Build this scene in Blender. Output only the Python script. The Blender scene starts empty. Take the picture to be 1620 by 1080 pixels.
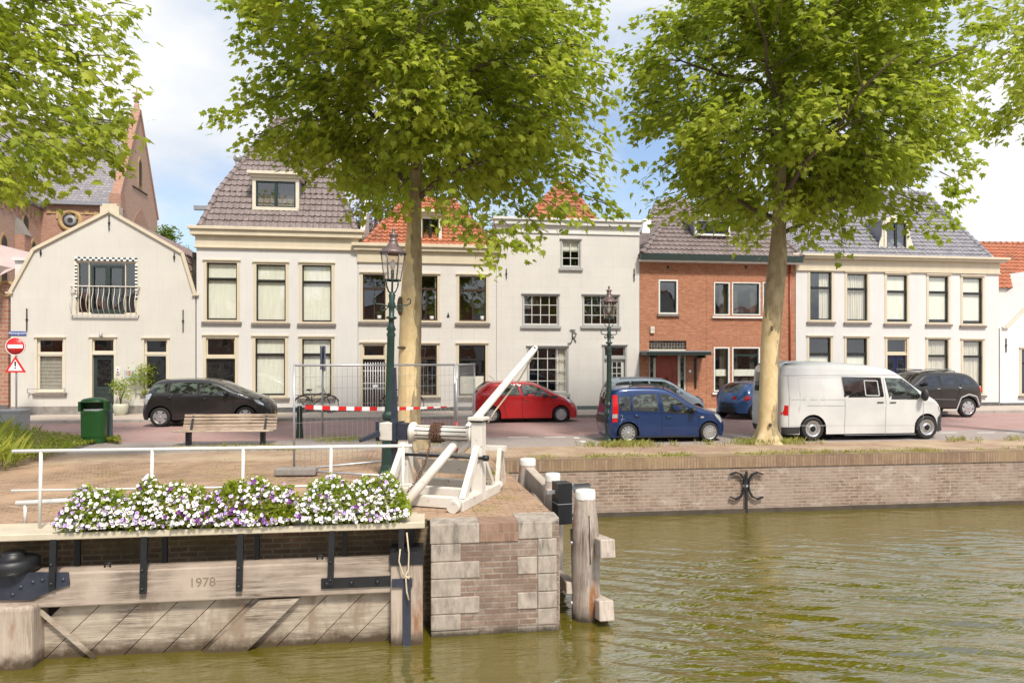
import bpy, bmesh, math, random
from mathutils import Vector, Matrix, noise
R = math.radians
random.seed(7)
SC = bpy.context.scene
# ---------------------------------------------------------------- camera, sky, sun, exposure
H = 2.2
FX = 1080.0
cam_d = bpy.data.cameras.new("camera"); cam = bpy.data.objects.new("camera", cam_d)
SC.collection.objects.link(cam); SC.camera = cam
cam.location = (0, 0, H); cam.rotation_euler = (R(90), 0, 0)
cam_d.sensor_width = 36; cam_d.lens = 24.0; cam_d.shift_y = 31/1620
cam_d.clip_end = 6000; cam_d.clip_start = 0.05

SUN_EL, SUN_AZ = 54.0, 157.0        # azimuth clockwise from +y (north)
world = bpy.data.worlds.new("World"); SC.world = world; world.use_nodes = True
wn = world.node_tree; wn.nodes.clear()
def wnode(t, **kw):
    n = wn.nodes.new(t)
    for k, v in kw.items(): setattr(n, k, v)
    return n
sky = wnode('ShaderNodeTexSky', sky_type='NISHITA'); sky.sun_disc = False
sky.sun_elevation = R(SUN_EL); sky.sun_rotation = R(SUN_AZ)
sky.air_density = 1.0; sky.dust_density = 2.5
bg1 = wnode('ShaderNodeBackground'); bg1.inputs['Strength'].default_value = 0.15
bg2 = wnode('ShaderNodeBackground'); bg2.inputs['Strength'].default_value = 0.72
tc = wnode('ShaderNodeTexCoord'); mp = wnode('ShaderNodeMapping')
mp.inputs['Scale'].default_value = (1, 1, 2.0); mp.inputs['Location'].default_value = (0.35, 0.2, 0.1)
nz = wnode('ShaderNodeTexNoise'); nz.inputs['Scale'].default_value = 2.3; nz.inputs['Detail'].default_value = 7; nz.inputs['Roughness'].default_value = .52
rp = wnode('ShaderNodeValToRGB'); rp.color_ramp.elements[0].position = .39; rp.color_ramp.elements[1].position = .55
nz2 = wnode('ShaderNodeTexNoise'); nz2.inputs['Scale'].default_value = 3.4; nz2.inputs['Detail'].default_value = 5
rp2 = wnode('ShaderNodeValToRGB'); rp2.color_ramp.elements[0].position = .38; rp2.color_ramp.elements[1].position = .60
rp2.color_ramp.elements[0].color = (.70, .77, .87, 1); rp2.color_ramp.elements[1].color = (1.0, .99, .975, 1)
mxs = wnode('ShaderNodeMixShader'); wo = wnode('ShaderNodeOutputWorld')
L = wn.links.new
L(tc.outputs['Generated'], mp.inputs['Vector']); L(mp.outputs[0], nz.inputs['Vector']); L(mp.outputs[0], nz2.inputs['Vector'])
L(nz.outputs['Fac'], rp.inputs['Fac']); L(nz2.outputs['Fac'], rp2.inputs['Fac'])
L(sky.outputs[0], bg1.inputs['Color']); L(rp2.outputs['Color'], bg2.inputs['Color'])
L(rp.outputs['Color'], mxs.inputs['Fac']); L(bg1.outputs[0], mxs.inputs[1]); L(bg2.outputs[0], mxs.inputs[2]); L(mxs.outputs[0], wo.inputs['Surface'])
sd = bpy.data.lights.new("sun", 'SUN'); sun = bpy.data.objects.new("sun", sd); SC.collection.objects.link(sun)
sd.energy = 3.1; sd.angle = R(8); sd.color = (1.0, .925, .81)
sdir = Vector((math.sin(R(SUN_AZ))*math.cos(R(SUN_EL)), math.cos(R(SUN_AZ))*math.cos(R(SUN_EL)), math.sin(R(SUN_EL))))
sun.rotation_euler = (-sdir).to_track_quat('-Z', 'Y').to_euler()
SC.view_settings.view_transform = 'Standard'; SC.view_settings.look = 'None'
SC.view_settings.exposure = 0.58; SC.view_settings.gamma = 1
SC.render.engine = 'CYCLES'; SC.cycles.max_bounces = 8; SC.cycles.transparent_max_bounces = 12

# ---------------------------------------------------------------- geometry of the place
TH = R(7.5); CT, ST = math.cos(TH), math.sin(TH)
def W(a, p, z=0.0):                       # street frame -> world
    return Vector((a*CT - p*ST, a*ST + p*CT, z))
def onp(px, py, p):                       # photo point on the upright plane at distance p -> (a, z)
    k = (px-810)/FX; t = p/(CT - k*ST)
    return t*(k*CT+ST), H - (py-571)/FX*t
def ong(px, py, z=0.0):                   # photo point on level z -> (a, p)
    t = FX*(H-z)/(py-571); X = (px-810)/FX*t
    return X*CT + t*ST, -X*ST + t*CT
def at(px, py, Z):                        # photo point at depth Z -> world
    return Vector(((px-810)/FX*Z, Z, H-(py-571)/FX*Z))

# ---------------------------------------------------------------- mesh builder
class MB:
    def __init__(s): s.v = []; s.f = []; s.m = []; s.sm = []
    def add(s, vs, fs, mi=0, smooth=False):
        o = len(s.v); s.v.extend([tuple(v) for v in vs])
        for f in fs: s.f.append([i+o for i in f]); s.m.append(mi); s.sm.append(smooth)
        return s
    def poly(s, pts, mi=0): return s.add(pts, [list(range(len(pts)))], mi)
    def box(s, x0, x1, y0, y1, z0, z1, mi=0, M=None):
        vs = [Vector(p) for p in ((x0,y0,z0),(x1,y0,z0),(x1,y1,z0),(x0,y1,z0),(x0,y0,z1),(x1,y0,z1),(x1,y1,z1),(x0,y1,z1))]
        if M: vs = [M @ v for v in vs]
        return s.add(vs, [(0,3,2,1),(4,5,6,7),(0,1,5,4),(1,2,6,5),(2,3,7,6),(3,0,4,7)], mi)
    def bar(s, a, b, w, h, mi=0, up=(0,0,1), w2=None, h2=None):   # box beam a->b
        a = Vector(a); b = Vector(b); d = (b-a).normalized(); up = Vector(up)
        if abs(d.dot(up)) > .98: up = Vector((0,1,0))
        x = d.cross(up).normalized(); y = x.cross(d)
        w2 = w2 or w; h2 = h2 or h; vs = []
        for c, ww, hh in ((a, w, h), (b, w2, h2)):
            for sx, sy in ((-1,-1),(1,-1),(1,1),(-1,1)): vs.append(c + x*sx*ww/2 + y*sy*hh/2)
        return s.add(vs, [(3,2,1,0),(4,5,6,7),(0,1,5,4),(1,2,6,5),(2,3,7,6),(3,0,4,7)], mi)
    def tube(s, pts, r, n=8, mi=0, caps=True):
        pts = [Vector(p) for p in pts]; rs = r if isinstance(r, (list, tuple)) else [r]*len(pts)
        d0 = (pts[1]-pts[0]).normalized(); u = d0.cross(Vector((0,0,1)))
        if u.length < .05: u = d0.cross(Vector((0,1,0)))
        u.normalize(); vs = []
        for i, p in enumerate(pts):
            if i == 0: d = d0
            elif i == len(pts)-1: d = (pts[i]-pts[i-1]).normalized()
            else: d = (pts[i+1]-pts[i-1]).normalized()
            u = (u - d*u.dot(d)).normalized(); w = d.cross(u)
            for k in range(n):
                t = 2*math.pi*k/n; vs.append(p + (u*math.cos(t)+w*math.sin(t))*rs[i])
        fs = [(i*n+k, i*n+(k+1)%n, (i+1)*n+(k+1)%n, (i+1)*n+k) for i in range(len(pts)-1) for k in range(n)]
        s.add(vs, fs, mi, True)
        if caps:
            o = len(s.v)-len(vs)
            s.f.append([o+k for k in range(n)][::-1]); s.m.append(mi); s.sm.append(False)
            s.f.append([o+(len(pts)-1)*n+k for k in range(n)]); s.m.append(mi); s.sm.append(False)
        return s
    def lathe(s, prof, c=(0,0,0), n=16, mi=0, M=None, smooth=True):      # prof: (r, z)
        c = Vector(c); vs = []
        for r, z in prof:
            for k in range(n):
                t = 2*math.pi*k/n; v = Vector((r*math.cos(t), r*math.sin(t), z))
                vs.append((M @ v if M else v) + c)
        fs = [(i*n+k, i*n+(k+1)%n, (i+1)*n+(k+1)%n, (i+1)*n+k) for i in range(len(prof)-1) for k in range(n)]
        return s.add(vs, fs, mi, smooth)
    def prism(s, pts, d, mi=0, mside=None):      # pts 3d polygon, extruded by vector d
        pts = [Vector(p) for p in pts]; d = Vector(d); n = len(pts)
        vs = pts + [p+d for p in pts]
        s.add(vs, [list(range(n)), [n+i for i in range(n)][::-1]], mi)
        o = len(s.v)-2*n
        for i in range(n):
            j = (i+1) % n; s.f.append([o+j, o+i, o+n+i, o+n+j]); s.m.append(mi if mside is None else mside); s.sm.append(False)
        return s
    def ball(s, c, r, n=10, m=7, mi=0, sc=(1,1,1)):
        prof = [(max(1e-4, math.sin(math.pi*i/m))*r, -math.cos(math.pi*i/m)*r) for i in range(m+1)]
        return s.lathe(prof, c, n, mi, Matrix.Diagonal(Vector(sc)))
    def build(s, name, mats, parent=None, loc=None, rotz=None, fix=True):
        me = bpy.data.meshes.new(name); me.from_pydata(s.v, [], s.f)
        if not isinstance(mats, (list, tuple)): mats = [mats]
        for m in mats: me.materials.append(m)
        me.polygons.foreach_set('material_index', s.m); me.polygons.foreach_set('use_smooth', s.sm)
        if fix:
            bm = bmesh.new(); bm.from_mesh(me); bmesh.ops.recalc_face_normals(bm, faces=bm.faces); bm.to_mesh(me); bm.free()
        me.update()
        o = bpy.data.objects.new(name, me); SC.collection.objects.link(o)
        if parent: o.parent = parent
        if loc is not None: o.location = loc
        if rotz is not None: o.rotation_euler = (0, 0, rotz)
        return o
def tag(o, label=None, cat=None, group=None, kind=None):
    if label: o['label'] = label
    if cat: o['category'] = cat
    if group: o['group'] = group
    if kind: o['kind'] = kind
    return o
def empty(name, loc=(0,0,0), rotz=0.0, label=None, cat=None, group=None):
    o = bpy.data.objects.new(name, None); SC.collection.objects.link(o); o.empty_display_size = .2
    o.location = loc; o.rotation_euler = (0, 0, rotz); tag(o, label, cat, group); return o
def copy_tree(o, parent=None):
    c = o.copy(); SC.collection.objects.link(c); c.parent = parent
    for ch in [x for x in SC.objects if x.parent == o]: copy_tree(ch, c)
    return c
def text_mesh(txt, size, name, mat, parent, M, ext=.004, align='CENTER'):
    cu = bpy.data.curves.new(name, 'FONT'); cu.body = txt; cu.size = size; cu.extrude = ext
    cu.align_x = align; cu.align_y = 'CENTER'
    t = bpy.data.objects.new(name, cu); SC.collection.objects.link(t)
    dg = bpy.context.evaluated_depsgraph_get(); me = bpy.data.meshes.new_from_object(t.evaluated_get(dg))
    bpy.data.objects.remove(t); me.materials.clear(); me.materials.append(mat)
    me.transform(M); me.name = name
    o = bpy.data.objects.new(name, me); SC.collection.objects.link(o); o.parent = parent; return o
FACE = Matrix.Rotation(R(90), 4, 'X')     # text upright, facing -y

# ---------------------------------------------------------------- materials
class Mat:
    def __init__(s, name):
        s.m = bpy.data.materials.new(name); s.m.use_nodes = True; s.t = s.m.node_tree
        s.b = s.t.nodes['Principled BSDF']; s.out = s.t.nodes['Material Output']
    def n(s, t, ins={}, **kw):
        x = s.t.nodes.new(t)
        for k, v in kw.items(): setattr(x, k, v)
        for k, v in ins.items():
            if hasattr(v, 'links') or isinstance(v, bpy.types.NodeSocket): s.t.links.new(v, x.inputs[k])
            else: x.inputs[k].default_value = v
        return x
    def l(s, a, b): s.t.links.new(a, b)
    def mix(s, f, a, b, blend='MIX'):
        x = s.t.nodes.new('ShaderNodeMix'); x.data_type = 'RGBA'; x.blend_type = blend
        for i, v in ((0, f), (6, a), (7, b)):
            if isinstance(v, bpy.types.NodeSocket): s.l(v, x.inputs[i])
            elif i == 0: x.inputs[0].default_value = v
            else: x.inputs[i].default_value = (*v, 1) if len(v) == 3 else v
        return x.outputs[2]
    def ramp(s, f, p0, p1, c0=(0,0,0), c1=(1,1,1)):
        x = s.n('ShaderNodeValToRGB', {'Fac': f}); e = x.color_ramp.elements
        e[0].position = p0; e[1].position = p1; e[0].color = (*c0, 1); e[1].color = (*c1, 1); return x.outputs['Color']
    def obj(s): return s.n('ShaderNodeTexCoord').outputs['Object']
    def noise(s, vec, scale, detail=4, rough=.55, sc=None):
        if sc: vec = s.n('ShaderNodeMapping', {'Vector': vec, 'Scale': sc}).outputs[0]
        return s.n('ShaderNodeTexNoise', {'Vector': vec, 'Scale': scale, 'Detail': detail, 'Roughness': rough}).outputs['Fac']
    def bump(s, h, dist=.01, strength=.5):
        x = s.n('ShaderNodeBump', {'Height': h, 'Distance': dist, 'Strength': strength}); s.l(x.outputs[0], s.b.inputs['Normal']); return x
    def set(s, col=None, rough=None, metal=None, **kw):
        if col is not None:
            if isinstance(col, bpy.types.NodeSocket): s.l(col, s.b.inputs['Base Color'])
            else: s.b.inputs['Base Color'].default_value = (*col, 1)
        if rough is not None:
            if isinstance(rough, bpy.types.NodeSocket): s.l(rough, s.b.inputs['Roughness'])
            else: s.b.inputs['Roughness'].default_value = rough
        if metal is not None: s.b.inputs['Metallic'].default_value = metal
        for k, v in kw.items(): s.b.inputs[k].default_value = v
        return s
def scl(c, f): return tuple(min(1, x*f) for x in c)

def paint(name, col, rough=.5, var=.12, scale=6, metal=0, streak=False, bump=.002):
    m = Mat(name); v = m.obj()
    n1 = m.noise(v, scale, 6, .6, (1, 1, .25) if streak else None)
    c = m.mix(m.ramp(n1, .3, .7), scl(col, 1-var), scl(col, 1+var*.6))
    m.set(c, rough, metal)
    if bump: m.bump(m.noise(v, scale*6, 3), bump, .5)
    return m.m
def wallvec(m, sc=(1,1,1)):
    o = m.obj(); sp = m.n('ShaderNodeSeparateXYZ', {0: o})
    ad = m.n('ShaderNodeMath', {0: sp.outputs[0], 1: sp.outputs[1]}, operation='ADD')
    return o, m.n('ShaderNodeCombineXYZ', {0: ad.outputs[0], 1: sp.outputs[2], 2: 0.0}).outputs[0]
def brick(name, c1, c2, mortar, w=.22, h=.065, ms=.010, stain=None, horizontal=False, var=.35, rough=.9, soldier=False, offset=.5, stainlow=None, ss=.7):
    m = Mat(name)
    if horizontal: v = m.obj(); o = v
    else: o, v = wallvec(m)
    wob = m.n('ShaderNodeTexNoise', {'Vector': o, 'Scale': 5.0, 'Detail': 3.0})
    vv = m.n('ShaderNodeVectorMath', {0: wob.outputs['Color'], 3: .012}, operation='SCALE')
    v = m.n('ShaderNodeVectorMath', {0: v, 1: vv.outputs[0]}, operation='ADD').outputs[0]
    b = m.n('ShaderNodeTexBrick', {'Vector': v, 'Scale': 1.0, 'Color1': (*c1, 1), 'Color2': (*c2, 1), 'Mortar': (*mortar, 1),
            'Mortar Size': ms, 'Mortar Smooth': .3, 'Brick Width': w, 'Row Height': h}, offset=offset)
    n1 = m.noise(o, ss, 6, .65); n2 = m.noise(o, 9, 4, .6)
    c = m.mix(m.ramp(n2, .35, .75), b.outputs['Color'], scl(c1, 1-var), 'MIX')
    c = m.mix(.45, b.outputs['Color'], c)
    if stain:
        c = m.mix(m.ramp(n1, .42, .66), c, stain, 'MIX') if len(stain) == 3 else c
    if stainlow:                     # (z0, z1, colour): wet tide band
        z0, z1, sc_ = stainlow
        sp = m.n('ShaderNodeSeparateXYZ', {0: o}); nn = m.noise(o, 3, 4)
        zz = m.n('ShaderNodeMath', {0: nn, 1: .22, 2: sp.outputs[2]}, operation='MULTIPLY_ADD').outputs[0]
        mr = m.n('ShaderNodeMapRange', {'Value': zz, 'From Min': z0+.1, 'From Max': z1+.1, 'To Min': 1.0, 'To Max': 0.0}).outputs[0]
        c = m.mix(mr, c, sc_)
    if ss > 1.0:
        n5 = m.noise(o, 1.7, 7, .7, (1, 1, 1.6)); c = m.mix(m.ramp(n5, .56, .70, (0,0,0), (.6,.6,.6)), c, (.50,.45,.38)); n6 = m.noise(o, .8, 6, .7, (1.5, 1.5, .5)); c = m.mix(m.ramp(n6, .56, .72, (0,0,0), (.6,.6,.6)), c, (.10,.08,.06))
    m.set(c, rough)
    ht = m.n('ShaderNodeMath', {0: b.outputs['Fac'], 1: -1.0, 2: n2}, operation='MULTIPLY_ADD').outputs[0]
    m.bump(ht, .006, .6)
    return m.m
def plaster(name, col, bw=.95, bh=.42, joint=.88, dirt=.10):
    m = Mat(name); o, v = wallvec(m)
    b = m.n('ShaderNodeTexBrick', {'Vector': v, 'Scale': 1.0, 'Color1': (1,1,1,1), 'Color2': (.965,.965,.97,1), 'Mortar': (joint,joint,joint,1),
            'Mortar Size': .012, 'Mortar Smooth': .6, 'Brick Width': bw, 'Row Height': bh})
    n1 = m.noise(o, .8, 7, .62, (1, 1, .45)); n2 = m.noise(o, 5, 4)
    c = m.mix(m.ramp(n1, .35, .75), col, scl(col, 1-dirt))
    n3 = m.noise(o, 2.0, 5, .65, (5, 5, .35)); n4 = m.noise(o, .45, 3)
    c = m.mix(m.ramp(n3, .52, .76, (0,0,0), (.38,.38,.38)), c, scl(col, .74)); c = m.mix(m.ramp(n4, .52, .6, (0,0,0), (.3,.3,.3)), c, scl(col, 1.06))
    c = m.mix(.8, c, b.outputs['Color'], 'MULTIPLY')
    m.set(c, .8); m.bump(n2, .004, .4); return m.m
def wood(name, c1, c2, axis='x', rough=.85, wet=None, scale=1.0, streak=None, st=(.54,.66)):
    m = Mat(name); o = m.obj()
    s_ = {'x': (.35, 6, 6), 'z': (6, 6, .35), 'y': (6, .35, 6)}[axis]
    n1 = m.noise(o, 3*scale, 8, .68, s_); n2 = m.noise(o, 1.3, 4, .6)
    n3 = m.noise(o, 14*scale, 3, .6, tuple(x*.6 for x in s_))
    c = m.mix(m.ramp(n1, .38, .62), c1, c2); c = m.mix(m.ramp(n3, .50, .62, (0,0,0), (.8,.8,.8)), c, scl(c1, .6))
    c = m.mix(m.ramp(n2, .35, .7), c, scl(c2, 1.12))
    if streak: c = m.mix(m.ramp(m.noise(o, 2.2, 5, .6, (1.5,1.5,.5)), st[0], st[1]), c, streak)
    if wet:
        z0, z1, wc = wet; sp = m.n('ShaderNodeSeparateXYZ', {0: o}); nn = m.noise(o, 6, 5, .7)
        zz = m.n('ShaderNodeMath', {0: nn, 1: .3, 2: sp.outputs[2]}, operation='MULTIPLY_ADD').outputs[0]
        c = m.mix(m.n('ShaderNodeMapRange', {'Value': zz, 'From Min': z0+.12, 'From Max': z1+.17, 'To Min': 1.0, 'To Max': 0.0}).outputs[0], c, wc)
    m.set(c, rough); m.bump(n1, .008, .5); return m.m
def glass_mat(name, tint=(.95,.97,.95), refl=.14):
    m = Mat(name); m.t.nodes.remove(m.b)
    tr = m.n('ShaderNodeBsdfTransparent', {'Color': (*tint, 1)}); gl = m.n('ShaderNodeBsdfGlossy', {'Color': (.95,.97,1,1), 'Roughness': .02})
    fr = m.n('ShaderNodeLayerWeight', {'Blend': .5}); pw = m.n('ShaderNodeMath', {0: fr.outputs['Facing'], 1: 4.0}, operation='POWER'); ad = m.n('ShaderNodeMath', {0: pw.outputs[0], 1: .7, 2: refl}, operation='MULTIPLY_ADD', use_clamp=True)
    n = m.noise(m.obj(), .8, 2); bp = m.n('ShaderNodeBump', {'Height': n, 'Distance': .03, 'Strength': .25})
    m.l(bp.outputs[0], gl.inputs['Normal'])
    mx = m.n('ShaderNodeMixShader', {0: ad.outputs[0], 1: tr.outputs[0], 2: gl.outputs[0]}); m.l(mx.outputs[0], m.out.inputs['Surface']); return m.m
def tiles(name, c1, c2, moss=None):
    m = Mat(name); o = m.obj(); n1 = m.noise(o, 7, 4, .7); n2 = m.noise(o, .9, 5, .6)
    vo = m.n('ShaderNodeTexVoronoi', {'Vector': o, 'Scale': 3.6})
    c = m.mix(m.ramp(n1, .3, .7), c1, c2); c = m.mix(.28, c, m.mix(vo.outputs['Color'], scl(c1, .6), scl(c2, 1.25)))
    if moss: c = m.mix(m.ramp(n2, .5, .7, (0,0,0), (.7,.7,.7)), c, moss)
    m.set(c, .55); m.bump(n1, .004, .4); return m.m
def carpaint(name, col, metal=.25):
    m = Mat(name); o = m.obj(); n = m.noise(o, 1.2, 4)
    m.set(m.mix(m.ramp(n, .3, .7), scl(col, .88), scl(col, 1.08)), .28, metal)
    m.b.inputs['Coat Weight'].default_value = .9; m.b.inputs['Coat Roughness'].default_value = .04; return m.m

M = {}
M['plaster_cream'] = plaster('cream_plaster', (.60,.58,.53), 1.1, .42, .93, .08)
M['plaster_white'] = plaster('white_plaster', (.63,.62,.60), 3.0, 9.0, .99, .07)
M['plaster_ashlar'] = plaster('white_ashlar_plaster', (.63,.61,.575), .98, .45, .88, .08)
M['plaster_cool'] = plaster('cool_white_plaster', (.64,.635,.625), 3.5, 9.0, .99, .06)
M['cream'] = paint('cream_paint', (.60,.53,.40), .5, .08, 3, streak=True)
M['cream_light'] = paint('light_cream_paint', (.64,.59,.48), .5, .06, 3)
M['white'] = paint('white_paint', (.70,.69,.66), .45, .06, 4)
m_ = Mat('worn_white_paint'); o_ = m_.obj(); n_ = m_.noise(o_, 7, 7, .68); n2_ = m_.noise(o_, 2.0, 4, .6)
c_ = m_.mix(m_.ramp(n2_, .35, .7), (.70,.67,.61), (.58,.54,.47)); c_ = m_.mix(m_.ramp(n_, .60, .66, (0,0,0), (.8,.8,.8)), c_, (.34,.28,.21)); m_.set(c_, .6); m_.bump(n_, .004, .5); M['white_worn'] = m_.m
M['greytrim'] = paint('grey_painted_stone', (.36,.36,.35), .6, .12, 5)
M['sill'] = paint('stone_sill', (.20,.17,.15), .8, .2, 8)
M['black_sash'] = paint('black_sash_paint', (.022,.02,.018), .35, .3, 8)
M['brown_sash'] = paint('dark_brown_sash_paint', (.05,.03,.02), .4, .3, 8)
M['green_sash'] = paint('dark_green_sash_paint', (.015,.035,.03), .35, .3, 8)
M['grey_sash'] = paint('pale_grey_sash_paint', (.55,.55,.52), .45, .08, 8)
M['plinth'] = paint('dark_plinth', (.11,.11,.11), .85, .3, 4)
M['plinth_grey'] = paint('weathered_plinth', (.26,.24,.22), .85, .35, 3)
M['glass'] = glass_mat('window_glass')
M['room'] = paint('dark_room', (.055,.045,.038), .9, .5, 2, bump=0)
m_ = Mat('curtain_cloth'); m_.set(m_.mix(m_.ramp(m_.noise(m_.obj(), 3, 4, .6, (4,4,.4)), .3, .7), (.74,.73,.64), (.86,.85,.78)), .9); M['curtain'] = m_.m
m_ = Mat('drape_cloth'); m_.set(m_.mix(m_.ramp(m_.noise(m_.obj(), 3, 4, .6, (6,6,.3)), .3, .7), (.56,.52,.45), (.80,.76,.68)), .9); M['drape'] = m_.m
M['tile_brown'] = tiles('brown_pantiles', (.15,.105,.10), (.27,.20,.19))
M['tile_orange'] = tiles('orange_pantiles', (.32,.10,.05), (.45,.17,.085), (.22,.10,.06))
M['tile_grey'] = tiles('blue_grey_pantiles', (.17,.17,.19), (.31,.30,.33))
M['tile_taupe'] = tiles('taupe_pantiles', (.14,.11,.105), (.25,.205,.195))
M['slate'] = brick('church_slate', (.22,.21,.23), (.32,.30,.31), (.12,.12,.13), .5, .3, .03)
M['brick_red'] = brick('red_facing_brick', (.36,.125,.06), (.52,.215,.115), (.34,.24,.17), .22, .0667, .010)
M['brick_soldier'] = brick('red_soldier_brick', (.40,.14,.07), (.48,.19,.10), (.32,.22,.16), .0667, .23, .011, offset=0)
M['brick_church'] = brick('church_brick', (.33,.14,.09), (.43,.22,.15), (.38,.29,.23), .45, .16, .03)
M['brick_church_pale'] = brick('pale_church_brick', (.40,.225,.165), (.47,.29,.22), (.44,.33,.26), .45, .16, .03)
M['sand'] = paint('sandstone', (.42,.28,.13), .8, .2, 1)
M['quay'] = brick('quay_brick', (.19,.12,.085), (.33,.225,.17), (.35,.30,.24), .24, .075, .013, (.31,.245,.20), stainlow=(-1.29,-1.20,(.035,.03,.02)), var=.75, ss=1.1)
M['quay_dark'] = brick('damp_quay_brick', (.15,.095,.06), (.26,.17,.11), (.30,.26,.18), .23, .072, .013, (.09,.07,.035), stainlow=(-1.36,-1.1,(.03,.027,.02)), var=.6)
M['quay_pale'] = brick('worn_pier_brick', (.20,.13,.095), (.32,.235,.18), (.33,.29,.24), .23, .075, .012, (.17,.115,.09), stainlow=(-1.30,-1.17,(.04,.032,.02)), var=.75, ss=2.4)
M['coping'] = brick('coping_soldier_brick', (.19,.115,.075), (.32,.21,.145), (.16,.12,.08), .072, .4, .012, (.30,.22,.12), offset=0)
M['coping_red'] = brick('red_coping_brick', (.22,.13,.09), (.33,.205,.15), (.28,.2,.15), .072, .6, .010, offset=0)
m_ = Mat('pier_stone'); o_ = m_.obj(); n_ = m_.noise(o_, 5, 8, .7, (1.6,1.6,.7)); n2_ = m_.noise(o_, 2.6, 6, .65, (2.2,2.2,.6))
c_ = m_.mix(m_.ramp(n_, .38, .64), (.40,.35,.295), (.24,.205,.17)); c_ = m_.mix(m_.ramp(n2_, .53, .70), c_, (.115,.10,.085)); sp_ = m_.n('ShaderNodeSeparateXYZ', {0: o_}); zz_ = m_.n('ShaderNodeMath', {0: n_, 1: .2, 2: sp_.outputs[2]}, operation='MULTIPLY_ADD').outputs[0]; c_ = m_.mix(m_.n('ShaderNodeMapRange', {'Value': zz_, 'From Min': -1.19, 'From Max': -1.09, 'To Min': 1.0, 'To Max': 0.0}).outputs[0], c_, (.05,.04,.025)); m_.set(c_, .85); m_.bump(n_, .01, .5); M['stone'] = m_.m
M['road'] = brick('purple_brick_road', (.34,.195,.175), (.43,.27,.24), (.27,.20,.18), .21, .07, .008, (.36,.245,.225), horizontal=True, var=.25)
M['strip'] = brick('grey_parking_bricks', (.29,.245,.23), (.36,.31,.285), (.25,.21,.19), .21, .07, .006, (.31,.27,.25), horizontal=True, var=.25)
M['pave'] = brick('beige_clinker_pavement', (.33,.205,.145), (.51,.365,.28), (.19,.13,.08), .21, .075, .018, (.42,.33,.22), horizontal=True, var=.3)
M['lockpave'] = brick('brown_clinker_pavement', (.27,.16,.105), (.50,.34,.25), (.17,.12,.06), .21, .08, .020, (.41,.275,.18), horizontal=True, var=.4)
M['sidewalk'] = brick('sidewalk_slabs', (.40,.34,.29), (.46,.39,.33), (.32,.27,.23), .3, .3, .006, horizontal=True, var=.15)
M['kerb'] = paint('kerb_stone', (.36,.33,.30), .8, .25, 3)
M['earth'] = paint('earth', (.22,.2,.14), .95, .3, .2)
M['mark'] = paint('road_marking', (.68,.66,.62), .7, .15, 5)
M['wood'] = wood('weathered_timber', (.13,.095,.07), (.37,.305,.25), 'x')
M['wood_y'] = wood('weathered_timber_end', (.36,.29,.24), (.54,.46,.39), 'y')
M['plank'] = wood('gate_planks', (.12,.09,.065), (.40,.34,.27), 'x', wet=(-1.24,-1.13,(.06,.04,.02)), streak=(.24,.18,.13))
M['post'] = wood('mooring_post_timber', (.16,.12,.095), (.41,.355,.305), 'z', wet=(.05,.20,(.04,.03,.02)), streak=(.25,.10,.035), st=(.52,.64))
M['post_gate'] = wood('gate_post_timber', (.21,.16,.12), (.40,.33,.27), 'z', wet=(-1.24,-1.13,(.06,.04,.02)), streak=(.24,.12,.06))
M['wood_post'] = wood('grey_post_timber', (.26,.215,.18), (.45,.39,.335), 'z')
M['bench'] = wood('bench_slats', (.30,.22,.16), (.52,.42,.33), 'x')
M['walk'] = paint('walkway_board', (.52,.46,.35), .7, .14, 4)
M['iron'] = paint('black_iron', (.012,.013,.016), .45, .3, 12, bump=.003)
M['iron_blue'] = paint('blue_black_iron', (.03,.035,.055), .42, .35, 8, bump=.003)
M['rust'] = paint('rusty_chain', (.13,.065,.04), .8, .4, 30)
M['lampgreen'] = paint('lamp_green_iron', (.015,.042,.032), .42, .25, 8)
M['lampgreen_dark'] = paint('dark_green_iron', (.02,.04,.032), .42, .25, 8)
M['copper'] = paint('lantern_copper', (.19,.14,.14), .45, .2, 9, .5)
M['lampglass'] = glass_mat('lantern_glass', (.93,.90,.86), .12)
M['galv'] = paint('galvanised_steel', (.42,.43,.45), .4, .12, 12, .6, bump=0)
M['binGreen'] = paint('bin_green_plastic', (.02,.10,.022), .35, .15, 3)
M['bingrey'] = paint('grey_green_metal', (.09,.13,.13), .5, .15, 4)
M['cab'] = paint('cabinet_grey', (.45,.46,.47), .6, .1, 4)
M['redp'] = paint('red_sign_paint', (.62,.02,.02), .4, .06, 5, bump=0)
M['bluep'] = paint('blue_enamel', (.03,.08,.32), .3, .08, 5, bump=0)
M['whitep'] = paint('white_enamel', (.82,.82,.82), .35, .03, 5, bump=0)
M['blackp'] = paint('black_enamel', (.01,.01,.01), .35, .03, 5, bump=0)
M['wetbrick'] = paint('wet_footing', (.06,.045,.03), .7, .4, 3)
M['concrete'] = paint('concrete', (.24,.22,.20), .9, .2, 8)
M['lead'] = paint('lead_flashing', (.25,.26,.29), .5, .15, 5)
M['navy'] = paint('navy_door_paint', (.015,.02,.09), .35, .2, 5)
M['doorgreen'] = paint('door_green_black', (.03,.045,.042), .35, .2, 5)
M['doorred'] = wood('red_brown_door', (.20,.03,.015), (.30,.06,.03), 'z', .35)
M['gutter'] = paint('dark_green_gutter', (.018,.032,.028), .4, .2, 5)
M['terra'] = paint('stone_pot', (.50,.50,.40), .8, .12, 8)
M['rope'] = paint('pale_rope', (.55,.46,.33), .9, .2, 40)
M['tyre'] = paint('tyre_rubber', (.018,.017,.017), .75, .3, 20)
M['alloy'] = paint('alloy_rim', (.55,.55,.56), .3, .08, 10, .7, bump=0)
M['darkplastic'] = paint('dark_plastic', (.03,.03,.032), .55, .15, 10)
M['under'] = paint('underbody', (.008,.008,.008), .9, .2, 4, bump=0)
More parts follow.
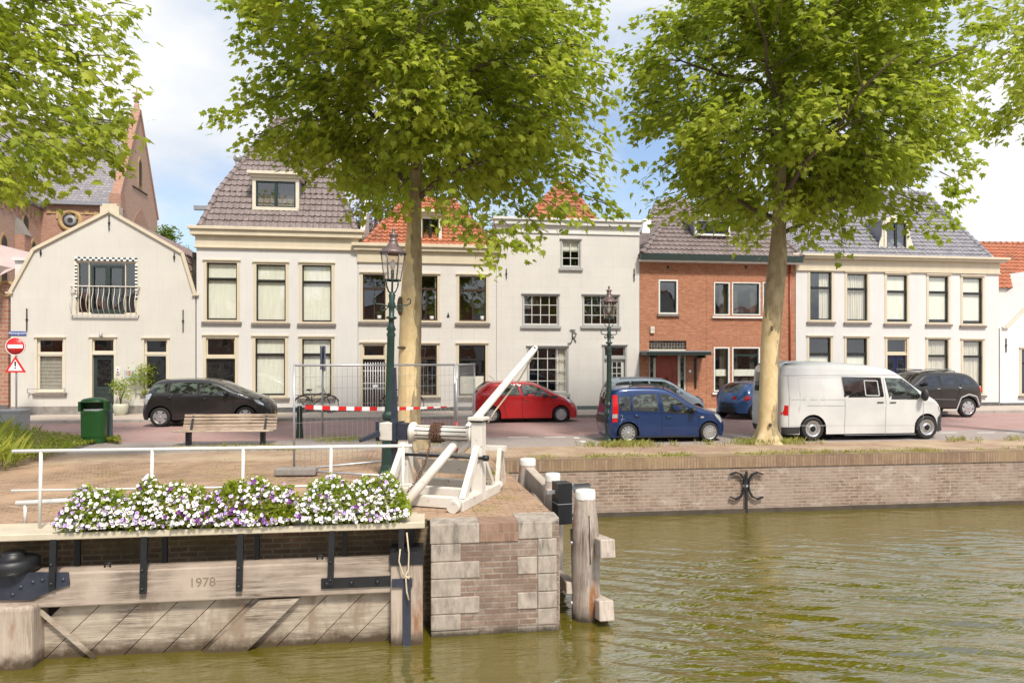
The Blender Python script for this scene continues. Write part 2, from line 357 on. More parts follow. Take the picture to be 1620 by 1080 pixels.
M['lampred'] = paint('tail_lamp_red', (.55,.01,.01), .15, .1, 8, bump=0)
M['lampwhite'] = paint('head_lamp_clear', (.62,.64,.66), .1, .1, 12, .5, bump=0)
M['chrome'] = paint('chrome', (.7,.7,.7), .15, .05, 5, 1.0, bump=0)
M['plate'] = paint('yellow_plate', (.75,.5,.03), .4, .05, 5, bump=0)
def carglass(name, c1, c2):
    m = Mat(name); o = m.obj(); n = m.noise(o, 4.5, 3, .5, (1,1,1.6))
    m.set(m.mix(m.ramp(n, .45, .62), c1, c2), .04); m.b.inputs['Specular IOR Level'].default_value = .9; return m.m
M['carglass'] = carglass('car_glass', (.012,.014,.013), (.10,.13,.11))
M['carglass_dark'] = carglass('dark_car_glass', (.008,.008,.009), (.03,.03,.03))
def leafmat(name, c1, c2, c3, tr=.52):
    m = Mat(name); g = m.n('ShaderNodeAttribute', attribute_name='rnd').outputs['Fac']
    o = m.obj(); n = m.noise(o, 1.1, 3)
    c = m.mix(g, c1, c2); c = m.mix(m.ramp(n, .45, .75, (0,0,0), (.55,.55,.55)), c, c3)
    m.set(c, .55); m.b.inputs['Specular IOR Level'].default_value = .3
    tl = m.n('ShaderNodeBsdfTranslucent', {'Color': m.mix(.5, c, (.42,.55,.04))})
    mx = m.n('ShaderNodeMixShader', {0: tr, 1: m.b.outputs[0], 2: tl.outputs[0]}); m.l(mx.outputs[0], m.out.inputs['Surface']); return m.m
M['leaf'] = leafmat('plane_leaves', (.15,.22,.018), (.50,.54,.06), (.52,.54,.08))
M['leaf_dark'] = leafmat('dark_leaves', (.05,.10,.02), (.12,.19,.03), (.14,.2,.04))
M['leaf_purple'] = leafmat('purple_leaves', (.10,.05,.06), (.20,.11,.11), (.14,.1,.08), .25)
M['leaf_lime'] = leafmat('lime_leaves', (.22,.31,.03), (.42,.50,.07), (.48,.48,.10))
M['grass'] = leafmat('grass_blades', (.20,.24,.04), (.42,.38,.12), (.46,.38,.15), .3)
M['weed'] = leafmat('weed_leaves', (.12,.19,.03), (.44,.44,.07), (.50,.42,.10), .35)
M['petal_w'] = paint('white_petals', (.80,.78,.80), .6, .05, 5, bump=0)
M['petal_l'] = paint('lilac_petals', (.48,.34,.66), .6, .15, 9, bump=0)
M['petal_p'] = paint('purple_petals', (.14,.02,.18), .6, .3, 9, bump=0)
# bark of the planes: pale cream patches against olive-brown flakes
def bark(name, z0, z1, lo, hi, kx):
    m_ = Mat(name); o_ = m_.obj(); sp_ = m_.n('ShaderNodeSeparateXYZ', {0: o_})
    n_ = m_.noise(o_, 1.5, 6, .6, (1.5,1.5,.33)); n2_ = m_.noise(o_, 6, 6, .65, (1,1,.5))
    up_ = m_.n('ShaderNodeMapRange', {'Value': sp_.outputs[2], 'From Min': z0, 'From Max': z1, 'To Min': lo, 'To Max': hi}).outputs[0]
    sx_ = m_.n('ShaderNodeMath', {0: sp_.outputs[0], 1: kx, 2: up_}, operation='MULTIPLY_ADD').outputs[0]
    ad_ = m_.n('ShaderNodeMath', {0: n_, 1: sx_}, operation='ADD').outputs[0]
    n3_ = m_.noise(o_, 2.6, 4, .5, (1,1,.45))
    c_ = m_.mix(m_.ramp(n2_, .35, .7), (.56,.41,.20), (.70,.565,.33)); d_ = m_.mix(m_.ramp(n2_, .35, .65), (.21,.15,.08), (.37,.30,.17))
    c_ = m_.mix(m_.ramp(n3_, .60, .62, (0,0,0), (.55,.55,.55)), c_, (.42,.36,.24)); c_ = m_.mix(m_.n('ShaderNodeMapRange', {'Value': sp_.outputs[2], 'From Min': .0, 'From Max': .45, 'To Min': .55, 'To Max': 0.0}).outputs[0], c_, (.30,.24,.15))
    m_.set(m_.mix(m_.ramp(ad_, .55, .565), c_, d_), .8); m_.bump(ad_, .04, .6); return m_.m
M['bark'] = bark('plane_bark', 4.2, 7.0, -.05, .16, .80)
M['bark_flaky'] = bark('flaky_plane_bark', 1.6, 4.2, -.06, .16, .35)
M['twig'] = paint('twig_bark', (.12,.09,.06), .9, .3, 5)
# canal water
m_ = Mat('canal_water'); o_ = m_.obj()
va_ = m_.n('ShaderNodeMapping', {'Vector': o_, 'Rotation': (0,0,R(9)), 'Scale': (.55, 2.6, 1)}).outputs[0]
n1_ = m_.n('ShaderNodeTexNoise', {'Vector': va_, 'Scale': 4.5, 'Detail': 3.0, 'Roughness': .5, 'Distortion': .8}).outputs['Fac']
n2_ = m_.n('ShaderNodeTexNoise', {'Vector': va_, 'Scale': 6.5, 'Detail': 2.0, 'Roughness': .5}).outputs['Fac']
big_ = m_.noise(o_, .22, 2)
h_ = m_.n('ShaderNodeMath', {0: n2_, 1: .16, 2: n1_}, operation='MULTIPLY_ADD').outputs[0]
m_.set((.098,.082,.007), .015); m_.b.inputs['IOR'].default_value = 3.4
b_ = m_.bump(h_, .018, 1.0)
st_ = m_.n('ShaderNodeMapRange', {'Value': big_, 'From Min': .35, 'From Max': .65, 'To Min': .55, 'To Max': 1.0}).outputs[0]; m_.l(st_, b_.inputs['Strength'])
M['water'] = m_.m
# ---------------------------------------------------------------- ground, roads, water
def sheet(name, pts, z, mat, kind='structure', thick=None):
    mb = MB()
    if thick: mb.prism([(x, y, z) for x, y in pts], (0, 0, -thick))
    else: mb.poly([(x, y, z) for x, y in pts])
    o = mb.build(name, mat, None, (0,0,0), TH); tag(o, kind=kind); return o
QP = 15.0; KERB = 26.0; FAC = 29.0
sheet('ground', [(-900,QP+.6),(900,QP+.6),(900,3000),(-900,3000)], -.03, M['earth'])
sheet('pavement', [(-60,QP+.38),(60,QP+.38),(60,17.3),(-60,17.3)], 0.0, M['pave'])
sheet('parking_strip', [(-60,17.3),(60,17.3),(60,19.7),(-60,19.7)], -.004, M['strip'])
sheet('road', [(-60,19.7),(60,19.7),(60,KERB),(-60,KERB)], -.008, M['road'])
sheet('sidewalk', [(-60,KERB+.12),(60,KERB+.12),(60,FAC+4),(-60,FAC+4)], .10, M['sidewalk'], thick=.2)
mb = MB(); x = -40.0
while x < 40: mb.box(x+.006, x+.994, KERB, KERB+.12, -.1, .105); x += 1.0
tag(mb.build('kerb', M['kerb'], None, (0,0,0), TH), kind='structure')
# lock platform (slightly higher than the street) with the slope down to it
pa0, pa1, pb1 = .12, 1.80, 1.52
PF = 8.74
mb = MB(); z = .1
mb.add([(-30,9.15,z),(pa0-.05,9.15,z),(pa0-.05,PF+.35,z),(pa1,PF+.35,z),(pa1-.16,12.0,z),(-30,12.0,z)], [(0,1,2,3,4,5)])
mb.add([(-30,12,z),(pa1-.16,12,z),(pb1,15.0,.012),(pb1,15.6,.008),(-30,15.6,.008)], [(0,1,2,3,4)])
o = mb.build('lock_pavement', M['lockpave'], None, (0,0,0), TH); tag(o, kind='structure')
mb = MB(); wx0, wx1, wy0, wy1, NXw, NYw = -9.0, 26.0, 1.0, QP+.02, 300, 420
mb.add([(-400,-300,-1.31),(400,-300,-1.31),(400,wy0,-1.31),(-400,wy0,-1.31)],[(0,1,2,3)]); mb.add([(-400,wy0,-1.31),(wx0,wy0,-1.31),(wx0,wy1,-1.31),(-400,wy1,-1.31)],[(0,1,2,3)]); mb.add([(wx1,wy0,-1.31),(400,wy0,-1.31),(400,wy1,-1.31),(wx1,wy1,-1.31)],[(0,1,2,3)])
vs = []
for j in range(NYw+1):
    y = wy0+(wy1-wy0)*j/NYw
    for i in range(NXw+1):
        x = wx0+(wx1-wx0)*i/NXw; u = x*.985+y*-.17; v = y*.985+x*.17
        e = min(1, (i/12), (NXw-i)/12, j/12); am = (.25+.75*min(1, max(0, (QP-1.2-y)/4.0)))*(.55+.45*min(1,max(0,(x+4)/6)))*e
        am *= .75+.6*noise.noise(Vector((u*.25, v*.3, 7)))
        n1 = noise.noise(Vector((x*.33, y*.45, 1.0))); n2 = noise.noise(Vector((x*.5+9, y*.8, 4.0))); n3 = noise.noise(Vector((x*.21, y*.3, 8.0)))
        q1 = .366*x+.93*y+.30*n1; q2 = .26*x+.965*y+.22*n2; q3 = .47*x+.88*y+.25*n3
        wr = min(1, max(0, (x-1.6+(12-y)*.0)/1.2)); far_ = min(1, max(.08, (QP-2.0-y+x*.12)/3.5))
        s1 = math.sin(q1*2*math.pi/.27+2.2*n2); s2 = math.sin(q2*2*math.pi/.19+2.5*n3+1); s3 = math.sin(q3*2*math.pi/.44+1.5*n1)
        env_ = max(.25, 1.0+1.1*noise.noise(Vector((x*.6, y*1.3, 12))))
        h = (.0078*s1*(.7+.3*s1)+.0036*s2+.008*s3)*env_*(wr*far_+.10) + (1-wr)*(.012*noise.noise(Vector((x*1.6, y*3.2, 2)))+.008*noise.noise(Vector((x*3.5, y*6, 3))))*min(1, max(0,(8.9-y)/1.5)) + .006*noise.noise(Vector((x*1.1, y*4, 6)))
        am = e*1.4
        vs.append((x, y, -1.31+h*am))
mb.add(vs, [(j*(NXw+1)+i, j*(NXw+1)+i+1, (j+1)*(NXw+1)+i+1, (j+1)*(NXw+1)+i) for j in range(NYw) for i in range(NXw)], 0, True)
tag(mb.build('canal_water', M['water'], None, (0,0,0), TH), kind='structure')
# road marks
mrk = [(820,692),(879,693),(913,692),(927,697),(1330,672),(1372,690),(1500,683),(1545,684),(1590,683),(1420,684)]
mb = MB()
for px, py in [(820,691),(878,691),(1330,692),(1500,684),(1560,684),(1605,684),(1390,690)]:
    a, p = ong(px, py); mb.box(a-.3, a+.3, p-.05, p+.05, -.003, .001)
for px, py in [(912,692),(922,698)]:
    a, p = ong(px, py); mb.box(a-.08, a+.08, p-.12, p+.12, -.003, .001)
tag(mb.build('road_marking', M['mark'], None, (0,0,0), TH), kind='structure')
# quay wall
r = empty('quay_wall', (0,0,0), TH, 'long low brick quay wall with a soldier course along the canal', 'quay wall')
mb = MB(); mb.box(pb1-.2, 60, QP+.02, QP+.5, -3, -.26); mb.build('wall_face', M['quay'], r)
mb = MB(); mb.box(pb1-.2, 60, QP-.01, QP+.42, -.26, .006); mb.build('coping', M['coping'], r)
mb = MB(); mb.box(pb1-.2, 60, QP-.06, QP+.02, -2, -1.22); mb.build('footing', M['wetbrick'], r)
# pier / lock head
r = empty('lock_pier', (0,0,0), TH, 'brick lock pier with pale stone quoins at the canal corner', 'lock pier')
mb = MB()
mb.add([(pa0+.03,PF+.013,-3),(pa1-.03,PF+.013,-3),(pb1,QP+.4,-3),(pa0+.03,QP+.4,-3),(pa0+.03,PF+.013,.09),(pa1-.03,PF+.013,.09),(pb1,QP+.4,.0),(pa0+.03,QP+.4,.0)],
       [(0,1,5,4),(1,2,6,5),(3,0,4,7)]); mb.build('brick_core', M['quay_pale'], r)
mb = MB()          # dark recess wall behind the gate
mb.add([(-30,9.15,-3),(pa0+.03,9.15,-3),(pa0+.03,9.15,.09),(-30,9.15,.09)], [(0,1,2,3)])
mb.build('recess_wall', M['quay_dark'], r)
mb = MB(); mb.box(pa0+.61, pa0+1.11, PF, PF+.38, -.12, .112); mb.build('soldier_course', M['coping_red'], r)
def stone(x0, x1, z0, z1, dy=0, cham=None, deep=.35, y=PF):
    mb = MB(); jit = random.uniform(-.006,.006)
    if cham: pts = [(x0,y+jit),(x1-cham,y+jit),(x1,y+cham*1.4),(x1,y+deep),(x0,y+deep)]
    else: pts = [(x0,y+jit),(x1,y+jit),(x1,y+deep),(x0,y+deep)]
    mb.prism([(a, b, z1) for a, b in pts], (0,0,-(z1-z0)))
    o = mb.build('stone_block', M['stone'], r); bv = o.modifiers.new('b','BEVEL'); bv.width = .012; bv.segments = 2
    return o
stone(pa0-.02, pa0+.61, -.13, .12, deep=.4)
stone(pa0+1.11, pa1+.01, -.10, .12, cham=.14, deep=.55)
zs = [-.13,-.36,-.58,-.81,-1.03,-1.24,-1.45]; zs2 = [-.10,-.33,-.56,-.79,-1.01,-1.23,-1.45]
for i in range(6):
    wl = .37 if i % 2 == 0 else .61
    stone(pa0-.01, pa0+wl, zs[i+1]+.004, zs[i]-.004)
    wr = .34 if i % 2 == 0 else .58
    if i % 2: stone(pa1-wr, pa1-.32, zs2[i+1]+.004, zs2[i]-.004)
    stone(pa1-.31, pa1, zs2[i+1]+.004, zs2[i]-.004, cham=.07)

# ---------------------------------------------------------------- houses
def wall(mb, outline, holes, depth, mi=0, back=True, rev=.22):
    zs = sorted(set([p[1] for p in outline] + [h[k] for h in holes for k in (1, 3)]))
    n = len(outline)
    def span(z, zref):
        xs = []
        for i in range(n):
            (xa, za), (xb, zb) = outline[i], outline[(i+1) % n]
            if za == zb: continue
            if min(za, zb) < zref < max(za, zb): xs.append(xa + (xb-xa)*(z-za)/(zb-za))
        return min(xs), max(xs)
    for z0, z1 in zip(zs, zs[1:]):
        if z1-z0 < 1e-5: continue
        zm = (z0+z1)/2; l0, r0 = span(z0, zm); l1, r1 = span(z1, zm)
        hs = sorted([h for h in holes if h[1] <= z0+1e-6 and h[3] >= z1-1e-6])
        cur0, cur1 = l0, l1
        for h in hs:
            mb.poly([(cur0,0,z0),(h[0],0,z0),(h[0],0,z1),(cur1,0,z1)], mi); cur0 = cur1 = h[2]
        mb.poly([(cur0,0,z0),(r0,0,z0),(r1,0,z1),(cur1,0,z1)], mi)
    for x0, z0, x1, z1 in holes:
        for a, b in (((x0,z0),(x1,z0)),((x1,z0),(x1,z1)),((x1,z1),(x0,z1)),((x0,z1),(x0,z0))):
            mb.poly([(a[0],0,a[1]),(b[0],0,b[1]),(b[0],rev,b[1]),(a[0],rev,a[1])], mi)
    for i in range(n):
        a, b = outline[i], outline[(i+1) % n]
        mb.poly([(a[0],0,a[1]),(b[0],0,b[1]),(b[0],depth,b[1]),(a[0],depth,a[1])], mi)
    if back: mb.poly([(x, depth, z) for x, z in outline][::-1], mi)

class House:
    def __init__(s, name, label, cat, px0, px1, p=FAC):
        s.p = p; s.px0, s.px1 = px0, px1
        s.a0 = (onp(px0, 571, p)[0] + onp(px1, 571, p)[0])/2
        s.root = empty(name, W(s.a0, p, 0), TH, label, cat); s.holes = []
    def q(s, px, py, d=0.0):
        a, z = onp(px, py, s.p+d); return a - s.a0, z
    def x(s, px, d=0.0): return s.q(px, 571, d)[0]
    def window(s, x0, y0, x1, y1, sash='black_sash', sur='cream', m=4.5, transom=None, vbar=None, grid=None, curtain=None, sill='sill', sw=.05, head=True, bottom_m=None, proud=.018, glass='glass', sillout=.09, vbar_top=False, headd=.05):
        # x0..y1: the sash rectangle in photo pixels; m: width of the surround
        ax, az1 = s.q((x0), y0); bx, az0 = s.q(x1, y1); mm = m/38.0; bm = mm if bottom_m is None else bottom_m/38.
        hx0, hz0, hx1, hz1 = ax-mm, az0-bm, bx+mm, az1+mm
        s.holes.append((hx0, hz0, hx1, hz1))
        w = MB()
        # surround
        w.box(hx0, ax, -proud, .14, hz0, hz1, 0); w.box(bx, hx1, -proud, .14, hz0, hz1, 0)
        w.box(ax, bx, -proud, .14, az1, hz1, 0); 
        if bm > .005: w.box(ax, bx, -proud-.01, .14, hz0, az0, 0)
        if head: w.box(hx0-.03, hx1+.03, -proud-headd, .0, hz1-.035, hz1+.015, 0)
        # sash
        def fr(a0, a1, b0, b1, y0_, y1_):
            w.box(a0, a0+sw, y0_, y1_, b0, b1, 1); w.box(a1-sw, a1, y0_, y1_, b0, b1, 1)
            w.box(a0+sw, a1-sw, y0_, y1_, b0, b0+sw*1.2, 1); w.box(a0+sw, a1-sw, y0_, y1_, b1-sw, b1, 1)
        panes = []
        if transom:
            tz = s.q(x0, transom)[1]
            fr(ax, bx, tz, az1, .075, .125); fr(ax, bx, az0, tz, .05, .11); w.box(ax, bx, .035, .05, tz-.03, tz+.03, 1)
            panes = [(ax+sw, bx-sw, tz+sw, az1-sw, .10), (ax+sw, bx-sw, az0+sw, tz-sw, .085)]
        else:
            fr(ax, bx, az0, az1, .05, .11); panes = [(ax+sw, bx-sw, az0+sw, az1-sw, .085)]
        lowtop = (s.q(x0, transom)[1] if transom else az1)
        if vbar:
            for vb in vbar:
                vx = s.x(vb); w.box(vx-.02, vx+.02, .055, .105, az0, az1 if vbar_top else lowtop, 1)
        if grid:
            c, r_ = grid
            for i in range(1, c):
                gx = ax + (bx-ax)*i/c; w.box(gx-.016, gx+.016, .058, .10, az0+sw, lowtop-sw*.9, 1)
            for j in range(1, r_):
                gz = az0 + (lowtop-az0)*j/r_; w.box(ax+sw*.9, bx-sw*.9, .062, .098, gz-.016, gz+.016, 1)
        o = w.build('window', [M[sur], M[sash]], s.root)
        g = MB()
        for a0, a1, b0, b1, yy in panes: g.poly([(a0,yy,b0),(a1,yy,b0),(a1,yy,b1),(a0,yy,b1)])
        g.build('pane', M[glass], o, fix=False)
        # dark room behind so that each window is closed in depth
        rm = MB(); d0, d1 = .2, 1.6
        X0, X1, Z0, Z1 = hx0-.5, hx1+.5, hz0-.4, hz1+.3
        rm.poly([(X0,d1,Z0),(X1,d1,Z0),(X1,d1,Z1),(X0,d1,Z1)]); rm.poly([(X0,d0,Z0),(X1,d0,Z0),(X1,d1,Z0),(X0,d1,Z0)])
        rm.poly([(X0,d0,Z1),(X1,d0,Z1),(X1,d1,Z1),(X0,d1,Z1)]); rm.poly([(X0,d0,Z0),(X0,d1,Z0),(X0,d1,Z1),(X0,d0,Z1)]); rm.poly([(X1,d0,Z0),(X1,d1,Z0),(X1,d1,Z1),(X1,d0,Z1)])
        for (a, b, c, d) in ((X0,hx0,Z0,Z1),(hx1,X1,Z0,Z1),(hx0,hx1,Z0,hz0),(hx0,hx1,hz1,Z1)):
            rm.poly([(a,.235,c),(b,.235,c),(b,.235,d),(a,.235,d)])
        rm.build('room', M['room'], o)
        if curtain:
            cb = MB(); kind, amt = curtain
            if kind == 'blind':
                zb = az1 - (az1-az0)*amt
                cb.box(ax-.02, bx+.02, .142, .15, zb, az1+.02); cb.build('curtain', M['curtain'], o)
            elif kind == 'band':
                cb.box(ax-.02, bx+.02, .142, .15, az0+(az1-az0)*.34, az0+(az1-az0)*.50); cb.build('curtain', M['curtain'], o)
            elif kind == 'half':
                cb.box(ax-.02, bx+.02, .142, .15, az0-.02, az0+(az1-az0)*amt); cb.build('curtain', M['curtain'], o)
            else:
                def cloth(xa, xb):
                    nn = max(8, int((xb-xa)/.025)); vs = []
                    for i in range(nn+1):
                        xx = xa + (xb-xa)*i/nn; yy = .185 + .03*math.sin(xx*55) + .010*math.sin(xx*23)
                        vs += [(xx, yy, az0-.05), (xx, yy*1.0-.0, az1+.03)]
                    cb.add(vs, [(2*i, 2*i+2, 2*i+3, 2*i+1) for i in range(nn)], 0, True)
                wd = bx-ax
                if kind == 'drapes': cloth(ax, ax+wd*amt); cloth(bx-wd*amt, bx)
                if kind == 'full': cloth(ax, bx)
                if kind == 'left': cloth(ax, ax+wd*amt)
                if kind == 'right': cloth(bx-wd*amt, bx)
                cb.build('curtain', M['drape'] if kind != 'full' or amt < 1 else M['curtain'], o)
        if sill:
            sb = MB(); sb.box(hx0-.07, hx1+.07, -sillout, .1, hz0-.10, hz0); sb.build('sill', M[sill], o)
        return o
    def wall(s, outline, mat, depth=8.0, plinth=None, pz=None, name='wall'):
        mb = MB(); wall(mb, outline, s.holes, depth); o = mb.build(name, mat, s.root)
        if plinth:
            xs = [p[0] for p in outline]; x0, x1 = min(xs), max(xs); cur = x0; pb = MB()
            for h in sorted([h for h in s.holes if h[1] < pz-.02]):
                pb.box(cur, h[0], -.03, .0, .0, pz); cur = h[2]
            pb.box(cur, x1, -.03, .0, .0, pz); pb.build('plinth', plinth, s.root)
        return o
    def anchors(s, lst):
        for px, y0, y1 in lst:
            x, z1 = s.q(px, y0); z0 = s.q(px, y1)[1]; mb = MB(); mb.bar((x,-.03,z0),(x,-.03,z1),.035,.03); mb.box(x-.035,x+.035,-.055,-.01,(z0+z1)/2-.03,(z0+z1)/2+.03)
            mb.build('wall_anchor', M['iron'], s.root)

def tile_plane(mb, poly, col=.235, row=.33, amp=.028, lift=.045, mi=0, eave=0):
    """poly: 3d convex, edge poly[0]->poly[1] is the eave; rows of wavy pantiles with real steps"""
    P = [Vector(p) for p in poly]; U = (P[1]-P[0]).normalized(); N = U.cross(P[2]-P[1]).normalized()
    if N.z < 0: N = -N
    V = N.cross(U).normalized()
    if (P[-1]-P[0]).dot(V) < 0: V = -V
    q = [((p-P[0]).dot(U), (p-P[0]).dot(V)) for p in P]; vmax = max(b for a, b in q)
    def span(v):
        xs = []; n = len(q)
        for i in range(n):
            (a0,b0),(a1,b1) = q[i], q[(i+1)%n]
            if abs(b1-b0) < 1e-6: continue
            if min(b0,b1)-1e-6 <= v <= max(b0,b1)+1e-6: xs.append(a0+(a1-a0)*(v-b0)/(b1-b0))
        return (min(xs), max(xs)) if len(xs) > 1 else None
    nr = max(1, int(round(vmax/row))); row = vmax/nr; SUB = 6; st = col/SUB
    for j in range(nr):
        v0, v1 = j*row - (0 if j else .05), (j+1)*row
        sp0 = span(max(v0, 1e-4)+.02); sp1 = span(min(v1, vmax)-.02)
        if not sp0 or not sp1: continue
        a, b = (sp0[0]+sp1[0])/2, (sp0[1]+sp1[1])/2
        if b-a < .08: continue
        i0, i1 = math.ceil(a/st), math.floor(b/st)
        us = [a] + [i*st for i in range(i0, i1+1)] + [b]; vs = []; jt = random.uniform(-.006, .006)
        for u in us:
            ph = (u/col) % 1.0; w = amp*(math.cos(2*math.pi*ph)*.8 + .35*math.cos(4*math.pi*ph)); tid = int(u//col)
            rj = ((tid*73856093 ^ j*19349663) & 255)/255.0*.012
            vs += [P[0]+U*u+V*(v0)+N*(w-.02), P[0]+U*u+V*(v0+jt)+N*(w+lift+rj), P[0]+U*u+V*(v1+.02)+N*(w+rj*.4)]
        n = len(us); fs = []
        for i in range(n-1): fs += [(3*i, 3*i+3, 3*i+4, 3*i+1), (3*i+1, 3*i+4, 3*i+5, 3*i+2)]
        mb.add(vs, fs, mi, False)
    mb.poly([p - N*.05 for p in P], mi)
def caps(mb, a, b, r=.11, ln=.36, mi=0):
    a = Vector(a); b = Vector(b); d = b-a; n = max(1, int(d.length/ln)); d = d/n
    for i in range(n):
        p = a + d*i; mb.tube([p - d*.08, p + d*.12, p + d*1.0], [r*1.22, r*1.15, r*.92], 10, mi)
def hip_roof(h, levels, mat, name='roof', cap=True, sides='flrb'):
    """levels: (xl, xr, yf, yb, zl, zr) rising"""
    mb = MB(); cb = MB()
    for (a, b) in zip(levels, levels[1:]):
        A = [(a[0],a[2],a[4]),(a[1],a[2],a[5]),(a[1],a[3],a[5]),(a[0],a[3],a[4])]
        B = [(b[0],b[2],b[4]),(b[1],b[2],b[5]),(b[1],b[3],b[5]),(b[0],b[3],b[4])]
        for k, c in enumerate('frbl'):
            if c in sides:
                poly = [A[k], A[(k+1)%4], B[(k+1)%4], B[k]]
                if (Vector(B[(k+1)%4])-Vector(B[k])).length < .02: poly = poly[:3]
                if c in 'fl' or c == 'r': tile_plane(mb, poly)
                else: mb.poly(poly)
        if cap:
            caps(cb, A[0], B[0]); caps(cb, A[1], B[1])
    if cap:
        t = levels[-1]; caps(cb, (t[0],t[2],t[4]), (t[1],t[2],t[5]))
    o = mb.build(name, mat, h.root); 
    if cap: cb.build('ridge_tile', mat, o)
    return o
def cornice(h, px0, px1, ys, mat, outs, name='cornice', d=0):
    """ys: list of (y at px0, y at px1); outs: protrusion between them"""
    mb = MB()
    for (ya, yb), (yc, yd), out in zip(ys, ys[1:], outs):
        xa = h.x(px0)-max(0, out-.02); xb = h.x(px1)+max(0, out-.02)
        z1 = (h.q(px0, ya)[1]+h.q(px1, yb)[1])/2; z0 = (h.q(px0, yc)[1]+h.q(px1, yd)[1])/2
        mb.box(xa, xb, -out, .05 if out < .1 else .3, z0, z1)
    o = mb.build(name, mat, h.root); bv = o.modifiers.new('b','BEVEL'); bv.width = .015; bv.segments = 2
    return o

# ---- A: cream gambrel house with French balcony
A = House('gable_house', 'cream plastered house with a gambrel gable and a little balcony', 'house', 17, 310)
A.window(58.5,534,100,556,'cream_light','cream_light',3,sill=None, sw=.09)
A.holes.pop()
xa, z1 = A.q(57,531); xb, z0 = A.q(102,620); 
# lower-left window with guard rail
def simple_hole(h, x0, y0, x1, y1): a, b = h.q(x0, y1), h.q(x1, y0); h.holes.append((a[0], a[1], b[0], b[1]))
for o in [x for x in A.root.children]: 
    for c in o.children: bpy.data.objects.remove(c)
    bpy.data.objects.remove(o)
wA1 = A.window(58.5,535,100.5,619,'cream_light','cream_light',2.5,transom=560,curtain=None,sill='sill',sw=.075)
bl = MB(); x0, z1 = A.q(60,562); x1, z0 = A.q(100,619); z = z0+.05
while z < z1: bl.box(x0, x1, .17, .185, z, z+.028); z += .055
bl.build('slat_blind', M['drape'], wA1)
wA2 = A.window(228,536,265,619,'cream_light','cream_light',2.5,transom=560,sill='sill',sw=.075)
for px0, px1 in ((47,106),(216,268)):
    gr = MB(); xa, z1 = A.q(px0,614.5); xb, z0 = A.q(px1,621)
    gr.bar((xa,-.16,z1),(xb,-.16,z1),.03,.025); 
    for xx in (xa, xb): gr.bar((xx,-.16,z1),(xx,-.16,z0),.025,.025); gr.bar((xx,-.16,z0),(xx,.0,z0),.025,.025)
    gr.build('window_rail', M['galv'], A.root)
# door A
def door(h, x0, y0, x1, y1, mat, transom, sur='cream', m=4, panels=None, glassp=None, bars=None, double=False, knob=True, transgl=True):
    """x0..y0 opening in px (inner of surround), transom y"""
    ax, z1 = h.q(x0, y0); bx, _ = h.q(x1, y0); zt = h.q(x0, transom)[1]; z0 = .12; mm = m/38.
    h.holes.append((ax-mm, z0, bx+mm, z1+mm))
    w = MB(); w.box(ax-mm, ax, -.02, .2, z0, z1+mm); w.box(bx, bx+mm, -.02, .2, z0, z1+mm); w.box(ax, bx, -.02, .2, z1, z1+mm); w.box(ax, bx, -.0, .18, zt-.05, zt+.06)
    w.box(ax-mm-.03, bx+mm+.03, -.07, 0, z1+mm-.03, z1+mm+.02)
    s = .05; w.box(ax, ax+s, .05, .1, zt+.06, z1); w.box(bx-s, bx, .05, .1, zt+.06, z1); w.box(ax+s, bx-s, .05, .1, z1-s, z1); w.box(ax+s, bx-s, .05, .1, zt+.06, zt+.06+s)
    o = w.build('door_frame', M[sur], h.root)
    g = MB(); g.poly([(ax+s,.08,zt+.1),(bx-s,.08,zt+.1),(bx-s,.08,z1-s),(ax+s,.08,z1-s)]); g.build('pane', M['glass'], o, fix=False)
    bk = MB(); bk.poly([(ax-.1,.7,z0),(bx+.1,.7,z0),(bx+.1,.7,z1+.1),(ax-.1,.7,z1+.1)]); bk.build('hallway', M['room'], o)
    d = MB(); zd = zt-.05; d.box(ax+.005, bx-.005, .11, .17, z0+.005, zd-.005)
    n = 2 if double else 1; wd = (bx-ax)/n
    for i in range(n):
        l, r_ = ax+i*wd, ax+(i+1)*wd; t = .09 if double else .13
        for (q0, q1) in ((.06,.32),(.42,.94)) if not panels else panels:
            za, zb = z0+(zd-z0)*q0, z0+(zd-z0)*q1
            d.box(l+t-.03, r_-t+.03, .095, .112, za-.03, za); d.box(l+t-.03, r_-t+.03, .095, .112, zb, zb+.03)
            d.box(l+t-.03, l+t, .095, .112, za, zb); d.box(r_-t, r_-t+.03, .095, .112, za, zb)
            if q0 < .4: d.box(l+t+.04, r_-t-.04, .098, .112, za+.04, zb-.04)
        if double: d.box(l if i else r_-.012, l+.012 if i else r_, .09, .112, z0, zd)
    dd = d.build('door', mat, h.root); kb = MB(); kb.ball(((ax+.1) if knob != 'r' else bx-.1, .07, z0+1.0), .035); kb.tube([((ax+.1) if knob != 'r' else bx-.1,.07,z0+1.0),((ax+.1) if knob != 'r' else bx-.1,.12,z0+1.0)],.015)
    kb.build('door_knob', M['chrome'], dd)
    if glassp:
        gg = MB()
        for i in range(n):
            l, r_ = ax+i*wd, ax+(i+1)*wd; t = .1 if double else .15; za, zb = z0+(zd-z0)*glassp[0], z0+(zd-z0)*glassp[1]
            gg.box(l+t, r_-t, .104, .113, za, zb)
            for k in range(1, 6):
                xx = l+t+(r_-l-2*t)*k/6; gg.bar((xx-.03,.098,za),(xx+.03,.098,zb),.008,.01,1); gg.bar((xx+.03,.096,za),(xx-.03,.096,zb),.008,.01,1)
            for k in range(1, 8):
                zz = za+(zb-za)*k/8; gg.ball(((l+r_)/2 + .08*math.sin(k*2.1), .1, zz), .03, 6, 4, 1, (1,.3,1))
        gg.build('door_grille', [M['carglass_dark'], M['iron']], dd)
    return o, dd
door(A, 146,536,180.5,651, M['doorgreen'], 559, 'cream_light', 3.5, glassp=(.46,.92), knob='r')
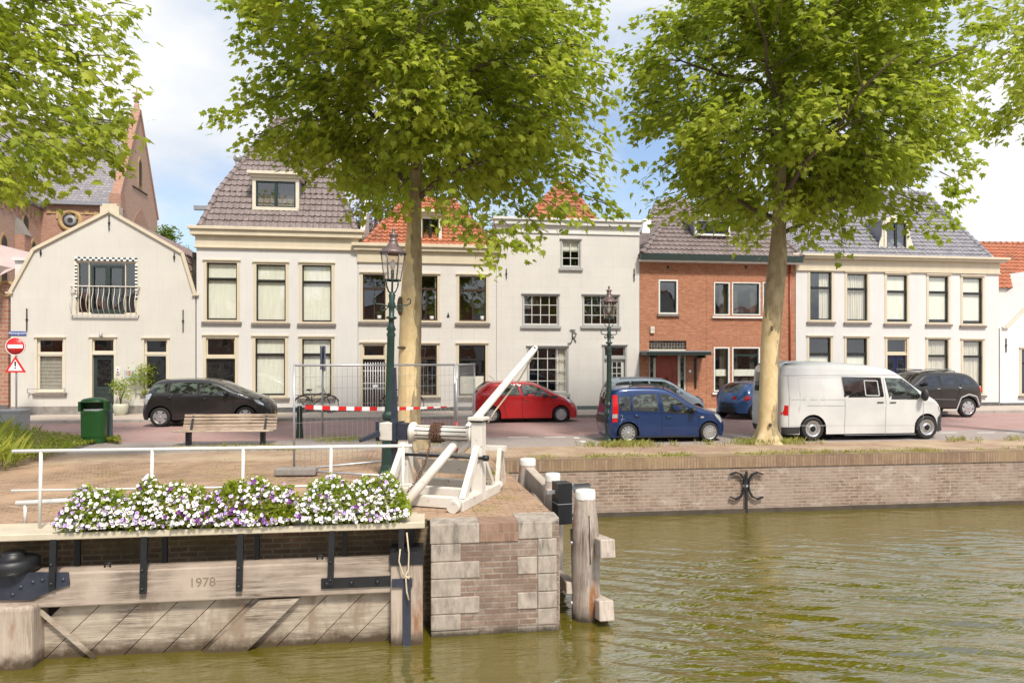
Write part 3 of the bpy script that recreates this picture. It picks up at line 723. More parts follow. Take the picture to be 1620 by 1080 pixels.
# balcony opening
fr_o = A.window(121,413,215,497,'cream_light','cream_light',4,sill=None,sw=.05,head=False,vbar=[140,197.5],bottom_m=0.2)
mb = MB()
x0, z1 = A.q(144,419); x1, z0 = A.q(196,497); xm = (x0+x1)/2
for a_, b_ in ((x0, xm),(xm, x1)):
    mb.box(a_, a_+.09, .02, .07, z0, z1); mb.box(b_-.09, b_, .02, .07, z0, z1); mb.box(a_+.09, b_-.09, .02, .07, z1-.09, z1); mb.box(a_+.09, b_-.09, .02, .07, z0, z0+.2)
mb.build('balcony_door', M['doorgreen'], A.root)
mb = MB()      # scalloped awning valance in the head and down the sides
xa, zt = A.q(119,406.5); xb, zb = A.q(218,417); n = 22; st = (xb-xa)/n
for i in range(n):
    for j in range(2): mb.box(xa+i*st, xa+(i+1)*st, -.045-.002*j, -.035, zt-.07*(j+1), zt-.07*j, (i+j) % 2)
mb.build('striped_valance', [M['whitep'], M['doorgreen']], A.root); zs_ = A.q(119,470)[1]
for side in (xa+.0, xb-.09):
    mb = MB()
    z = zt-.25; k = 0
    while z > zs_: mb.box(side, side+.09, -.04, -.03, z-.07, z, k % 2); z -= .07; k += 1
    mb.build('striped_valance', [M['whitep'], M['doorgreen']], A.root)
mb = MB()      # bellied balcony railing
xa, zt = A.q(114,453); xb, zb = A.q(221,498.5)
mb.bar((xa,-.22,zt),(xb,-.22,zt),.05,.035); mb.bar((xa+.03,-.12,zb),(xb-.03,-.12,zb),.05,.04)
mb.bar((xa,-.22,zt),(xa,.02,zt),.04,.03); mb.bar((xb,-.22,zt),(xb,.02,zt),.04,.03); mb.bar((xa+.03,-.12,zb),(xa+.03,.02,zb),.04,.03); mb.bar((xb-.03,-.12,zb),(xb-.03,.02,zb),.04,.03)
hh = zt-zb
for i in range(13):
    x = xa+.06+(xb-xa-.12)*i/12; pts = [(x, -.12-.20*math.sin(math.pi*min(1,t*1.25))*(1-.25*t)-.08*t, zb+hh*t) for t in [k/8 for k in range(9)]]
    mb.tube(pts, .013, 5)
mb.build('balcony_railing', M['white_worn'], A.root)
o17 = A.q
outl = [A.q(17,655), A.q(309,655), A.q(309,462), A.q(289,402), A.q(173.5,335), A.q(53.5,395), A.q(17,468)]
outl[0] = (outl[0][0], 0.0); outl[1] = (outl[1][0], 0.0); 
zz = (outl[2][1]+outl[6][1])/2; outl[2] = (outl[2][0], zz); outl[6] = (outl[6][0], zz); z3 = (outl[3][1]+outl[5][1])/2; outl[3] = (outl[3][0], z3); outl[5] = (outl[5][0], z3)
A.wall(outl, M['plaster_cream'], 9.0, M['plinth_grey'], .42)
A.anchors([(43,488,523),(290,490,525),(65,395,405),(276,400,413),(173,341,365)])
mb = MB(); ed = [outl[2], outl[3], outl[4], outl[5], outl[6]]     # barge boards
for (xa, za), (xb, zb) in zip(ed, ed[1:]): mb.bar((xa,-.04,za+.03),(xb,-.04,zb+.03),.12,.09, up=(0,1,0))
mb.bar((outl[2][0]-.1,-.04,outl[2][1]),(outl[2][0]+.15,-.04,outl[2][1]),.12,.06); mb.bar((outl[6][0]-.15,-.04,outl[6][1]),(outl[6][0]+.1,-.04,outl[6][1]),.12,.06)
mb.box(outl[4][0]-.35, outl[4][0]+.35, -.02, .35, outl[4][1]-.12, outl[4][1]+.22); mb.box(outl[4][0]-.27, outl[4][0]+.27, -.02, .3, outl[4][1]+.22, outl[4][1]+.32)
mb.build('barge_board', M['cream'], A.root)
mb = MB()
for (xa, za), (xb, zb), s_ in ((ed[0], ed[1], 1), (ed[1], ed[2], 1), (ed[3], ed[4], -1), (ed[2], ed[3], -1)):
    lo, hi = ((xa, za), (xb, zb)) if za < zb else ((xb, zb), (xa, za))
    P = [(lo[0], .12, lo[1]-.02), (lo[0], 9.0, lo[1]-.02), (hi[0], 9.0, hi[1]-.02), (hi[0], .12, hi[1]-.02)]
    tile_plane(mb, P)
mb.build('roof', M['tile_brown'], A.root)
# wall lamp, bell, number plate, street name plate
mb = MB(); x, z = A.q(162,530); mb.lathe([(.02,-.12),(.06,-.08),(.07,.02),(.03,.07),(.001,.1)], (x,-.14,z), 10); mb.bar((x,0,z+.05),(x,-.14,z+.08),.03,.03); mb.build('wall_lamp', M['galv'], A.root)
mb = MB(); x, z = A.q(187,586); mb.box(x-.06,x+.06,-.04,0,z-.13,z+.13,0); mb.ball((x,-.045,z+.05),.03,8,5,1); mb.box(x-.04,x+.04,-.05,-.04,z-.09,z-.04,1); mb.build('doorbell', [M['whitep'], M['darkplastic']], A.root)
x0, z1 = A.q(197,585); x1, z0 = A.q(215,598); mb = MB(); mb.box(x0,x1,-.03,0,z0,z1); npl = mb.build('house_number_plate', M['cab'], A.root)
text_mesh("15", .2, 'number', M['redp'], npl, Matrix.Translation((x0+.15,-.034,(z0+z1)/2+.03)) @ FACE)
x0, z1 = A.q(15.5,524); x1, z0 = A.q(42,530.5); mb = MB(); mb.box(x0,x1,-.03,-.005,z0,z1,0); mb.box(x0+.01,x1-.01,-.032,-.03,z0+.01,z1-.01,0)
spl = mb.build('street_name_plate', [M['bluep'], M['whitep']], A.root)
text_mesh("Herengracht", .125, 'lettering', M['whitep'], spl, Matrix.Translation(((x0+x1)/2,-.034,(z0+z1)/2+.01)) @ FACE)

# ---- B: tall white house with pyramid roof
B = House('steep_roofed_house', 'white house with dark framed tall windows and a steep brown tiled roof', 'house', 311, 566)
sashB = dict(sash='black_sash', sur='cream', m=4.5)
for (x0,y0,x1,y1,t) in ((327,415,375,506,441),(405.5,418,452,508,444),(478,419,524.5,509,446)):
    B.window(x0,y0,x1,y1,transom=t,curtain=('blind',.97),bottom_m=3,**sashB)
for (x0,y0,x1,y1,t) in ((404,535,451,625,561),(478,536,524,625,561)):
    B.window(x0,y0,x1,y1,transom=t,curtain=('blind',.97),bottom_m=4,**sashB)
door(B, 326,534,372,650, M['black_sash'], 565, 'cream', 4.5, double=True, glassp=(.40,.92))
zt = (B.q(311,358)[1]+B.q(566,367)[1])/2
o0 = [(B.x(311),0),(B.x(566),0),(B.x(566),zt-.1),(B.x(311),zt-.1)]
B.wall(o0, M['plaster_white'], 9.0, M['plinth'], .30)
cornice(B, 311, 566, [(357,366),(362,371),(371,379),(372,381),(392,398)], M['cream'], [.30,.22,.10,.06])
cornice(B, 311, 566, [(388,395),(391,398)], M['cream'], [.10], 'architrave')
def lv(h, l, r_, d, yb): (xl, zl), (xr, zr) = h.q(*l, d), h.q(*r_, d); z = (zl+zr)/2; return (xl, xr, d, yb, z, z)
hip_roof(B, [lv(B,(316,356),(562,365),-.1,9.0), lv(B,(346,303),(538,306),1.0,8.0), lv(B,(438,190),(500,190),4.0,5.0)], M['tile_taupe'])
def dormer(h, x0, y0, x1, y1, d, deep, sash, sur='cream', cap=True, m=5, zext=.0, sidemat='lead', double=True, capout=.18):
    g = MB(); ax, z1 = h.q(x0, y0, d); bx, z0 = h.q(x1, y1, d); mm = m/37.
    g.box(ax-mm, ax, d-.05, d+.1, z0-mm, z1+mm); g.box(bx, bx+mm, d-.05, d+.1, z0-mm, z1+mm); g.box(ax, bx, d-.05, d+.1, z1, z1+mm); g.box(ax, bx, d-.07, d+.1, z0-mm, z0)
    if cap:
        g.box(ax-mm-.08, bx+mm+.08, d-.12, d+deep, z1+mm, z1+mm+.12); g.box(ax-mm-capout, bx+mm+capout, d-.12-capout*.7, d+deep, z1+mm+.12, z1+mm+.24)
    o = g.build('dormer', M[sur], h.root)
    s_ = MB(); s_.box(ax-mm+.02, ax-mm+.08, d+.05, d+deep, z0-mm, z1+mm); s_.box(bx+mm-.08, bx+mm-.02, d+.05, d+deep, z0-mm, z1+mm); s_.box(ax-mm, bx+mm, d+.05, d+deep, z1+mm-.04, z1+mm+(.0 if cap else .04)); s_.build('dormer_cheek', M[sidemat], o)
    w = MB(); s = .06
    xs = [(ax, (ax+bx)/2), ((ax+bx)/2, bx)] if double else [(ax, bx)]
    for a, b in xs: w.box(a, a+s, d, d+.06, z0, z1); w.box(b-s, b, d, d+.06, z0, z1); w.box(a+s, b-s, d, d+.06, z0, z0+s); w.box(a+s, b-s, d, d+.06, z1-s, z1)
    w.build('dormer_sash', M[sash], o)
    q = MB(); q.poly([(ax,d+.04,z0),(bx,d+.04,z0),(bx,d+.04,z1),(ax,d+.04,z1)]); q.build('pane', M['glass'], o, fix=False)
    q = MB(); q.poly([(ax,d+.8,z0),(bx,d+.8,z0),(bx,d+.8,z1),(ax,d+.8,z1)]); q.build('room', M['room'], o)
    return o
dormer(B, 405,286,468,329, .45, 1.6, 'green_sash', 'cream_light')
mb = MB(); x, z = B.q(376,262,2.0); mb.tube([(x,2.0,z-1.2),(x,2.0,z+.15)],.1,12); mb.ball((x,2.0,z+.32),.19); mb.build('vent_pipe', M['galv'], B.root)
mb = MB(); x, z = B.q(317,328,2.0); mb.box(x-.25,x+.3,1.9,2.1,z-.12,z+.06); mb.build('roof_hatch', M['lead'], B.root)

# ---- C: white ashlar house with orange roof
Cc = House('orange_roofed_house', 'white house with brown windows, orange tiled roof, behind the pale plane trunk', 'house', 566.5, 785)
for i, (x0,y0,x1,y1,t,v) in enumerate(((574,434,610,506,456,592),(655,436,692,507,457,674),(726.5,437,769,508,459,748))):
    Cc.window(x0,y0,x1,y1,'brown_sash','cream',4,transom=t,vbar=[v],curtain=('drapes',.1) if i == 1 else None,bottom_m=3)
Cc.window(655,546,691,625,'brown_sash','cream',4,transom=567,vbar=[673],bottom_m=3)
Cc.window(726,546,768,625,'black_sash','cream',4,transom=569,curtain=('half',.38),bottom_m=3)
door(Cc, 574,545,609,651, M['brown_sash'], 566, 'cream', 4, glassp=None)
mb = MB(); xa, z1 = Cc.q(578,573); xb, z0 = Cc.q(606,648)
for i in range(8): x = xa+(xb-xa)*i/7; mb.tube([(x,.02,z0),(x,.02,z1)],.014,5)
for z in (z0+.1, (z0+z1)/2-.1, (z0+z1)/2+.12, z1-.12, z1-.35): mb.bar((xa-.1,.02,z),(xb+.1,.02,z),.02,.025)
mb.box(xa+.3, xb-.2, .0, .04, (z0+z1)/2-.06, (z0+z1)/2+.05); mb.build('door_bars', M['whitep'], Cc.root)
def plantpot(h, px, py, d=.25):
    x, z = h.q(px, py, d); mb = MB(); mb.lathe([(.07,0),(.1,.16),(.09,.16)], (x,d,z), 10, 0)
    for k in range(14):
        t = k*2.4; mb.poly([(x,d,z+.15),(x+.12*math.cos(t)-.03,d+.05*math.sin(t),z+.26+.03*(k%3)),(x+.2*math.cos(t),d+.08*math.sin(t),z+.30+.05*(k%4))],1)
    mb.build('pot_plant', [M['whitep'], M['leaf_dark']], h.root)
plantpot(Cc, 600, 505); plantpot(Cc, 763, 506); plantpot(Cc, 683, 506)
zt = (Cc.q(570,385)[1]+Cc.q(785,392)[1])/2
Cc.wall([(Cc.x(566.5),0),(Cc.x(785),0),(Cc.x(785),zt-.05),(Cc.x(566.5),zt-.05)], M['plaster_ashlar'], 9.0, M['plinth'], .26)
cornice(Cc, 567, 784, [(384,391),(389,396),(395,402),(414,420)], M['cream'], [.28,.2,.07])
hip_roof(Cc, [lv(Cc,(576,385),(784,390),-.05,9.0), lv(Cc,(642,314),(716,316),3.6,5.5)], M['tile_orange'])
dormer(Cc, 668,346,694,379, .45, 1.5, 'black_sash', 'cream_light', m=5)
x, z = Cc.q(709,498); mb = MB(); mb.add([(x-.06,-.03,z-.09),(x+.06,-.03,z-.09),(x,-.03,z+.12),(x-.06,0,z-.09),(x+.06,0,z-.09),(x,0,z+.12)],[(0,1,2),(0,3,4,1),(1,4,5,2),(2,5,3,0)]); mb.build('wall_anchor', M['iron'], Cc.root)
# party wall between B and C
mb = MB(); xa = Cc.x(566.5)+.02; zb0 = Cc.q(566,388)[1]; mb.prism([(xa,-.0,zb0),(xa,3.2,zb0),(xa,3.2,zb0+2.6),(xa,.25,zb0+.35)], (.18,0,0)); mb.build('parapet_gable', M['plaster_white'], Cc.root)

# ---- D: white ashlar house with grey small-paned windows
D = House('small_paned_house', 'tall white house with small paned grey windows and two joined iron letters', 'house', 785.5, 1011.5)
D.window(889,380,917,422,'grey_sash','greytrim',2.5,grid=(2,3),sw=.045,curtain=('blind',.42),sill='greytrim')
D.window(828,466,883,514,'grey_sash','greytrim',2.0,grid=(4,3),sw=.05,sill='greytrim')
D.window(923,467,978,514,'grey_sash','greytrim',2.0,grid=(4,3),sw=.05,sill='greytrim')
D.window(836,549,897,620,'grey_sash','greytrim',2.5,grid=(4,4),sw=.05,curtain=('right',.28),sill='greytrim')
od, dd = door(D, 956,548,989,650, M['grey_sash'], 566, 'greytrim', 3, panels=((.05,.32),(.40,.95)))
mb = MB(); xa, z1 = D.q(962,572); xb, z0 = D.q(984,600); mb.box(xa,xb,.1,.113,z0,z1,0)
for i in range(4): x = xa+(xb-xa)*i/3; mb.box(x-.015,x+.015,.09,.1,z0,z1,1)
for i in range(4): z = z0+(z1-z0)*i/3; mb.box(xa,xb,.092,.1,z-.015,z+.015,1)
mb.build('door_lights', [M['carglass_dark'], M['grey_sash']], dd)
zt = (D.q(786,346)[1]+D.q(1011,350)[1])/2
D.wall([(D.x(785.5),0),(D.x(1011.5),0),(D.x(1011.5),zt-.08),(D.x(785.5),zt-.08)], M['plaster_ashlar'], 9.0, M['bingrey'], .26)
cornice(D, 786, 1011, [(345,348),(349,352),(356,359),(357,360)], M['plaster_white'], [.20,.13,.05])
cornice(D, 786, 1011, [(366,369),(369,372)], M['plaster_white'], [.05], 'string_course')
hip_roof(D, [lv(D,(834,350),(946,352),1.2,8.0), lv(D,(852,325),(926,326),1.9,6.5), lv(D,(884,292),(900,292),3.4,5.0)], M['tile_orange'])
D.anchors([(801,425,441),(1003,425,445)])
mb = MB()     # joined iron letters J and R
def P_(px, py): x, z = D.q(px, py); return (x, -.04, z)
mb.tube([P_(901,522),P_(910,522)],.018,6); mb.tube([P_(905,521),P_(905.5,535),P_(904,541),P_(901,543.5),P_(898,542.5)],.02,6)
mb.tube([P_(904.5,526),P_(909,525.5),P_(911.5,528),P_(910.5,532),P_(905,534),P_(908,535),P_(911,541)],.018,6); mb.build('iron_letters', M['iron'], D.root)

# ---- E: red brick house
E = House('red_brick_house', 'red brick house with a green gutter and a flat canopy over its red door', 'house', 1012, 1258)
E.window(1044,444.5,1070,494.5,'green_sash','white',2.5,sill='sill',sw=.04,head=False,curtain=None)
for (x0,x1) in ((1131,1152.5),(1159.5,1201),(1208,1213.5)):
    E.window(x0,448,x1,497,'green_sash','white',1.8,sill=None,sw=.045,head=False)
for (x0,x1) in ((1131,1152),(1160,1200)):
    E.window(x0,551,x1,617,'green_sash','white',2.2,sill=None,sw=.045,head=False,curtain=('band',0), transom=(562 if x0 > 1150 else None))
E.window(1208,551,1230,617,'green_sash','white',2.2,sill=None,sw=.045,head=False)
E.window(1216.5,448,1232,497,'green_sash','white',1.4,sill=None,sw=.045,head=False)
mb = MB()
for x0, x1, y in ((1126,1236,502),(1126,1236,622.5)):
    xa, z = E.q(x0, y); xb = E.x(x1); mb.box(xa, xb, -.09, .0, z-.03, z+.05)
xx = E.x(1126.5); 
mb.build('sill', M['white'], E.root)
for x0, x1, ya, yb in ((1040,1074,435,441.3),(1127,1236,437,445),(1027,1113,530.5,537),(1127,1236,539,547.5),(1127,1236,624.5,631)):
    xa, z1 = E.q(x0, ya); xb, z0 = E.q(x1, yb); mb = MB(); mb.box(xa, xb, -.004, .0, z0, z1); mb.build('soldier_course', M['brick_soldier'], E.root)
# entrance with transom strip, canopy, door, side lights
xa, z1 = E.q(1027,538.5); xb, z0_ = E.q(1086,651); E.holes.append((xa, .12, xb, z1))
mb = MB(); zt_ = E.q(1027,556)[1]
for px0, px1 in ((1027,1029),(1034.5,1038),(1073,1077),(1083,1086)):
    mb.box(E.x(px0), E.x(px1), .05, .15, .12, zt_+.02, 0)
mb.box(xa, xb, .04, .16, zt_-.02, zt_+.1, 0); dr = mb.build('entrance_frame', [M['cream_light']], E.root)
mb = MB(); mb.box(xa, xb, .1, .11, zt_+.1, z1, 0); n = 13
for i in range(n+1): x = xa+(xb-xa)*i/n; mb.box(x-.015, x+.015, .08, .1, zt_+.1, z1, 1)
for i in range(4): z = zt_+.1+(z1-zt_-.1)*i/3; mb.box(xa, xb, .082, .1, z-.015, z+.015, 1)
mb.box(E.x(1029),E.x(1034.5),.1,.11,.5,zt_,0); mb.box(E.x(1077),E.x(1083),.1,.11,.5,zt_,0)
mb.build('leaded_light', [M['carglass'], M['sill']], E.root)
mb = MB(); x0_, x1_ = E.x(1038), E.x(1073); mb.box(x0_, x1_, .09, .14, .13, zt_-.02)
for xm_ in ((x0_+.1, (x0_+x1_)/2-.05), ((x0_+x1_)/2+.05, x1_-.1)):
    for za, zb in ((.3,.9),(1.0,1.75)): mb.box(xm_[0], xm_[1], .078, .09, za, zb)
ed_ = mb.build('door', M['doorred'], E.root); mb = MB(); x, z = (x0_+x1_)/2, 1.35; mb.tube([(x,.07,z-.12),(x+.06,.05,z),(x,.07,z+.12)],.025,6); mb.build('door_knocker', M['iron'], ed_)
mb = MB(); xa, z1 = E.q(1012.5,555); xb, z0 = E.q(1112,562)
mb.box(xa, xb, -.9, .0, z0, z1-.05, 0); mb.box(xa-.02, xb+.02, -.93, .0, z1-.05, z1+.0, 1)
for px in (1030, 1105): x = E.x(px); mb.bar((x,-.7,z0-.06),(x,0,z0-.06),.08,.12,0)
mb.build('entrance_canopy', [M['gutter'], M['lead']], E.root)
mb = MB(); x, z1 = E.q(1100,566); z0 = E.q(1100,614)[1]; mb.box(x-.04,x+.04,-.05,0,z0,z1); mb.build('canopy_stay', M['iron'], E.root)
mb = MB(); x, z = E.q(1031.5,521.5); mb.box(x-.09,x+.09,-.09,0,z-.15,z+.14,0); mb.box(x-.07,x+.07,-.095,-.09,z-.02,z+.05,1); mb.build('alarm_box', [M['cream_light'], M['cab']], E.root)
mb = MB(); x, z = E.q(1091.5,587); mb.box(x-.05,x+.05,-.03,0,z-.06,z+.06); mb.build('doorbell', M['whitep'], E.root)
for px in (1056.5, 1180):
    mb = MB(); x, z = E.q(px, 422); mb.box(x-.06,x+.06,-.006,0,z-.08,z+.05); mb.build('air_vent', M['iron'], E.root)
zt = (E.q(1012,415)[1]+E.q(1258,419)[1])/2
E.wall([(E.x(1012),0),(E.x(1258),0),(E.x(1258),zt),(E.x(1012),zt)], M['brick_red'], 9.0)
mb = MB(); xa, xb = E.x(1010), E.x(1262); mb.box(xa, xb, -.38, .05, zt+.002, zt+.10, 1); mb.box(xa-.02, xb+.02, -.42, -.28, zt+.06, zt+.34, 0); mb.box(xa-.02, xb+.02, -.36, .06, zt+.30, zt+.335, 0)
mb.build('gutter', [M['gutter'], M['white_worn']], E.root)
mb = MB(); x = E.x(1118.5); mb.box(x-.03, x+.03, -.012, 0, 0, zt); mb.build('brick_joint', M['brick_red'], E.root)
mb = MB(); x = E.x(1249); mb.tube([(x,-.05,.1),(x,-.05,zt)],.04,8); mb.build('downpipe', M['doorred'], E.root)
hip_roof(E, [(E.x(1012), E.x(1262), -.35, 9.0, zt+.33, zt+.33), lv(E,(1050,356),(1222,362),1.3,8.0), lv(E,(1082,330),(1180,330),2.9,6.5)], M['tile_taupe'])
dormer(E, 1102,350,1152,371, .5, 1.6, 'navy', 'white', m=3)
mb = MB(); x, z = E.q(1022,364,1.0); mb.prism([(x-.35,.55,z-.3),(x+.0,.55,z-.3),(x+.35,1.3,z+.5),(x-.0,1.3,z+.5)],(0,-.05,.08)); mb.build('skylight', M['white'], E.root)

# ---- F: wide white house with grey roof
F = House('wide_white_house', 'wide white house with five bays of cream framed windows and a blue grey roof', 'house', 1259, 1580)
up = [((1281.5,430,1315.5,506,455),('right',.5)),((1340,433,1372,507,457),('full',.9)),((1403,435,1435,509,461),('blind',.94)),((1469,437,1500,510,462),('blind',.93)),((1523,439,1554,512,464),('blind',.93))]
for (x0,y0,x1,y1,t), cu in up: F.window(x0,y0,x1,y1,'black_sash','cream',4,transom=t,curtain=cu,bottom_m=3.5,sill='sill')
lo_ = [((1280,534,1314,621,560),('half',.66)),((1339,535,1371.5,621,560),('half',.66)),((1468,537,1500,622,563),('full',.9)),((1523.5,539,1554,622,564),('full',.9))]
for (x0,y0,x1,y1,t), cu in lo_: F.window(x0,y0,x1,y1,'black_sash','cream',4,transom=t,curtain=cu,bottom_m=3.5,sill='sill')
door(F, 1403.5,536,1434.5,648, M['navy'], 560, 'cream', 4, double=True, glassp=(.5,.92))
zt = (F.q(1262,401)[1]+F.q(1580,412)[1])/2
F.wall([(F.x(1259),0),(F.x(1580),0),(F.x(1580),zt-.1),(F.x(1259),zt-.1)], M['plaster_cool'], 9.0, M['plinth'], .26)
cornice(F, 1259, 1580, [(400,411),(403.5,414.5),(407,418),(408,419),(424,434)], M['cream'], [.34,.26,.10,.05])
cornice(F, 1259, 1580, [(424,434),(426,436)], M['cream'], [.08], 'architrave')
hip_roof(F, [lv(F,(1262,402),(1570,411),-.2,10.0), lv(F,(1345,296),(1462,312),4.3,6.0)], M['tile_grey'])
dm = dormer(F, 1402,352,1433,393, .35, 1.8, 'black_sash', 'cream_light', cap=False, m=4.5)
mb = MB(); (ax, z1), (bx, z0) = F.q(1402,352,.35), F.q(1433,393,.35); mb.prism([(ax-.14,.33,z1+.12),(bx+.14,.33,z1+.12),((ax+bx)/2,.33,z1+.38)],(0,.5,0))
for s_, xx in ((-1, ax-.12), (1, bx+.12)):
    mb.prism([(xx,.34,z0-.12),(xx+s_*.28,.34,z0-.12),(xx+s_*.22,.34,z0+.25),(xx+s_*.1,.34,z0+.55),(xx+s_*.05,.34,z1+.05),(xx,.34,z1+.1)],(0,.06,0))
mb.box(ax-.42,bx+.42,.28,.4,z0-.22,z0-.12); mb.build('dormer_scrolls', M['cream_light'], dm)

# ---- G: low white gabled house at the right edge, orange roof behind
G = House('low_gabled_house', 'low white gabled house at the right edge of the row', 'house', 1582, 1790, FAC+.02)
G.window(1616,553,1660,622,'black_sash','cream',4,transom=575,curtain=('right',.5))
og = [(G.x(1582),0),(G.x(1790),0),(G.x(1790),G.q(1790,520)[1]),(G.x(1686),G.q(1686,420)[1]),(G.x(1591),G.q(1591,519)[1]),(G.x(1582),G.q(1591,519)[1])]
og[2] = (og[2][0], og[4][1])
G.wall(og, plaster('cool_ashlar_plaster', (.74,.74,.72), 1.1, .40, .93, .06), 6.0, M['plinth'], .22)
mb = MB(); mb.bar((og[4][0]-.2,-.03,og[4][1]+.02),(og[4][0]+.1,-.03,og[4][1]+.02),.12,.06); mb.bar((og[4][0],-.04,og[4][1]+.03),(og[3][0],-.04,og[3][1]+.03),.12,.09,up=(0,1,0)); mb.build('barge_board', M['cream_light'], G.root)
G.anchors([(1591,535,557)])
K = House('orange_roofed_barn', 'large orange tiled roof over a cream wall beyond the low gabled house', 'house', 1560, 1800, FAC+2.2)
zt = K.q(1600,455)[1]; K.wall([(K.x(1575),0),(K.x(1800),0),(K.x(1800),zt),(K.x(1575),zt)], M['plaster_cream'], 7.0)
zr_, zl_ = K.q(1620,374,4.0)[1], K.q(1548,388,4.0)[1]; mb = MB()
x0r, x1r = K.x(1546, 4.0), K.x(1830, 4.0)
tile_plane(mb, [(K.x(1560),-.1,zt),(K.x(1800),-.1,zt),(x1r,4.0,zl_+.25),(x0r,4.0,zl_+.1)], .26, .38)
ob = mb.build('roof', M['tile_orange'], K.root); mb = MB(); caps(mb, (x0r,4.0,zl_+.1),(x1r,4.0,zl_+.25)); mb.build('ridge_tile', M['tile_orange'], ob)
# grey roof of a back wing between the brick house and the wide house
Wg = House('back_wing', 'grey tiled back roof rising behind the red brick house', 'house', 1150, 1290, FAC+5)
zt = Wg.q(1200,420)[1]; Wg.wall([(Wg.x(1150),0),(Wg.x(1290),0),(Wg.x(1290),zt),(Wg.x(1150),zt)], M['plaster_white'], 5)
mb = MB(); tile_plane(mb, [(Wg.x(1150),0,zt),(Wg.x(1290),0,zt),(Wg.x(1290,3.),3,Wg.q(1290,322,3.)[1]),(Wg.x(1195,3.),3,Wg.q(1195,322,3.)[1])]); mb.build('roof', M['tile_grey'], Wg.root)
Wh = House('back_wing', 'taupe tiled back roof beside the parapet of the small paned house', 'house', 985, 1110, FAC+5)
zt = Wh.q(1030,420)[1]; Wh.wall([(Wh.x(985),0),(Wh.x(1110),0),(Wh.x(1110),zt),(Wh.x(985),zt)], M['plaster_white'], 5)
mb = MB(); tile_plane(mb, [(Wh.x(985),0,zt),(Wh.x(1110),0,zt),(Wh.x(1090,3.),3,Wh.q(1090,315,3.)[1]),(Wh.x(1040,3.),3,Wh.q(1040,315,3.)[1])]); mb.build('roof', M['tile_taupe'], Wh.root)

# ---- building left of the alley, with awning
N = House('corner_building', 'brick corner building with a round green striped awning at the left edge', 'house', -140, 14, FAC+1.2)
zt = N.q(0,448)[1]; N.wall([(N.x(-140),0),(N.x(13),0),(N.x(13),zt),(N.x(-140),zt)], M['brick_church'], 5, M['plinth'], .4)
mb = MB(); mb.lathe([(.34,-.02),(.34,.05),(.24,.05),(.24,-.02)], (N.x(10),0,N.q(10,457)[1]), 20, 0, Matrix.Rotation(R(90),4,'X')); mb.build('round_window_frame', M['sand'], N.root)
mb = MB(); x0_, z0_ = N.q(-6,446); x1_ = N.x(20); NS = 14      # quarter-round awning with stripes
rad = N.x(20)-N.x(-4)
for i in range(7):
    a0_, a1_ = R(90*i/7), R(90*(i+1)/7)
    for j in range(8):
        y0_, y1_ = -1.2+1.2*j/8, -1.2+1.2*(j+1)/8
        mb.poly([(x1_-rad*math.cos(a0_),y0_,z0_+rad*math.sin(a0_)),(x1_-rad*math.cos(a1_),y0_,z0_+rad*math.sin(a1_)),(x1_-rad*math.cos(a1_),y1_,z0_+rad*math.sin(a1_)),(x1_-rad*math.cos(a0_),y1_,z0_+rad*math.sin(a0_))], 0)
for i in range(6):          # striped end face
    r0_, r1_ = rad*(1-i/6), rad*(1-(i+1)/6); n = 12
    for k in range(n):
        t0, t1 = R(90*k/n), R(90*(k+1)/n)
        mb.poly([(x1_-r0_*math.cos(t0),-1.2,z0_+r0_*math.sin(t0)),(x1_-r0_*math.cos(t1),-1.2,z0_+r0_*math.sin(t1)),(x1_-r1_*math.cos(t1),-1.2,z0_+r1_*math.sin(t1)),(x1_-r1_*math.cos(t0),-1.2,z0_+r1_*math.sin(t0))], (i+1) % 2)
mb.build('awning', [M['whitep'], paint('awning_green', (.03,.20,.12), .6, .1, 5)], N.root)
mb = MB(); xa, z1 = N.q(19,411); xb, z0 = N.q(46,447); mb.box(xa, xb, .2, 3.0, z0-2.5, z1); mb.box(xa-.06, xb+.1, .1, 3.1, z1, z1+.12); mb.build('white_bay', M['plaster_white'], N.root)
mb = MB()      # pinkish lean-to roof stepping up behind
xa, za = N.q(-60,350,2.5); xb, zb = N.q(52,409,2.5)
mb.add([(N.x(-60),2.0,N.q(-60,440,2.)[1]),(xb,2.0,N.q(52,416,2.0)[1]),(xb,3.5,N.q(52,405,3.5)[1]),(N.x(-60,6.),6.0,N.q(-60,372,6.)[1])],[(0,1,2,3)]); mb.build('lean_to_roof', paint('pink_roofing', (.42,.33,.31), .8, .1, 1), N.root)
mb = MB(); x0, z1 = N.q(0,597); x1, z0 = N.q(10,628)
for k in range(7):
    x = x0+(x1-x0)*k/6; mb.tube([(x,-1.5,z0),(x,-1.5,z1)],.015,5)
for z in (z0,z1): mb.bar((x0,-1.5,z),(x1,-1.5,z),.03,.03)
for k in range(4):
    z = z0+.12+k*.18; mb.tube([(x0+.04+.09*math.cos(t), -1.52, z+.09*math.sin(t)) for t in [i*.7 for i in range(10)]],.012,5)
N_f = mb.build('railing', M['whitep'], N.root)

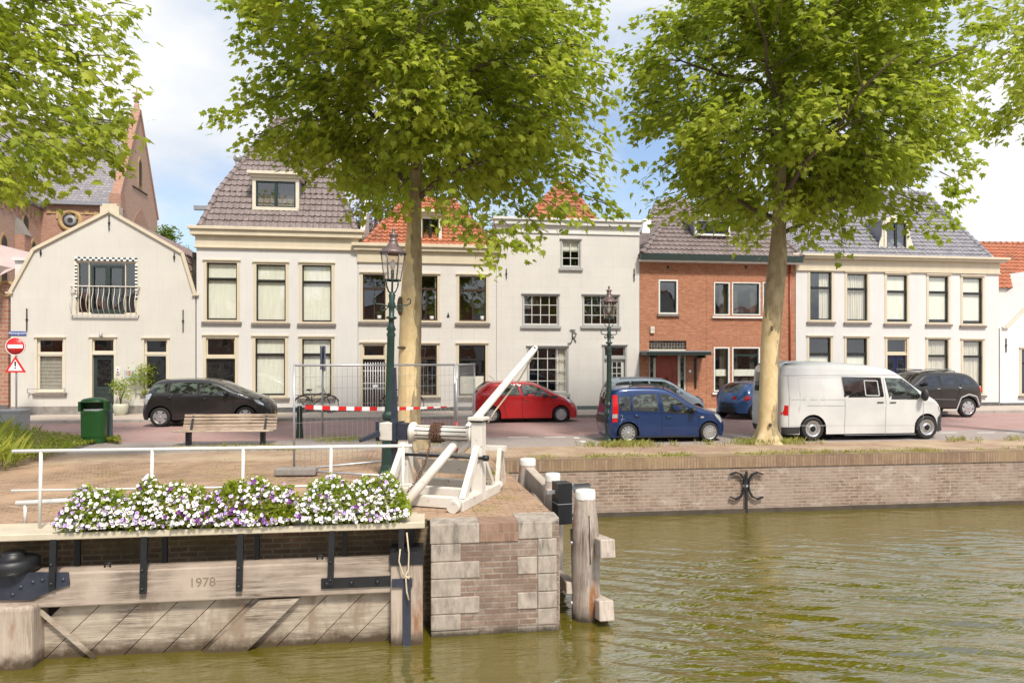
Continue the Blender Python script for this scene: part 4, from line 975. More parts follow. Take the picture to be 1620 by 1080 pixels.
# ---- church
Ch = empty('church', (0,0,0), R(8.3), 'brick church with a steep slate roof and pointed gable behind the cream house', 'church')
ct, st_ = math.cos(R(8.3)), math.sin(R(8.3))
def chq(px, py, Z): w = at(px, py, Z); return Vector((w.x*ct+w.y*st_, -w.x*st_+w.y*ct, w.z))
g0 = chq(179, 320, 75); wG = 11.0
xg, yg, zE = g0.x, g0.y, 20.2; zR = 30.2; xl = xg-26
c_l = chq(73, 321, 75); xc = c_l.x
mb = MB(); mb.poly([(xl,yg,0),(xg,yg,0),(xg,yg,zE),(xl,yg,zE)]); mb.poly([(xl,yg+wG,0),(xg,yg+wG,0),(xg,yg+wG,zE),(xl,yg+wG,zE)])
mb.build('front_wall', M['brick_church'], Ch)
mb = MB(); mb.prism([(xg,yg-.1,0),(xg,yg+wG+.1,0),(xg,yg+wG+.1,zE-.3),(xg,yg+wG/2,zR+1.4),(xg,yg-.1,zE-.3)], (.7,0,0), 0); gb = mb.build('gable_wall', M['brick_church_pale'], Ch)
mb = MB()
for sgn in (0, 1):
    ya, yb = (yg-.25, yg+wG/2) if sgn == 0 else (yg+wG+.25, yg+wG/2); mb.bar((xg+.35,ya,zE-.2),(xg+.35,yb,zR+1.6),.95,.3)
mb.box(xg-.2,xg+1.0,yg-.6,yg+.7,zE-1.4,zE+.3); mb.build('gable_coping', M['brick_church'], gb)
mb = MB(); cx, cy = xg+.35, yg+wG/2; mb.lathe([(.42,0),(.3,.9),(.2,1.2),(.34,1.35),(.14,1.6),(.09,2.4),(.02,3.1)], (cx,cy,zR+1.2), 8, 0, None, False)
for dx, dy in ((1,0),(-1,0),(0,1),(0,-1)): mb.ball((cx+dx*.3,cy+dy*.3,zR+3.0),.16,6,5)
mb.build('finial', M['brick_church_pale'], gb)
def lancet(mb, y0, y1, z0, z1, x, mi, d, n=8):      # pointed arch on a plane x = const
    w = (y1-y0); pts = [(y0,z0),(y1,z0)]
    for i in range(n+1): t = i/n*R(60); pts.append((y0+w*math.cos(t), z1-w*.87+w*math.sin(t)))
    for i in range(n, -1, -1):
        t = i/n*R(60); 
        if i < n: pts.append((y1-w*math.cos(t), z1-w*.87+w*math.sin(t)))
    mb.prism([(x, a, b) for a, b in pts], (d,0,0), mi)
mb = MB(); ym = yg+wG/2
lancet(mb, ym-.55, ym+.55, 22.6, 26.3, xg+.70, 0, .06); lancet(mb, ym-.35, ym+.35, 22.8, 25.9, xg+.78, 1, .02)
mb.bar((xg+.75,ym-2.2,22.3),(xg+.75,ym+2.2,22.3),.12,.14,1)
mb.build('lancet_window', [M['sand'], M['room']], Ch); mb = MB(); lancet(mb, yg+2.2, yg+wG-1.6, 6, 20.3, xg+.70, 0, .05); mb.build('blind_arch', [M['brick_church']], Ch)
mb = MB()
for sgn in (0, 1):
    ya = yg-.5 if sgn == 0 else yg+wG+.5
    mb.prism([(xl,ya,zE-.6),(xg,ya,zE-.6),(xg,yg+wG/2,zR),(xl,yg+wG/2,zR)], (0,0,-.15))
mb.bar((xl,yg+wG/2,zR+.05),(xg,yg+wG/2,zR+.05),.3,.2,1); mb.build('roof', [M['slate'], M['lead']], Ch)
mb = MB(); mb.box(xl,xg,yg-.6,yg-.1,zE-1.05,zE-.65); mb.build('gutter', M['lead'], Ch)
mb = MB(); x = xc+.6; k = 0
while x < xg-1.2:
    mb.box(x,x+.42,yg-.12,yg,zE-2.0-.55*(k%2),zE-1.5-.2*(k%2)); mb.box(x+.1,x+.9,yg-.08,yg,zE-2.0,zE-1.75); x += .95; k += 1
mb.build('corbel_frieze', M['sand'], Ch)
oc = chq(116, 351, 75); mb = MB(); RX = Matrix.Rotation(R(90),4,'X')
mb.lathe([(1.25,0),(1.25,.12),(.95,.2),(.8,.12),(.8,0)], (oc.x,yg,oc.z), 24, 0, RX); mb.lathe([(.001,.02),(.8,.02)], (oc.x,yg-.02,oc.z), 24, 1, RX)
mb.lathe([(.3,.1),(.62,.1),(.62,.04)], (oc.x,yg-.0,oc.z), 12, 2, RX); mb.build('round_window', [M['sand'], M['room'], M['lead']], Ch)
# side arm towards the viewer with lancets and buttresses
mb = MB(); mb.box(xc-9, xc, yg-24, yg+.2, 0, zE-1.2); mb.build('side_aisle_wall', M['brick_church_pale'], Ch)
mb = MB(); mb.prism([(xc+.4,yg-24,zE-1.2),(xc+.4,yg,zE-1.2),(xc-4.5,yg,zR-3),(xc-4.5,yg-24,zR-3)],(0,0,-.2)); mb.box(xc,xc+.35,yg-24,yg,zE-1.55,zE-1.2); mb.build('side_roof', M['slate'], Ch)
mb = MB(); y = yg-1.0; i = 0
while y > yg-24:
    mb.box(xc,xc+.14,y-.32,y,zE-3.1+.3*(i%2),zE-2.0); y -= .75; i += 1
for yy in (yg-4.3, yg-11.5, yg-18):
    mb.box(xc, xc+.9, yy-.6, yy+.6, 0, zE-5.2); mb.prism([(xc,yy-.6,zE-5.2),(xc+1.0,yy-.6,zE-5.2),(xc,yy-.6,zE-3.4)],(0,1.2,0),1)
mb.build('buttress', [M['brick_church'], M['concrete']], Ch)
for yy, w_, z0, z1 in ((yg-1.5,.8,9.6,14.9),(yg-3.0,.9,9.6,17.4),(yg-6.8,.9,9.6,14.6),(yg-8.8,1.1,9.6,17.6),(yg-14.5,1.1,9.6,17.2)):
    mb = MB(); lancet(mb, yy-w_/2-.18, yy+w_/2+.18, z0-.1, z1+.3, xc+.0, 0, .06); lancet(mb, yy-w_/2, yy+w_/2, z0, z1, xc+.065, 1, .015); mb.build('lancet_window', [M['sand'], M['room']], Ch)
# ---------------------------------------------------------------- cars
def smooth_line(pts, it=2):
    for _ in range(it):
        q = [pts[0]]
        for a, b in zip(pts, pts[1:]):
            q += [(a[0]*.75+b[0]*.25, a[1]*.75+b[1]*.25), (a[0]*.25+b[0]*.75, a[1]*.25+b[1]*.75)]
        q.append(pts[-1]); pts = q
    return pts
def seg_dist(p, a, b):
    dx, dy = b[0]-a[0], b[1]-a[1]; l = dx*dx+dy*dy
    t = 0 if l < 1e-12 else max(0, min(1, ((p[0]-a[0])*dx+(p[1]-a[1])*dy)/l))
    return math.hypot(p[0]-a[0]-t*dx, p[1]-a[1]-t*dy)
class Car:
    """side profile in photo-zoom units converted to metres; x forward, y=-w near side"""
    def __init__(s, name, label, conv, outline, bottom, wheels, w0, belt, paint_, tumble=.24, round_=.11, endf=.20, endr=.12, cat='car', group=None):
        s.conv = conv; s.w0 = w0; s.belt = belt; s.tumble = tumble; s.rr = round_; s.endf = endf; s.endr = endr
        s.root = empty(name, (0,0,0), 0, label, cat, group); s.paint = paint_
        s.top = smooth_line([s.c(*p) for p in outline], 2); s.L = max(p[0] for p in s.top); s.xr = min(p[0] for p in s.top)
        s.zb = s.c(0, bottom)[1]; s.wheels = [(s.c(*wc)[0], wr) for wc, wr in wheels]
        s.step = .05
    def c(s, x, y): x0, gy, hx, hz = s.conv; return ((x-x0)/hx, (gy-y)/hz)
    def Wd(s, x, z):
        w = s.w0
        if x > s.L-.9: w -= s.endf*((x-(s.L-.9))/.9)**2.4
        if x < s.xr+.6: w -= s.endr*((s.xr+.6-x)/.6)**2.4
        if z > s.belt: w -= (z-s.belt)*s.tumble
        else: w -= .035*((s.belt-z)/max(.1,s.belt))**2; w += .012*math.exp(-((z-(s.belt-.14))/.08)**2)-.012
        d = min(seg_dist((x, z), a, b) for a, b in zip(s.top, s.top[1:]))
        if d < s.rr: w -= s.rr*.85*(1-math.sqrt(max(0, 1-(1-d/s.rr)**2)))
        return w
    def side(s, poly, off, mat, name, parent, both=True, gx=.07, gz=.07, thick=0):
        bm = bmesh.new(); vs = [bm.verts.new((p[0], 0, p[1])) for p in poly]; bm.faces.new(vs)
        bmesh.ops.triangulate(bm, faces=bm.faces[:])
        x0, x1 = min(p[0] for p in poly), max(p[0] for p in poly); z0, z1 = min(p[1] for p in poly), max(p[1] for p in poly)
        x = x0+gx
        while x < x1: bmesh.ops.bisect_plane(bm, geom=bm.verts[:]+bm.edges[:]+bm.faces[:], plane_co=(x,0,0), plane_no=(1,0,0)); x += gx
        z = z0+gz
        while z < z1: bmesh.ops.bisect_plane(bm, geom=bm.verts[:]+bm.edges[:]+bm.faces[:], plane_co=(0,0,z), plane_no=(0,0,1)); z += gz
        for v in bm.verts: v.co.y = -(s.Wd(v.co.x, v.co.z)+off)
        mb = MB(); bm.verts.index_update(); V = [v.co.copy() for v in bm.verts]; F = [[v.index for v in f.verts] for f in bm.faces]
        mb.add(V, F, 0, True)
        bm.free()
        if both: m2 = MB(); m2.add([(v.x, -v.y, v.z) for v in V], [f[::-1] for f in F], 0, True); m2.build(name, mat, parent or s.root)
        return mb.build(name, mat, parent or s.root)
    def body(s):
        # side panels: columns from the lower edge (with wheel arches) to the roof line
        T = s.top; imin = min(range(len(T)), key=lambda i: T[i][0]); imax = max(range(len(T)), key=lambda i: T[i][0])
        up_ = T[imin:imax+1]; lowr = T[:imin+1][::-1]; lowf = T[imax:][::-1]
        def interp(ch, x):
            for p, q in zip(ch, ch[1:]):
                if min(p[0], q[0]) <= x <= max(p[0], q[0]) and p[0] != q[0]: return p[1]+(q[1]-p[1])*(x-p[0])/(q[0]-p[0])
            return None
        x0, x1 = T[imin][0], T[imax][0]
        xs = [x0+(x1-x0)*k/56 for k in range(57)] + [x0+.01, x0+.03, x1-.01, x1-.03, lowr[-1][0], lowf[0][0]]
        for cx, wr in s.wheels: xs += [cx+wr*1.17*math.cos(math.pi*k/18) for k in range(19)]+[cx-wr*1.171, cx+wr*1.171]
        xs = sorted(x for x in set(round(x, 4) for x in xs) if x0 <= x <= x1)
        TT = [0,.08,.18,.28,.38,.48,.58,.68,.78,.86,.91,.95,.975,.99,1.0]; mb = MB(); V = []
        for x in xs:
            zt = interp(up_, x); zt = T[imin][1] if zt is None else zt
            if x <= lowr[-1][0]: zl = interp(lowr, x)
            elif x >= lowf[0][0]: zl = interp(lowf, x)
            else: zl = s.zb
            if zl is None: zl = T[imin][1] if x < 1 else T[imax][1]
            for cx, wr in s.wheels:
                d = (wr*1.17)**2-(x-cx)**2
                if d > 0: zl = max(zl, wr+math.sqrt(d))
            zl = min(zl, zt)
            for t in TT: z = zl+(zt-zl)*t; V.append((x, -s.Wd(x, z), z))
        n = len(TT); F = [(i*n+k, (i+1)*n+k, (i+1)*n+k+1, i*n+k+1) for i in range(len(xs)-1) for k in range(n-1)]
        mb.add(V, F, 0, True); mb.add([(x, -y, z) for x, y, z in V], [f[::-1] for f in F], 0, True)
        # arch lips
        for cx, wr in s.wheels:
            for sg in (-1, 1):
                ra = wr*1.17; A = [(cx+ra*math.cos(math.pi*k/14), wr+ra*math.sin(math.pi*k/14)) for k in range(15)]
                vs = []
                for x, z in A: w = s.Wd(x, z); vs += [(x, sg*w, z), (x, sg*(w-.18), z)]
                mb.add(vs, [(2*i, 2*i+1, 2*i+3, 2*i+2) for i in range(14)], 1, True)
        # skin across the top between both sides
        P = []; 
        for a, b in zip(s.top, s.top[1:]):
            n = max(1, int(math.hypot(b[0]-a[0], b[1]-a[1])/.06))
            P += [(a[0]+(b[0]-a[0])*k/n, a[1]+(b[1]-a[1])*k/n) for k in range(n)]
        P.append(s.top[-1]); s.P = P
        s.skinrow = lambda i, t, off=0.0: s._skin(i, t, off)
        NS = 12; vs = []
        for i in range(len(P)):
            for k in range(NS+1): vs.append(s._skin(i, -1+2*k/NS))
        fs = [(i*(NS+1)+k, i*(NS+1)+k+1, (i+1)*(NS+1)+k+1, (i+1)*(NS+1)+k) for i in range(len(P)-1) for k in range(NS)]
        mb.add(vs, fs, 0, True)
        b = mb.build('body', [s.paint, M['under']], s.root); s.bodyo = b
        u = MB(); u.box(s.xr+.25, s.L-.3, -(s.w0-.24), s.w0-.24, s.zb-.06, s.belt-.12); u.build('underbody', M['under'], s.root)
        return b
    def _skin(s, i, t, off=0.0):
        P = s.P; x, z = P[i]; a = P[max(0, i-1)]; b = P[min(len(P)-1, i+1)]
        dx, dz = b[0]-a[0], b[1]-a[1]; l = math.hypot(dx, dz) or 1; nx, nz = -dz/l, dx/l
        w = s.Wd(x, z); bulge = (.045*max(0, nz) + .09*max(0, nx) + .06*max(0, -nx))*(1-abs(t)**2.2) + off
        return (x+nx*bulge, w*t, z+nz*bulge)
    def skinpatch(s, x0, x1, z0, z1, t, off, mat, name, t0=None, parent=None):
        idx = [i for i, (x, z) in enumerate(s.P) if x0 <= x <= x1 and z0 <= z <= z1]
        NS = 10; vs = []; ta = -t if t0 is None else t0
        for i in idx:
            for k in range(NS+1): vs.append(s._skin(i, ta+(t-ta)*k/NS, off))
        if len(idx) < 2: return
        mb = MB(); mb.add(vs, [(i*(NS+1)+k, i*(NS+1)+k+1, (i+1)*(NS+1)+k+1, (i+1)*(NS+1)+k) for i in range(len(idx)-1) for k in range(NS)], 0, True)
        return mb.build(name, mat, parent or s.root)
    def glass(s, polys, mat=None, names='side_window'):
        for p in polys:
            q = [s.c(*a) for a in p]
            cx_ = sum(a[0] for a in q)/len(q); cz_ = sum(a[1] for a in q)/len(q)
            def grow(a):
                dx, dz = a[0]-cx_, a[1]-cz_; l = math.hypot(dx, dz) or 1; return (a[0]+dx/l*.028, a[1]+dz/l*.022)
            s.side([grow(a) for a in q], .0025, M['darkplastic'], 'window_rubber', s.bodyo, gx=.12, gz=.12)
            s.side(q, .004, mat or M['carglass'], names, None, gx=.12, gz=.12)
    def lines(s, lst, w=.012, mat=None, name='door_seam', off=.003):
        for pl in lst:
            P = [s.c(*a) for a in pl]; mb = MB()
            for a, b in zip(P, P[1:]):
                n = max(1, int(math.hypot(b[0]-a[0], b[1]-a[1])/.08)); dx, dz = b[0]-a[0], b[1]-a[1]; l = math.hypot(dx, dz); nx, nz = -dz/l*w/2, dx/l*w/2
                for sg in (-1, 1):
                    vs = []
                    for k in range(n+1):
                        x, z = a[0]+dx*k/n, a[1]+dz*k/n; y = sg*(s.Wd(x, z)+off); vs += [(x-nx, y, z-nz), (x+nx, y, z+nz)]
                    mb.add(vs, [(2*k, 2*k+2, 2*k+3, 2*k+1) for k in range(n)])
            mb.build(name, mat or M['under'], s.bodyo)
    def wheel(s, spokes=5, kind='spoke', width=.2, rimr=.68):
        for cx, wr in s.wheels:
            for sg in (-1, 1):
                y = sg*(s.w0-.025); RX = Matrix.Rotation(R(90 if sg < 0 else -90), 4, 'X')     # +z of lathe -> outward
                w = MB(); prof = [(wr*.66,-width),(wr*.90,-width),(wr*.985,-width*.85),(wr,-width*.5),(wr*.985,-.03),(wr*.93,-.005),(wr*.80,.0),(wr*.70,-.006),(wr*.66,-.03)]
                w.lathe(prof, (cx,y,wr), 32, 0, RX); o = w.build('wheel', M['tyre'], s.root)
                r_ = MB(); rr = wr*rimr
                r_.lathe([(rr,-.004),(rr*.93,.0),(rr*.88,-.03),(rr*.86,-.10)], (cx,y,wr), 32, 0, RX)
                if kind == 'spoke':
                    r_.lathe([(.001,-.09),(rr*.9,-.09)], (cx,y,wr), 24, 1, RX)
                    r_.lathe([(.001,.0),(rr*.16,-.0),(rr*.24,-.02),(rr*.24,-.06)], (cx,y,wr), 16, 0, RX)
                    for k in range(spokes):
                        t = 2*math.pi*k/spokes+.3; c_, s_ = math.cos(t), math.sin(t); n_ = (-s_, c_)
                        wi, wo_ = rr*(1.5/spokes), rr*(1.9/spokes)
                        pts = [(rr*.15,-wi),(rr*.9,-wo_),(rr*.9,wo_),(rr*.15,wi)]
                        vs = [RX @ Vector((a*c_-b*s_, a*s_+b*c_, .0 if a < rr*.5 else -.01)) + Vector((cx,y,wr)) for a, b in pts] + [RX @ Vector((a*c_-b*s_, a*s_+b*c_, -.05)) + Vector((cx,y,wr)) for a, b in pts]
                        r_.add(vs, [(0,1,2,3),(0,4,5,1),(2,6,7,3),(1,5,6,2)])
                else:
                    r_.lathe([(.001,.0),(rr*.30,.0),(rr*.34,-.02),(rr*.6,-.045),(rr*.9,-.02)], (cx,y,wr), 32, 0, RX)
                    r_.lathe([(.001,.006),(rr*.34,.004),(rr*.36,-.01)], (cx,y,wr), 20, 1, RX)
                    for k in range(20):
                        t = 2*math.pi*k/20; c_ = RX @ Vector((rr*.74*math.cos(t), rr*.74*math.sin(t), -.028)) + Vector((cx,y,wr)); r_.ball(c_, rr*.055, 6, 4, 1, (1,.4,1))
                rm = r_.build('rim', [M['alloy'], M['under']], o)
    def mirror(s, x, z, mat=None):
        x, z = s.c(x, z)
        for sg in (-1, 1):
            w = s.Wd(x, z); mb = MB(); mb.ball((x, sg*(w+.13), z+.03), .1, 12, 8, 0, (.8,1.0,.75)); mb.bar((x+.02,sg*(w-.02),z-.05),(x,sg*(w+.08),z-.02),.06,.05)
            mb.build('mirror', mat or s.paint, s.root)
    def handle(s, lst, mat=None):
        for x, z in lst:
            x, z = s.c(x, z)
            for sg in (-1, 1):
                mb = MB(); w = s.Wd(x, z); mb.tube([(x-.09,sg*(w-.005),z),(x-.07,sg*(w+.03),z),(x+.07,sg*(w+.03),z),(x+.09,sg*(w-.005),z)],.014,6); mb.build('door_handle', mat or s.paint, s.root)
    def rails(s, pts, mat, inset=.08, r=.02, lift=.05):
        P = [s.c(*a) for a in pts]
        for sg in (-1, 1):
            mb = MB(); Q = [(x, sg*(s.Wd(x, z-.02)-inset), z+lift) for x, z in P]; Q = [(Q[0][0],Q[0][1],Q[0][2]-lift)]+Q+[(Q[-1][0],Q[-1][1],Q[-1][2]-lift)]
            mb.tube(Q, r, 6); mb.build('roof_rail', mat, s.root)
    def place(s, px, p, ang=0.0, flip=False, dz=0.0, xref=0.0):
        """put local x=xref near side at photo column px on the line p"""
        a = onp(px, 571, p)[0]; th = TH+ang+(math.pi if flip else 0); w = W(a, p, dz)
        # near side point local: (xref, -w0) or (xref, +w0) when flipped
        loc = Vector((xref, s.w0 if flip else -s.w0, 0)); rot = Matrix.Rotation(th, 3, 'Z') @ loc
        s.root.location = w - rot; s.root.location.z = dz; s.root.rotation_euler = (0, 0, th)

PN = 17.75; PFR = 24.15
paint_black = carpaint('black_car_paint', (.022,.02,.022), .3); paint_red = carpaint('red_car_paint', (.50,.008,.012), .2); paint_blue = carpaint('blue_car_paint', (.008,.034,.13), .3)
paint_lblue = carpaint('light_blue_car_paint', (.62,.72,.78), .05); paint_ka = carpaint('mid_blue_car_paint', (.03,.10,.27), .3); paint_white = carpaint('white_van_paint', (.60,.60,.59), .0); paint_suv = carpaint('charcoal_car_paint', (.03,.026,.022), .3)

# black MPV
c = Car('parked_car', 'black people carrier parked behind the slatted bench', (120,598,290,274),
  [(135,530),(122,500),(119,440),(140,390),(152,330),(175,290),(205,240),(232,200),(270,182),(340,172),(450,166),(600,164),(720,170),(800,185),(880,215),(960,255),(1040,292),(1130,318),(1220,350),(1275,380),(1310,420),(1322,470),(1320,515),(1305,535)], 535,
  [((300,0),.325),((1090,0),.325)], .88, 1.06, paint_black, tumble=.30, round_=.14, endf=.30, group='cars parked on the far side of the street')
c.body()
c.glass([[(195,285),(225,225),(262,208),(372,200),(362,285)],[(392,288),(396,205),(500,195),(630,190),(638,298)],[(675,300),(668,192),(760,200),(850,240),(940,300),(945,318)]], M['carglass'])
c.lines([[(380,195),(385,300),(405,400)],[(650,185),(655,300),(650,500)],[(960,320),(985,420),(960,505)],[(405,505),(960,505)]])
c.skinpatch(3.05, 3.75, 1.05, 1.75, .80, .004, M['carglass'], 'windscreen'); c.skinpatch(.15, .62, 1.1, 1.5, .78, .004, M['carglass_dark'], 'rear_window')
c.side([c.c(*p) for p in [(150,385),(158,310),(215,290),(228,300),(200,350),(168,400)]], .005, M['lampwhite'], 'tail_lamp', None)
c.side([c.c(*p) for p in [(1165,345),(1215,362),(1262,400),(1255,410),(1220,402),(1185,375)]], .006, M['lampwhite'], 'headlight', None)
c.wheel(5); c.mirror(915,300,M['darkplastic']); c.handle([(385,330),(712,342)])
mb = MB(); x = c.L+.06; mb.box(x, x+.015, -.26, .26, .36, .47); mb.build('number_plate', M['plate'], c.root)
c.place(221, PFR, R(1.0))

# red hatchback
c = Car('parked_car', 'bright red hatchback parked in front of the orange roofed house', (50,376,169,174),
  [(66,350),(52,330),(48,290),(50,230),(58,190),(90,160),(128,133),(165,126),(300,123),(390,130),(440,148),(500,180),(560,208),(620,232),(655,255),(680,285),(686,320),(680,350)], 350,
  [((148,0),.285),((572,0),.285)], .85, .98, paint_red, tumble=.30, round_=.13, endf=.28, group='cars parked on the far side of the street')
c.body()
c.glass([[(195,196),(222,150),(250,141),(300,139),(318,205),(205,203)],[(345,207),(322,139),(395,143),(450,168),(500,206),(502,216)]])
c.lines([[(205,206),(230,300),(235,345)],[(318,130),(332,215),(335,345)],[(505,220),(530,270),(520,300)],[(230,347),(520,347)]])
c.lines([[(505,208),(555,222),(505,222)]], .05, M['darkplastic'], 'mirror_base')
c.skinpatch(2.35, 3.15, .9, 1.6, .82, .004, M['carglass'], 'windscreen'); c.skinpatch(.0, .48, .98, 1.42, .80, .004, M['carglass_dark'], 'rear_window')
c.side([c.c(*p) for p in [(52,225),(60,195),(98,205),(90,235),(60,250)]], .005, M['lampred'], 'tail_lamp', None)
c.side([c.c(*p) for p in [(590,222),(632,235),(660,262),(655,266),(625,250)]], .006, M['lampwhite'], 'headlight', None)
c.wheel(9); c.mirror(470,212,M['darkplastic']); c.handle([(215,212),(355,233)])
mb = MB(); mb.tube([(.75,.0,1.50),(.55,0,1.68)],.008,5); mb.build('aerial', M['darkplastic'], c.root)
c.place(752.5, PFR, 0)

# light blue people carrier behind the dark blue one
c = Car('parked_car', 'pale blue car parked behind the dark blue small car, only its roof and nose showing', (850,372,160,162),
  [(870,345),(852,320),(848,270),(856,210),(876,150),(905,128),(980,122),(1100,120),(1200,128),(1250,150),(1310,190),(1370,222),(1430,250),(1456,285),(1460,320),(1450,345)], 345,
  [((950,0),.29),((1392,0),.29)], .84, 1.0, paint_lblue, tumble=.28, round_=.13, endf=.26, group='cars parked on the far side of the street')
c.body(); c.glass([[(885,185),(905,145),(975,138),(980,190)],[(995,190),(990,138),(1090,136),(1100,192)],[(1112,192),(1104,136),(1190,142),(1245,165),(1300,212)]])
c.skinpatch(2.25, 3.0, .95, 1.6, .82, .004, M['carglass'], 'windscreen'); c.skinpatch(0, .4, 1., 1.45, .8, .004, M['carglass_dark'], 'rear_window')
c.side([c.c(*p) for p in [(1395,225),(1435,248),(1448,275),(1420,262)]], .006, M['lampwhite'], 'headlight', None)
c.wheel(7); c.mirror(1262,205); c.rails([(930,128),(1080,122),(1190,130)], M['galv'], .12)
c.place(964, PFR+.1, 0)

# dark blue small car (near row)
c = Car('parked_car', 'dark blue boxy small car parked behind the right lamp post', (858,500,211,229),
  [(872,468),(862,440),(858,370),(860,345),(868,335),(872,290),(880,225),(890,188),(910,168),(980,160),(1120,160),(1190,166),(1230,182),(1290,220),(1350,268),(1420,298),(1500,322),(1545,345),(1565,385),(1570,430),(1560,468)], 468,
  [((970,0),.265),((1455,0),.265)], .79, .92, paint_blue, tumble=.16, round_=.10, endf=.24, endr=.10, cat='car', group='vehicles parked along the canal side')
c.body()
c.glass([[(918,220),(975,218),(978,298),(916,298)],[(1000,298),(1000,225),(1020,210),(1080,204),(1135,204),(1142,305)],[(1183,308),(1166,204),(1205,206),(1262,236),(1330,292),(1335,320),(1300,320)]])
c.lines([[(985,200),(988,300),(1015,345),(1040,455)],[(1150,198),(1165,305),(1170,455)],[(1340,320),(1385,345),(1385,455)],[(1040,460),(1385,460)]])
c.lines([[(905,300),(1340,325)]], .010, M['under'], 'waist_seam')
c.skinpatch(1.95, 2.75, .9, 1.6, .84, .004, M['carglass'], 'windscreen'); c.skinpatch(.0, .35, .98, 1.42, .80, .004, M['carglass'], 'rear_window')
c.skinpatch(-.1, .08, .48, .72, .95, .012, M['darkplastic'], 'bumper'); 
c.side([c.c(*p) for p in [(884,206),(908,204),(912,290),(906,372),(880,374)]], .007, M['lampred'], 'tail_lamp', None)
c.side([c.c(*p) for p in [(880,322),(906,322),(905,345),(879,347)]], .011, M['lampwhite'], 'reversing_lamp', None)
c.side([c.c(*p) for p in [(1480,318),(1520,338),(1545,372),(1535,385),(1500,350)]], .006, M['lampwhite'], 'headlight', None)
c.side([c.c(*p) for p in [(1398,340),(1418,340),(1418,350),(1398,350)]], .005, M['lampwhite'], 'side_repeater', None)
c.lines([[(905,462),(1370,465)]], .03, M['darkplastic'], 'sill_trim')
c.wheel(11, rimr=.72); c.mirror(1345,305,M['darkplastic']); c.handle([(1020,332),(1210,340)]); c.rails([(985,168),(1080,160),(1190,168)], M['darkplastic'], .09, .022, .07)
mb = MB(); mb.box(-.035,-.02,-.26,.26,.62,.74); mb.build('number_plate', M['cab'], c.root)
c.place(964, PN, 0)

# small mid blue hatchback, yawed
class MCar(Car):
    def c(s, x, y): return (x, y)
c = MCar('parked_car', 'small rounded mid blue hatchback seen from behind, left of the right plane tree', None, [(.06,.26),(0,.45),(.0,.72),(.12,.93),(.33,1.17),(.58,1.33),(.95,1.38),(1.5,1.37),(2.0,1.27),(2.5,1.0),(3.0,.86),(3.4,.7),(3.6,.5),(3.62,.28)], .24,
  [((.58,0),.28),((3.02,0),.28)], .81, .90, paint_ka, tumble=.34, round_=.24, endf=.35, endr=.30, group='cars parked on the far side of the street')
c.body(); c.glass([[(.62,.92),(.72,1.18),(.98,1.27),(1.2,1.27),(1.25,.92)],[(1.32,.92),(1.3,1.27),(1.6,1.27),(2.0,1.17),(2.4,.92)]])
c.skinpatch(.1, .6, .93, 1.33, .80, .006, M['carglass'], 'rear_window'); c.skinpatch(1.95, 2.6, .95, 1.3, .8, .004, M['carglass'], 'windscreen')
c.skinpatch(-.1, .3, .52, .66, .62, .008, M['lampred'], 'tail_lamp', .80) ; c.skinpatch(.0, .4, .70, .90, -.66, .008, M['lampred'], 'tail_lamp', -.93)
c.skinpatch(-.1, .1, .26, .50, .97, .014, M['darkplastic'], 'bumper'); mb = MB(); mb.box(-.09,-.075,-.26,.26,.52,.63); mb.build('number_plate', M['darkplastic'], c.root)
c.side([(.12,.74),(.20,.90),(.34,.90),(.34,.80),(.24,.72)], .008, M['lampred'], 'tail_lamp', None)
c.wheel(8); c.handle([(1.35,.8)]); c.place(1183, PFR-.15, R(28), xref=.1)

# white camper van (near row)
c = Car('parked_van', 'white high roofed camper van parked on the canal side by the right plane tree', (362,500,190,208),
  [(372,462),(362,430),(362,380),(366,300),(370,130),(376,75),(400,60),(470,56),(700,60),(900,74),(960,82),(1010,102),(1060,138),(1120,190),(1180,232),(1250,268),(1295,300),(1312,345),(1318,400),(1318,440),(1300,462)], 462,
  [((535,0),.335),((1190,0),.335)], .95, 1.22, paint_white, tumble=.10, round_=.13, endf=.26, endr=.06, cat='van', group='vehicles parked along the canal side')
c.body()
c.glass([[(705,135),(918,140),(932,260),(712,256)]], M['carglass_dark']); c.glass([[(950,142),(1045,148),(1075,168),(1130,220),(1142,250),(1120,264),(970,262)]])
c.lines([[(825,155),(900,157),(908,242),(830,240),(825,155)]], .03, M['cab'], 'sliding_pane', .007)
c.lines([[(697,132),(715,300),(712,468)],[(935,138),(948,300),(945,470)],[(1165,250),(1165,380),(1130,440)],[(400,125),(402,280),(400,440)],[(402,262),(710,265)],[(500,297),(715,300)],[(715,470),(1125,470)]], .014, M['lead'])
c.lines([[(455,140),(695,137),(702,250),(460,250),(455,140)]], .012, M['cab'], 'panel_crease')
c.lines([[(405,410),(1120,418)]], .012, M['cab'], 'panel_crease')
c.lines([[(380,125),(1030,125)]], .014, M['lead'], 'roof_joint')
c.side([c.c(*p) for p in [(366,420),(460,418),(458,455),(372,462)]], .012, M['darkplastic'], 'bumper', None)
c.side([c.c(*p) for p in [(1268,375),(1300,350),(1322,350),(1320,455),(1290,462),(1262,455)]], .010, M['darkplastic'], 'bumper', None)
c.skinpatch(4.9, 5.3, .2, .74, .98, .012, M['darkplastic'], 'bumper'); c.skinpatch(-.1, .1, .2, .42, .98, .012, M['darkplastic'], 'bumper')
c.side([c.c(*p) for p in [(366,295),(398,295),(398,352),(366,352)]], .007, M['lampred'], 'tail_lamp', None)
c.side([c.c(*p) for p in [(1268,308),(1290,310),(1308,345),(1302,352),(1280,335)]], .007, M['lampwhite'], 'headlight', None)
c.skinpatch(3.4, 4.5, 1.22, 2.05, .86, .005, M['carglass'], 'windscreen'); c.skinpatch(0, .2, 1.3, 1.9, .82, .006, M['carglass_dark'], 'rear_window')
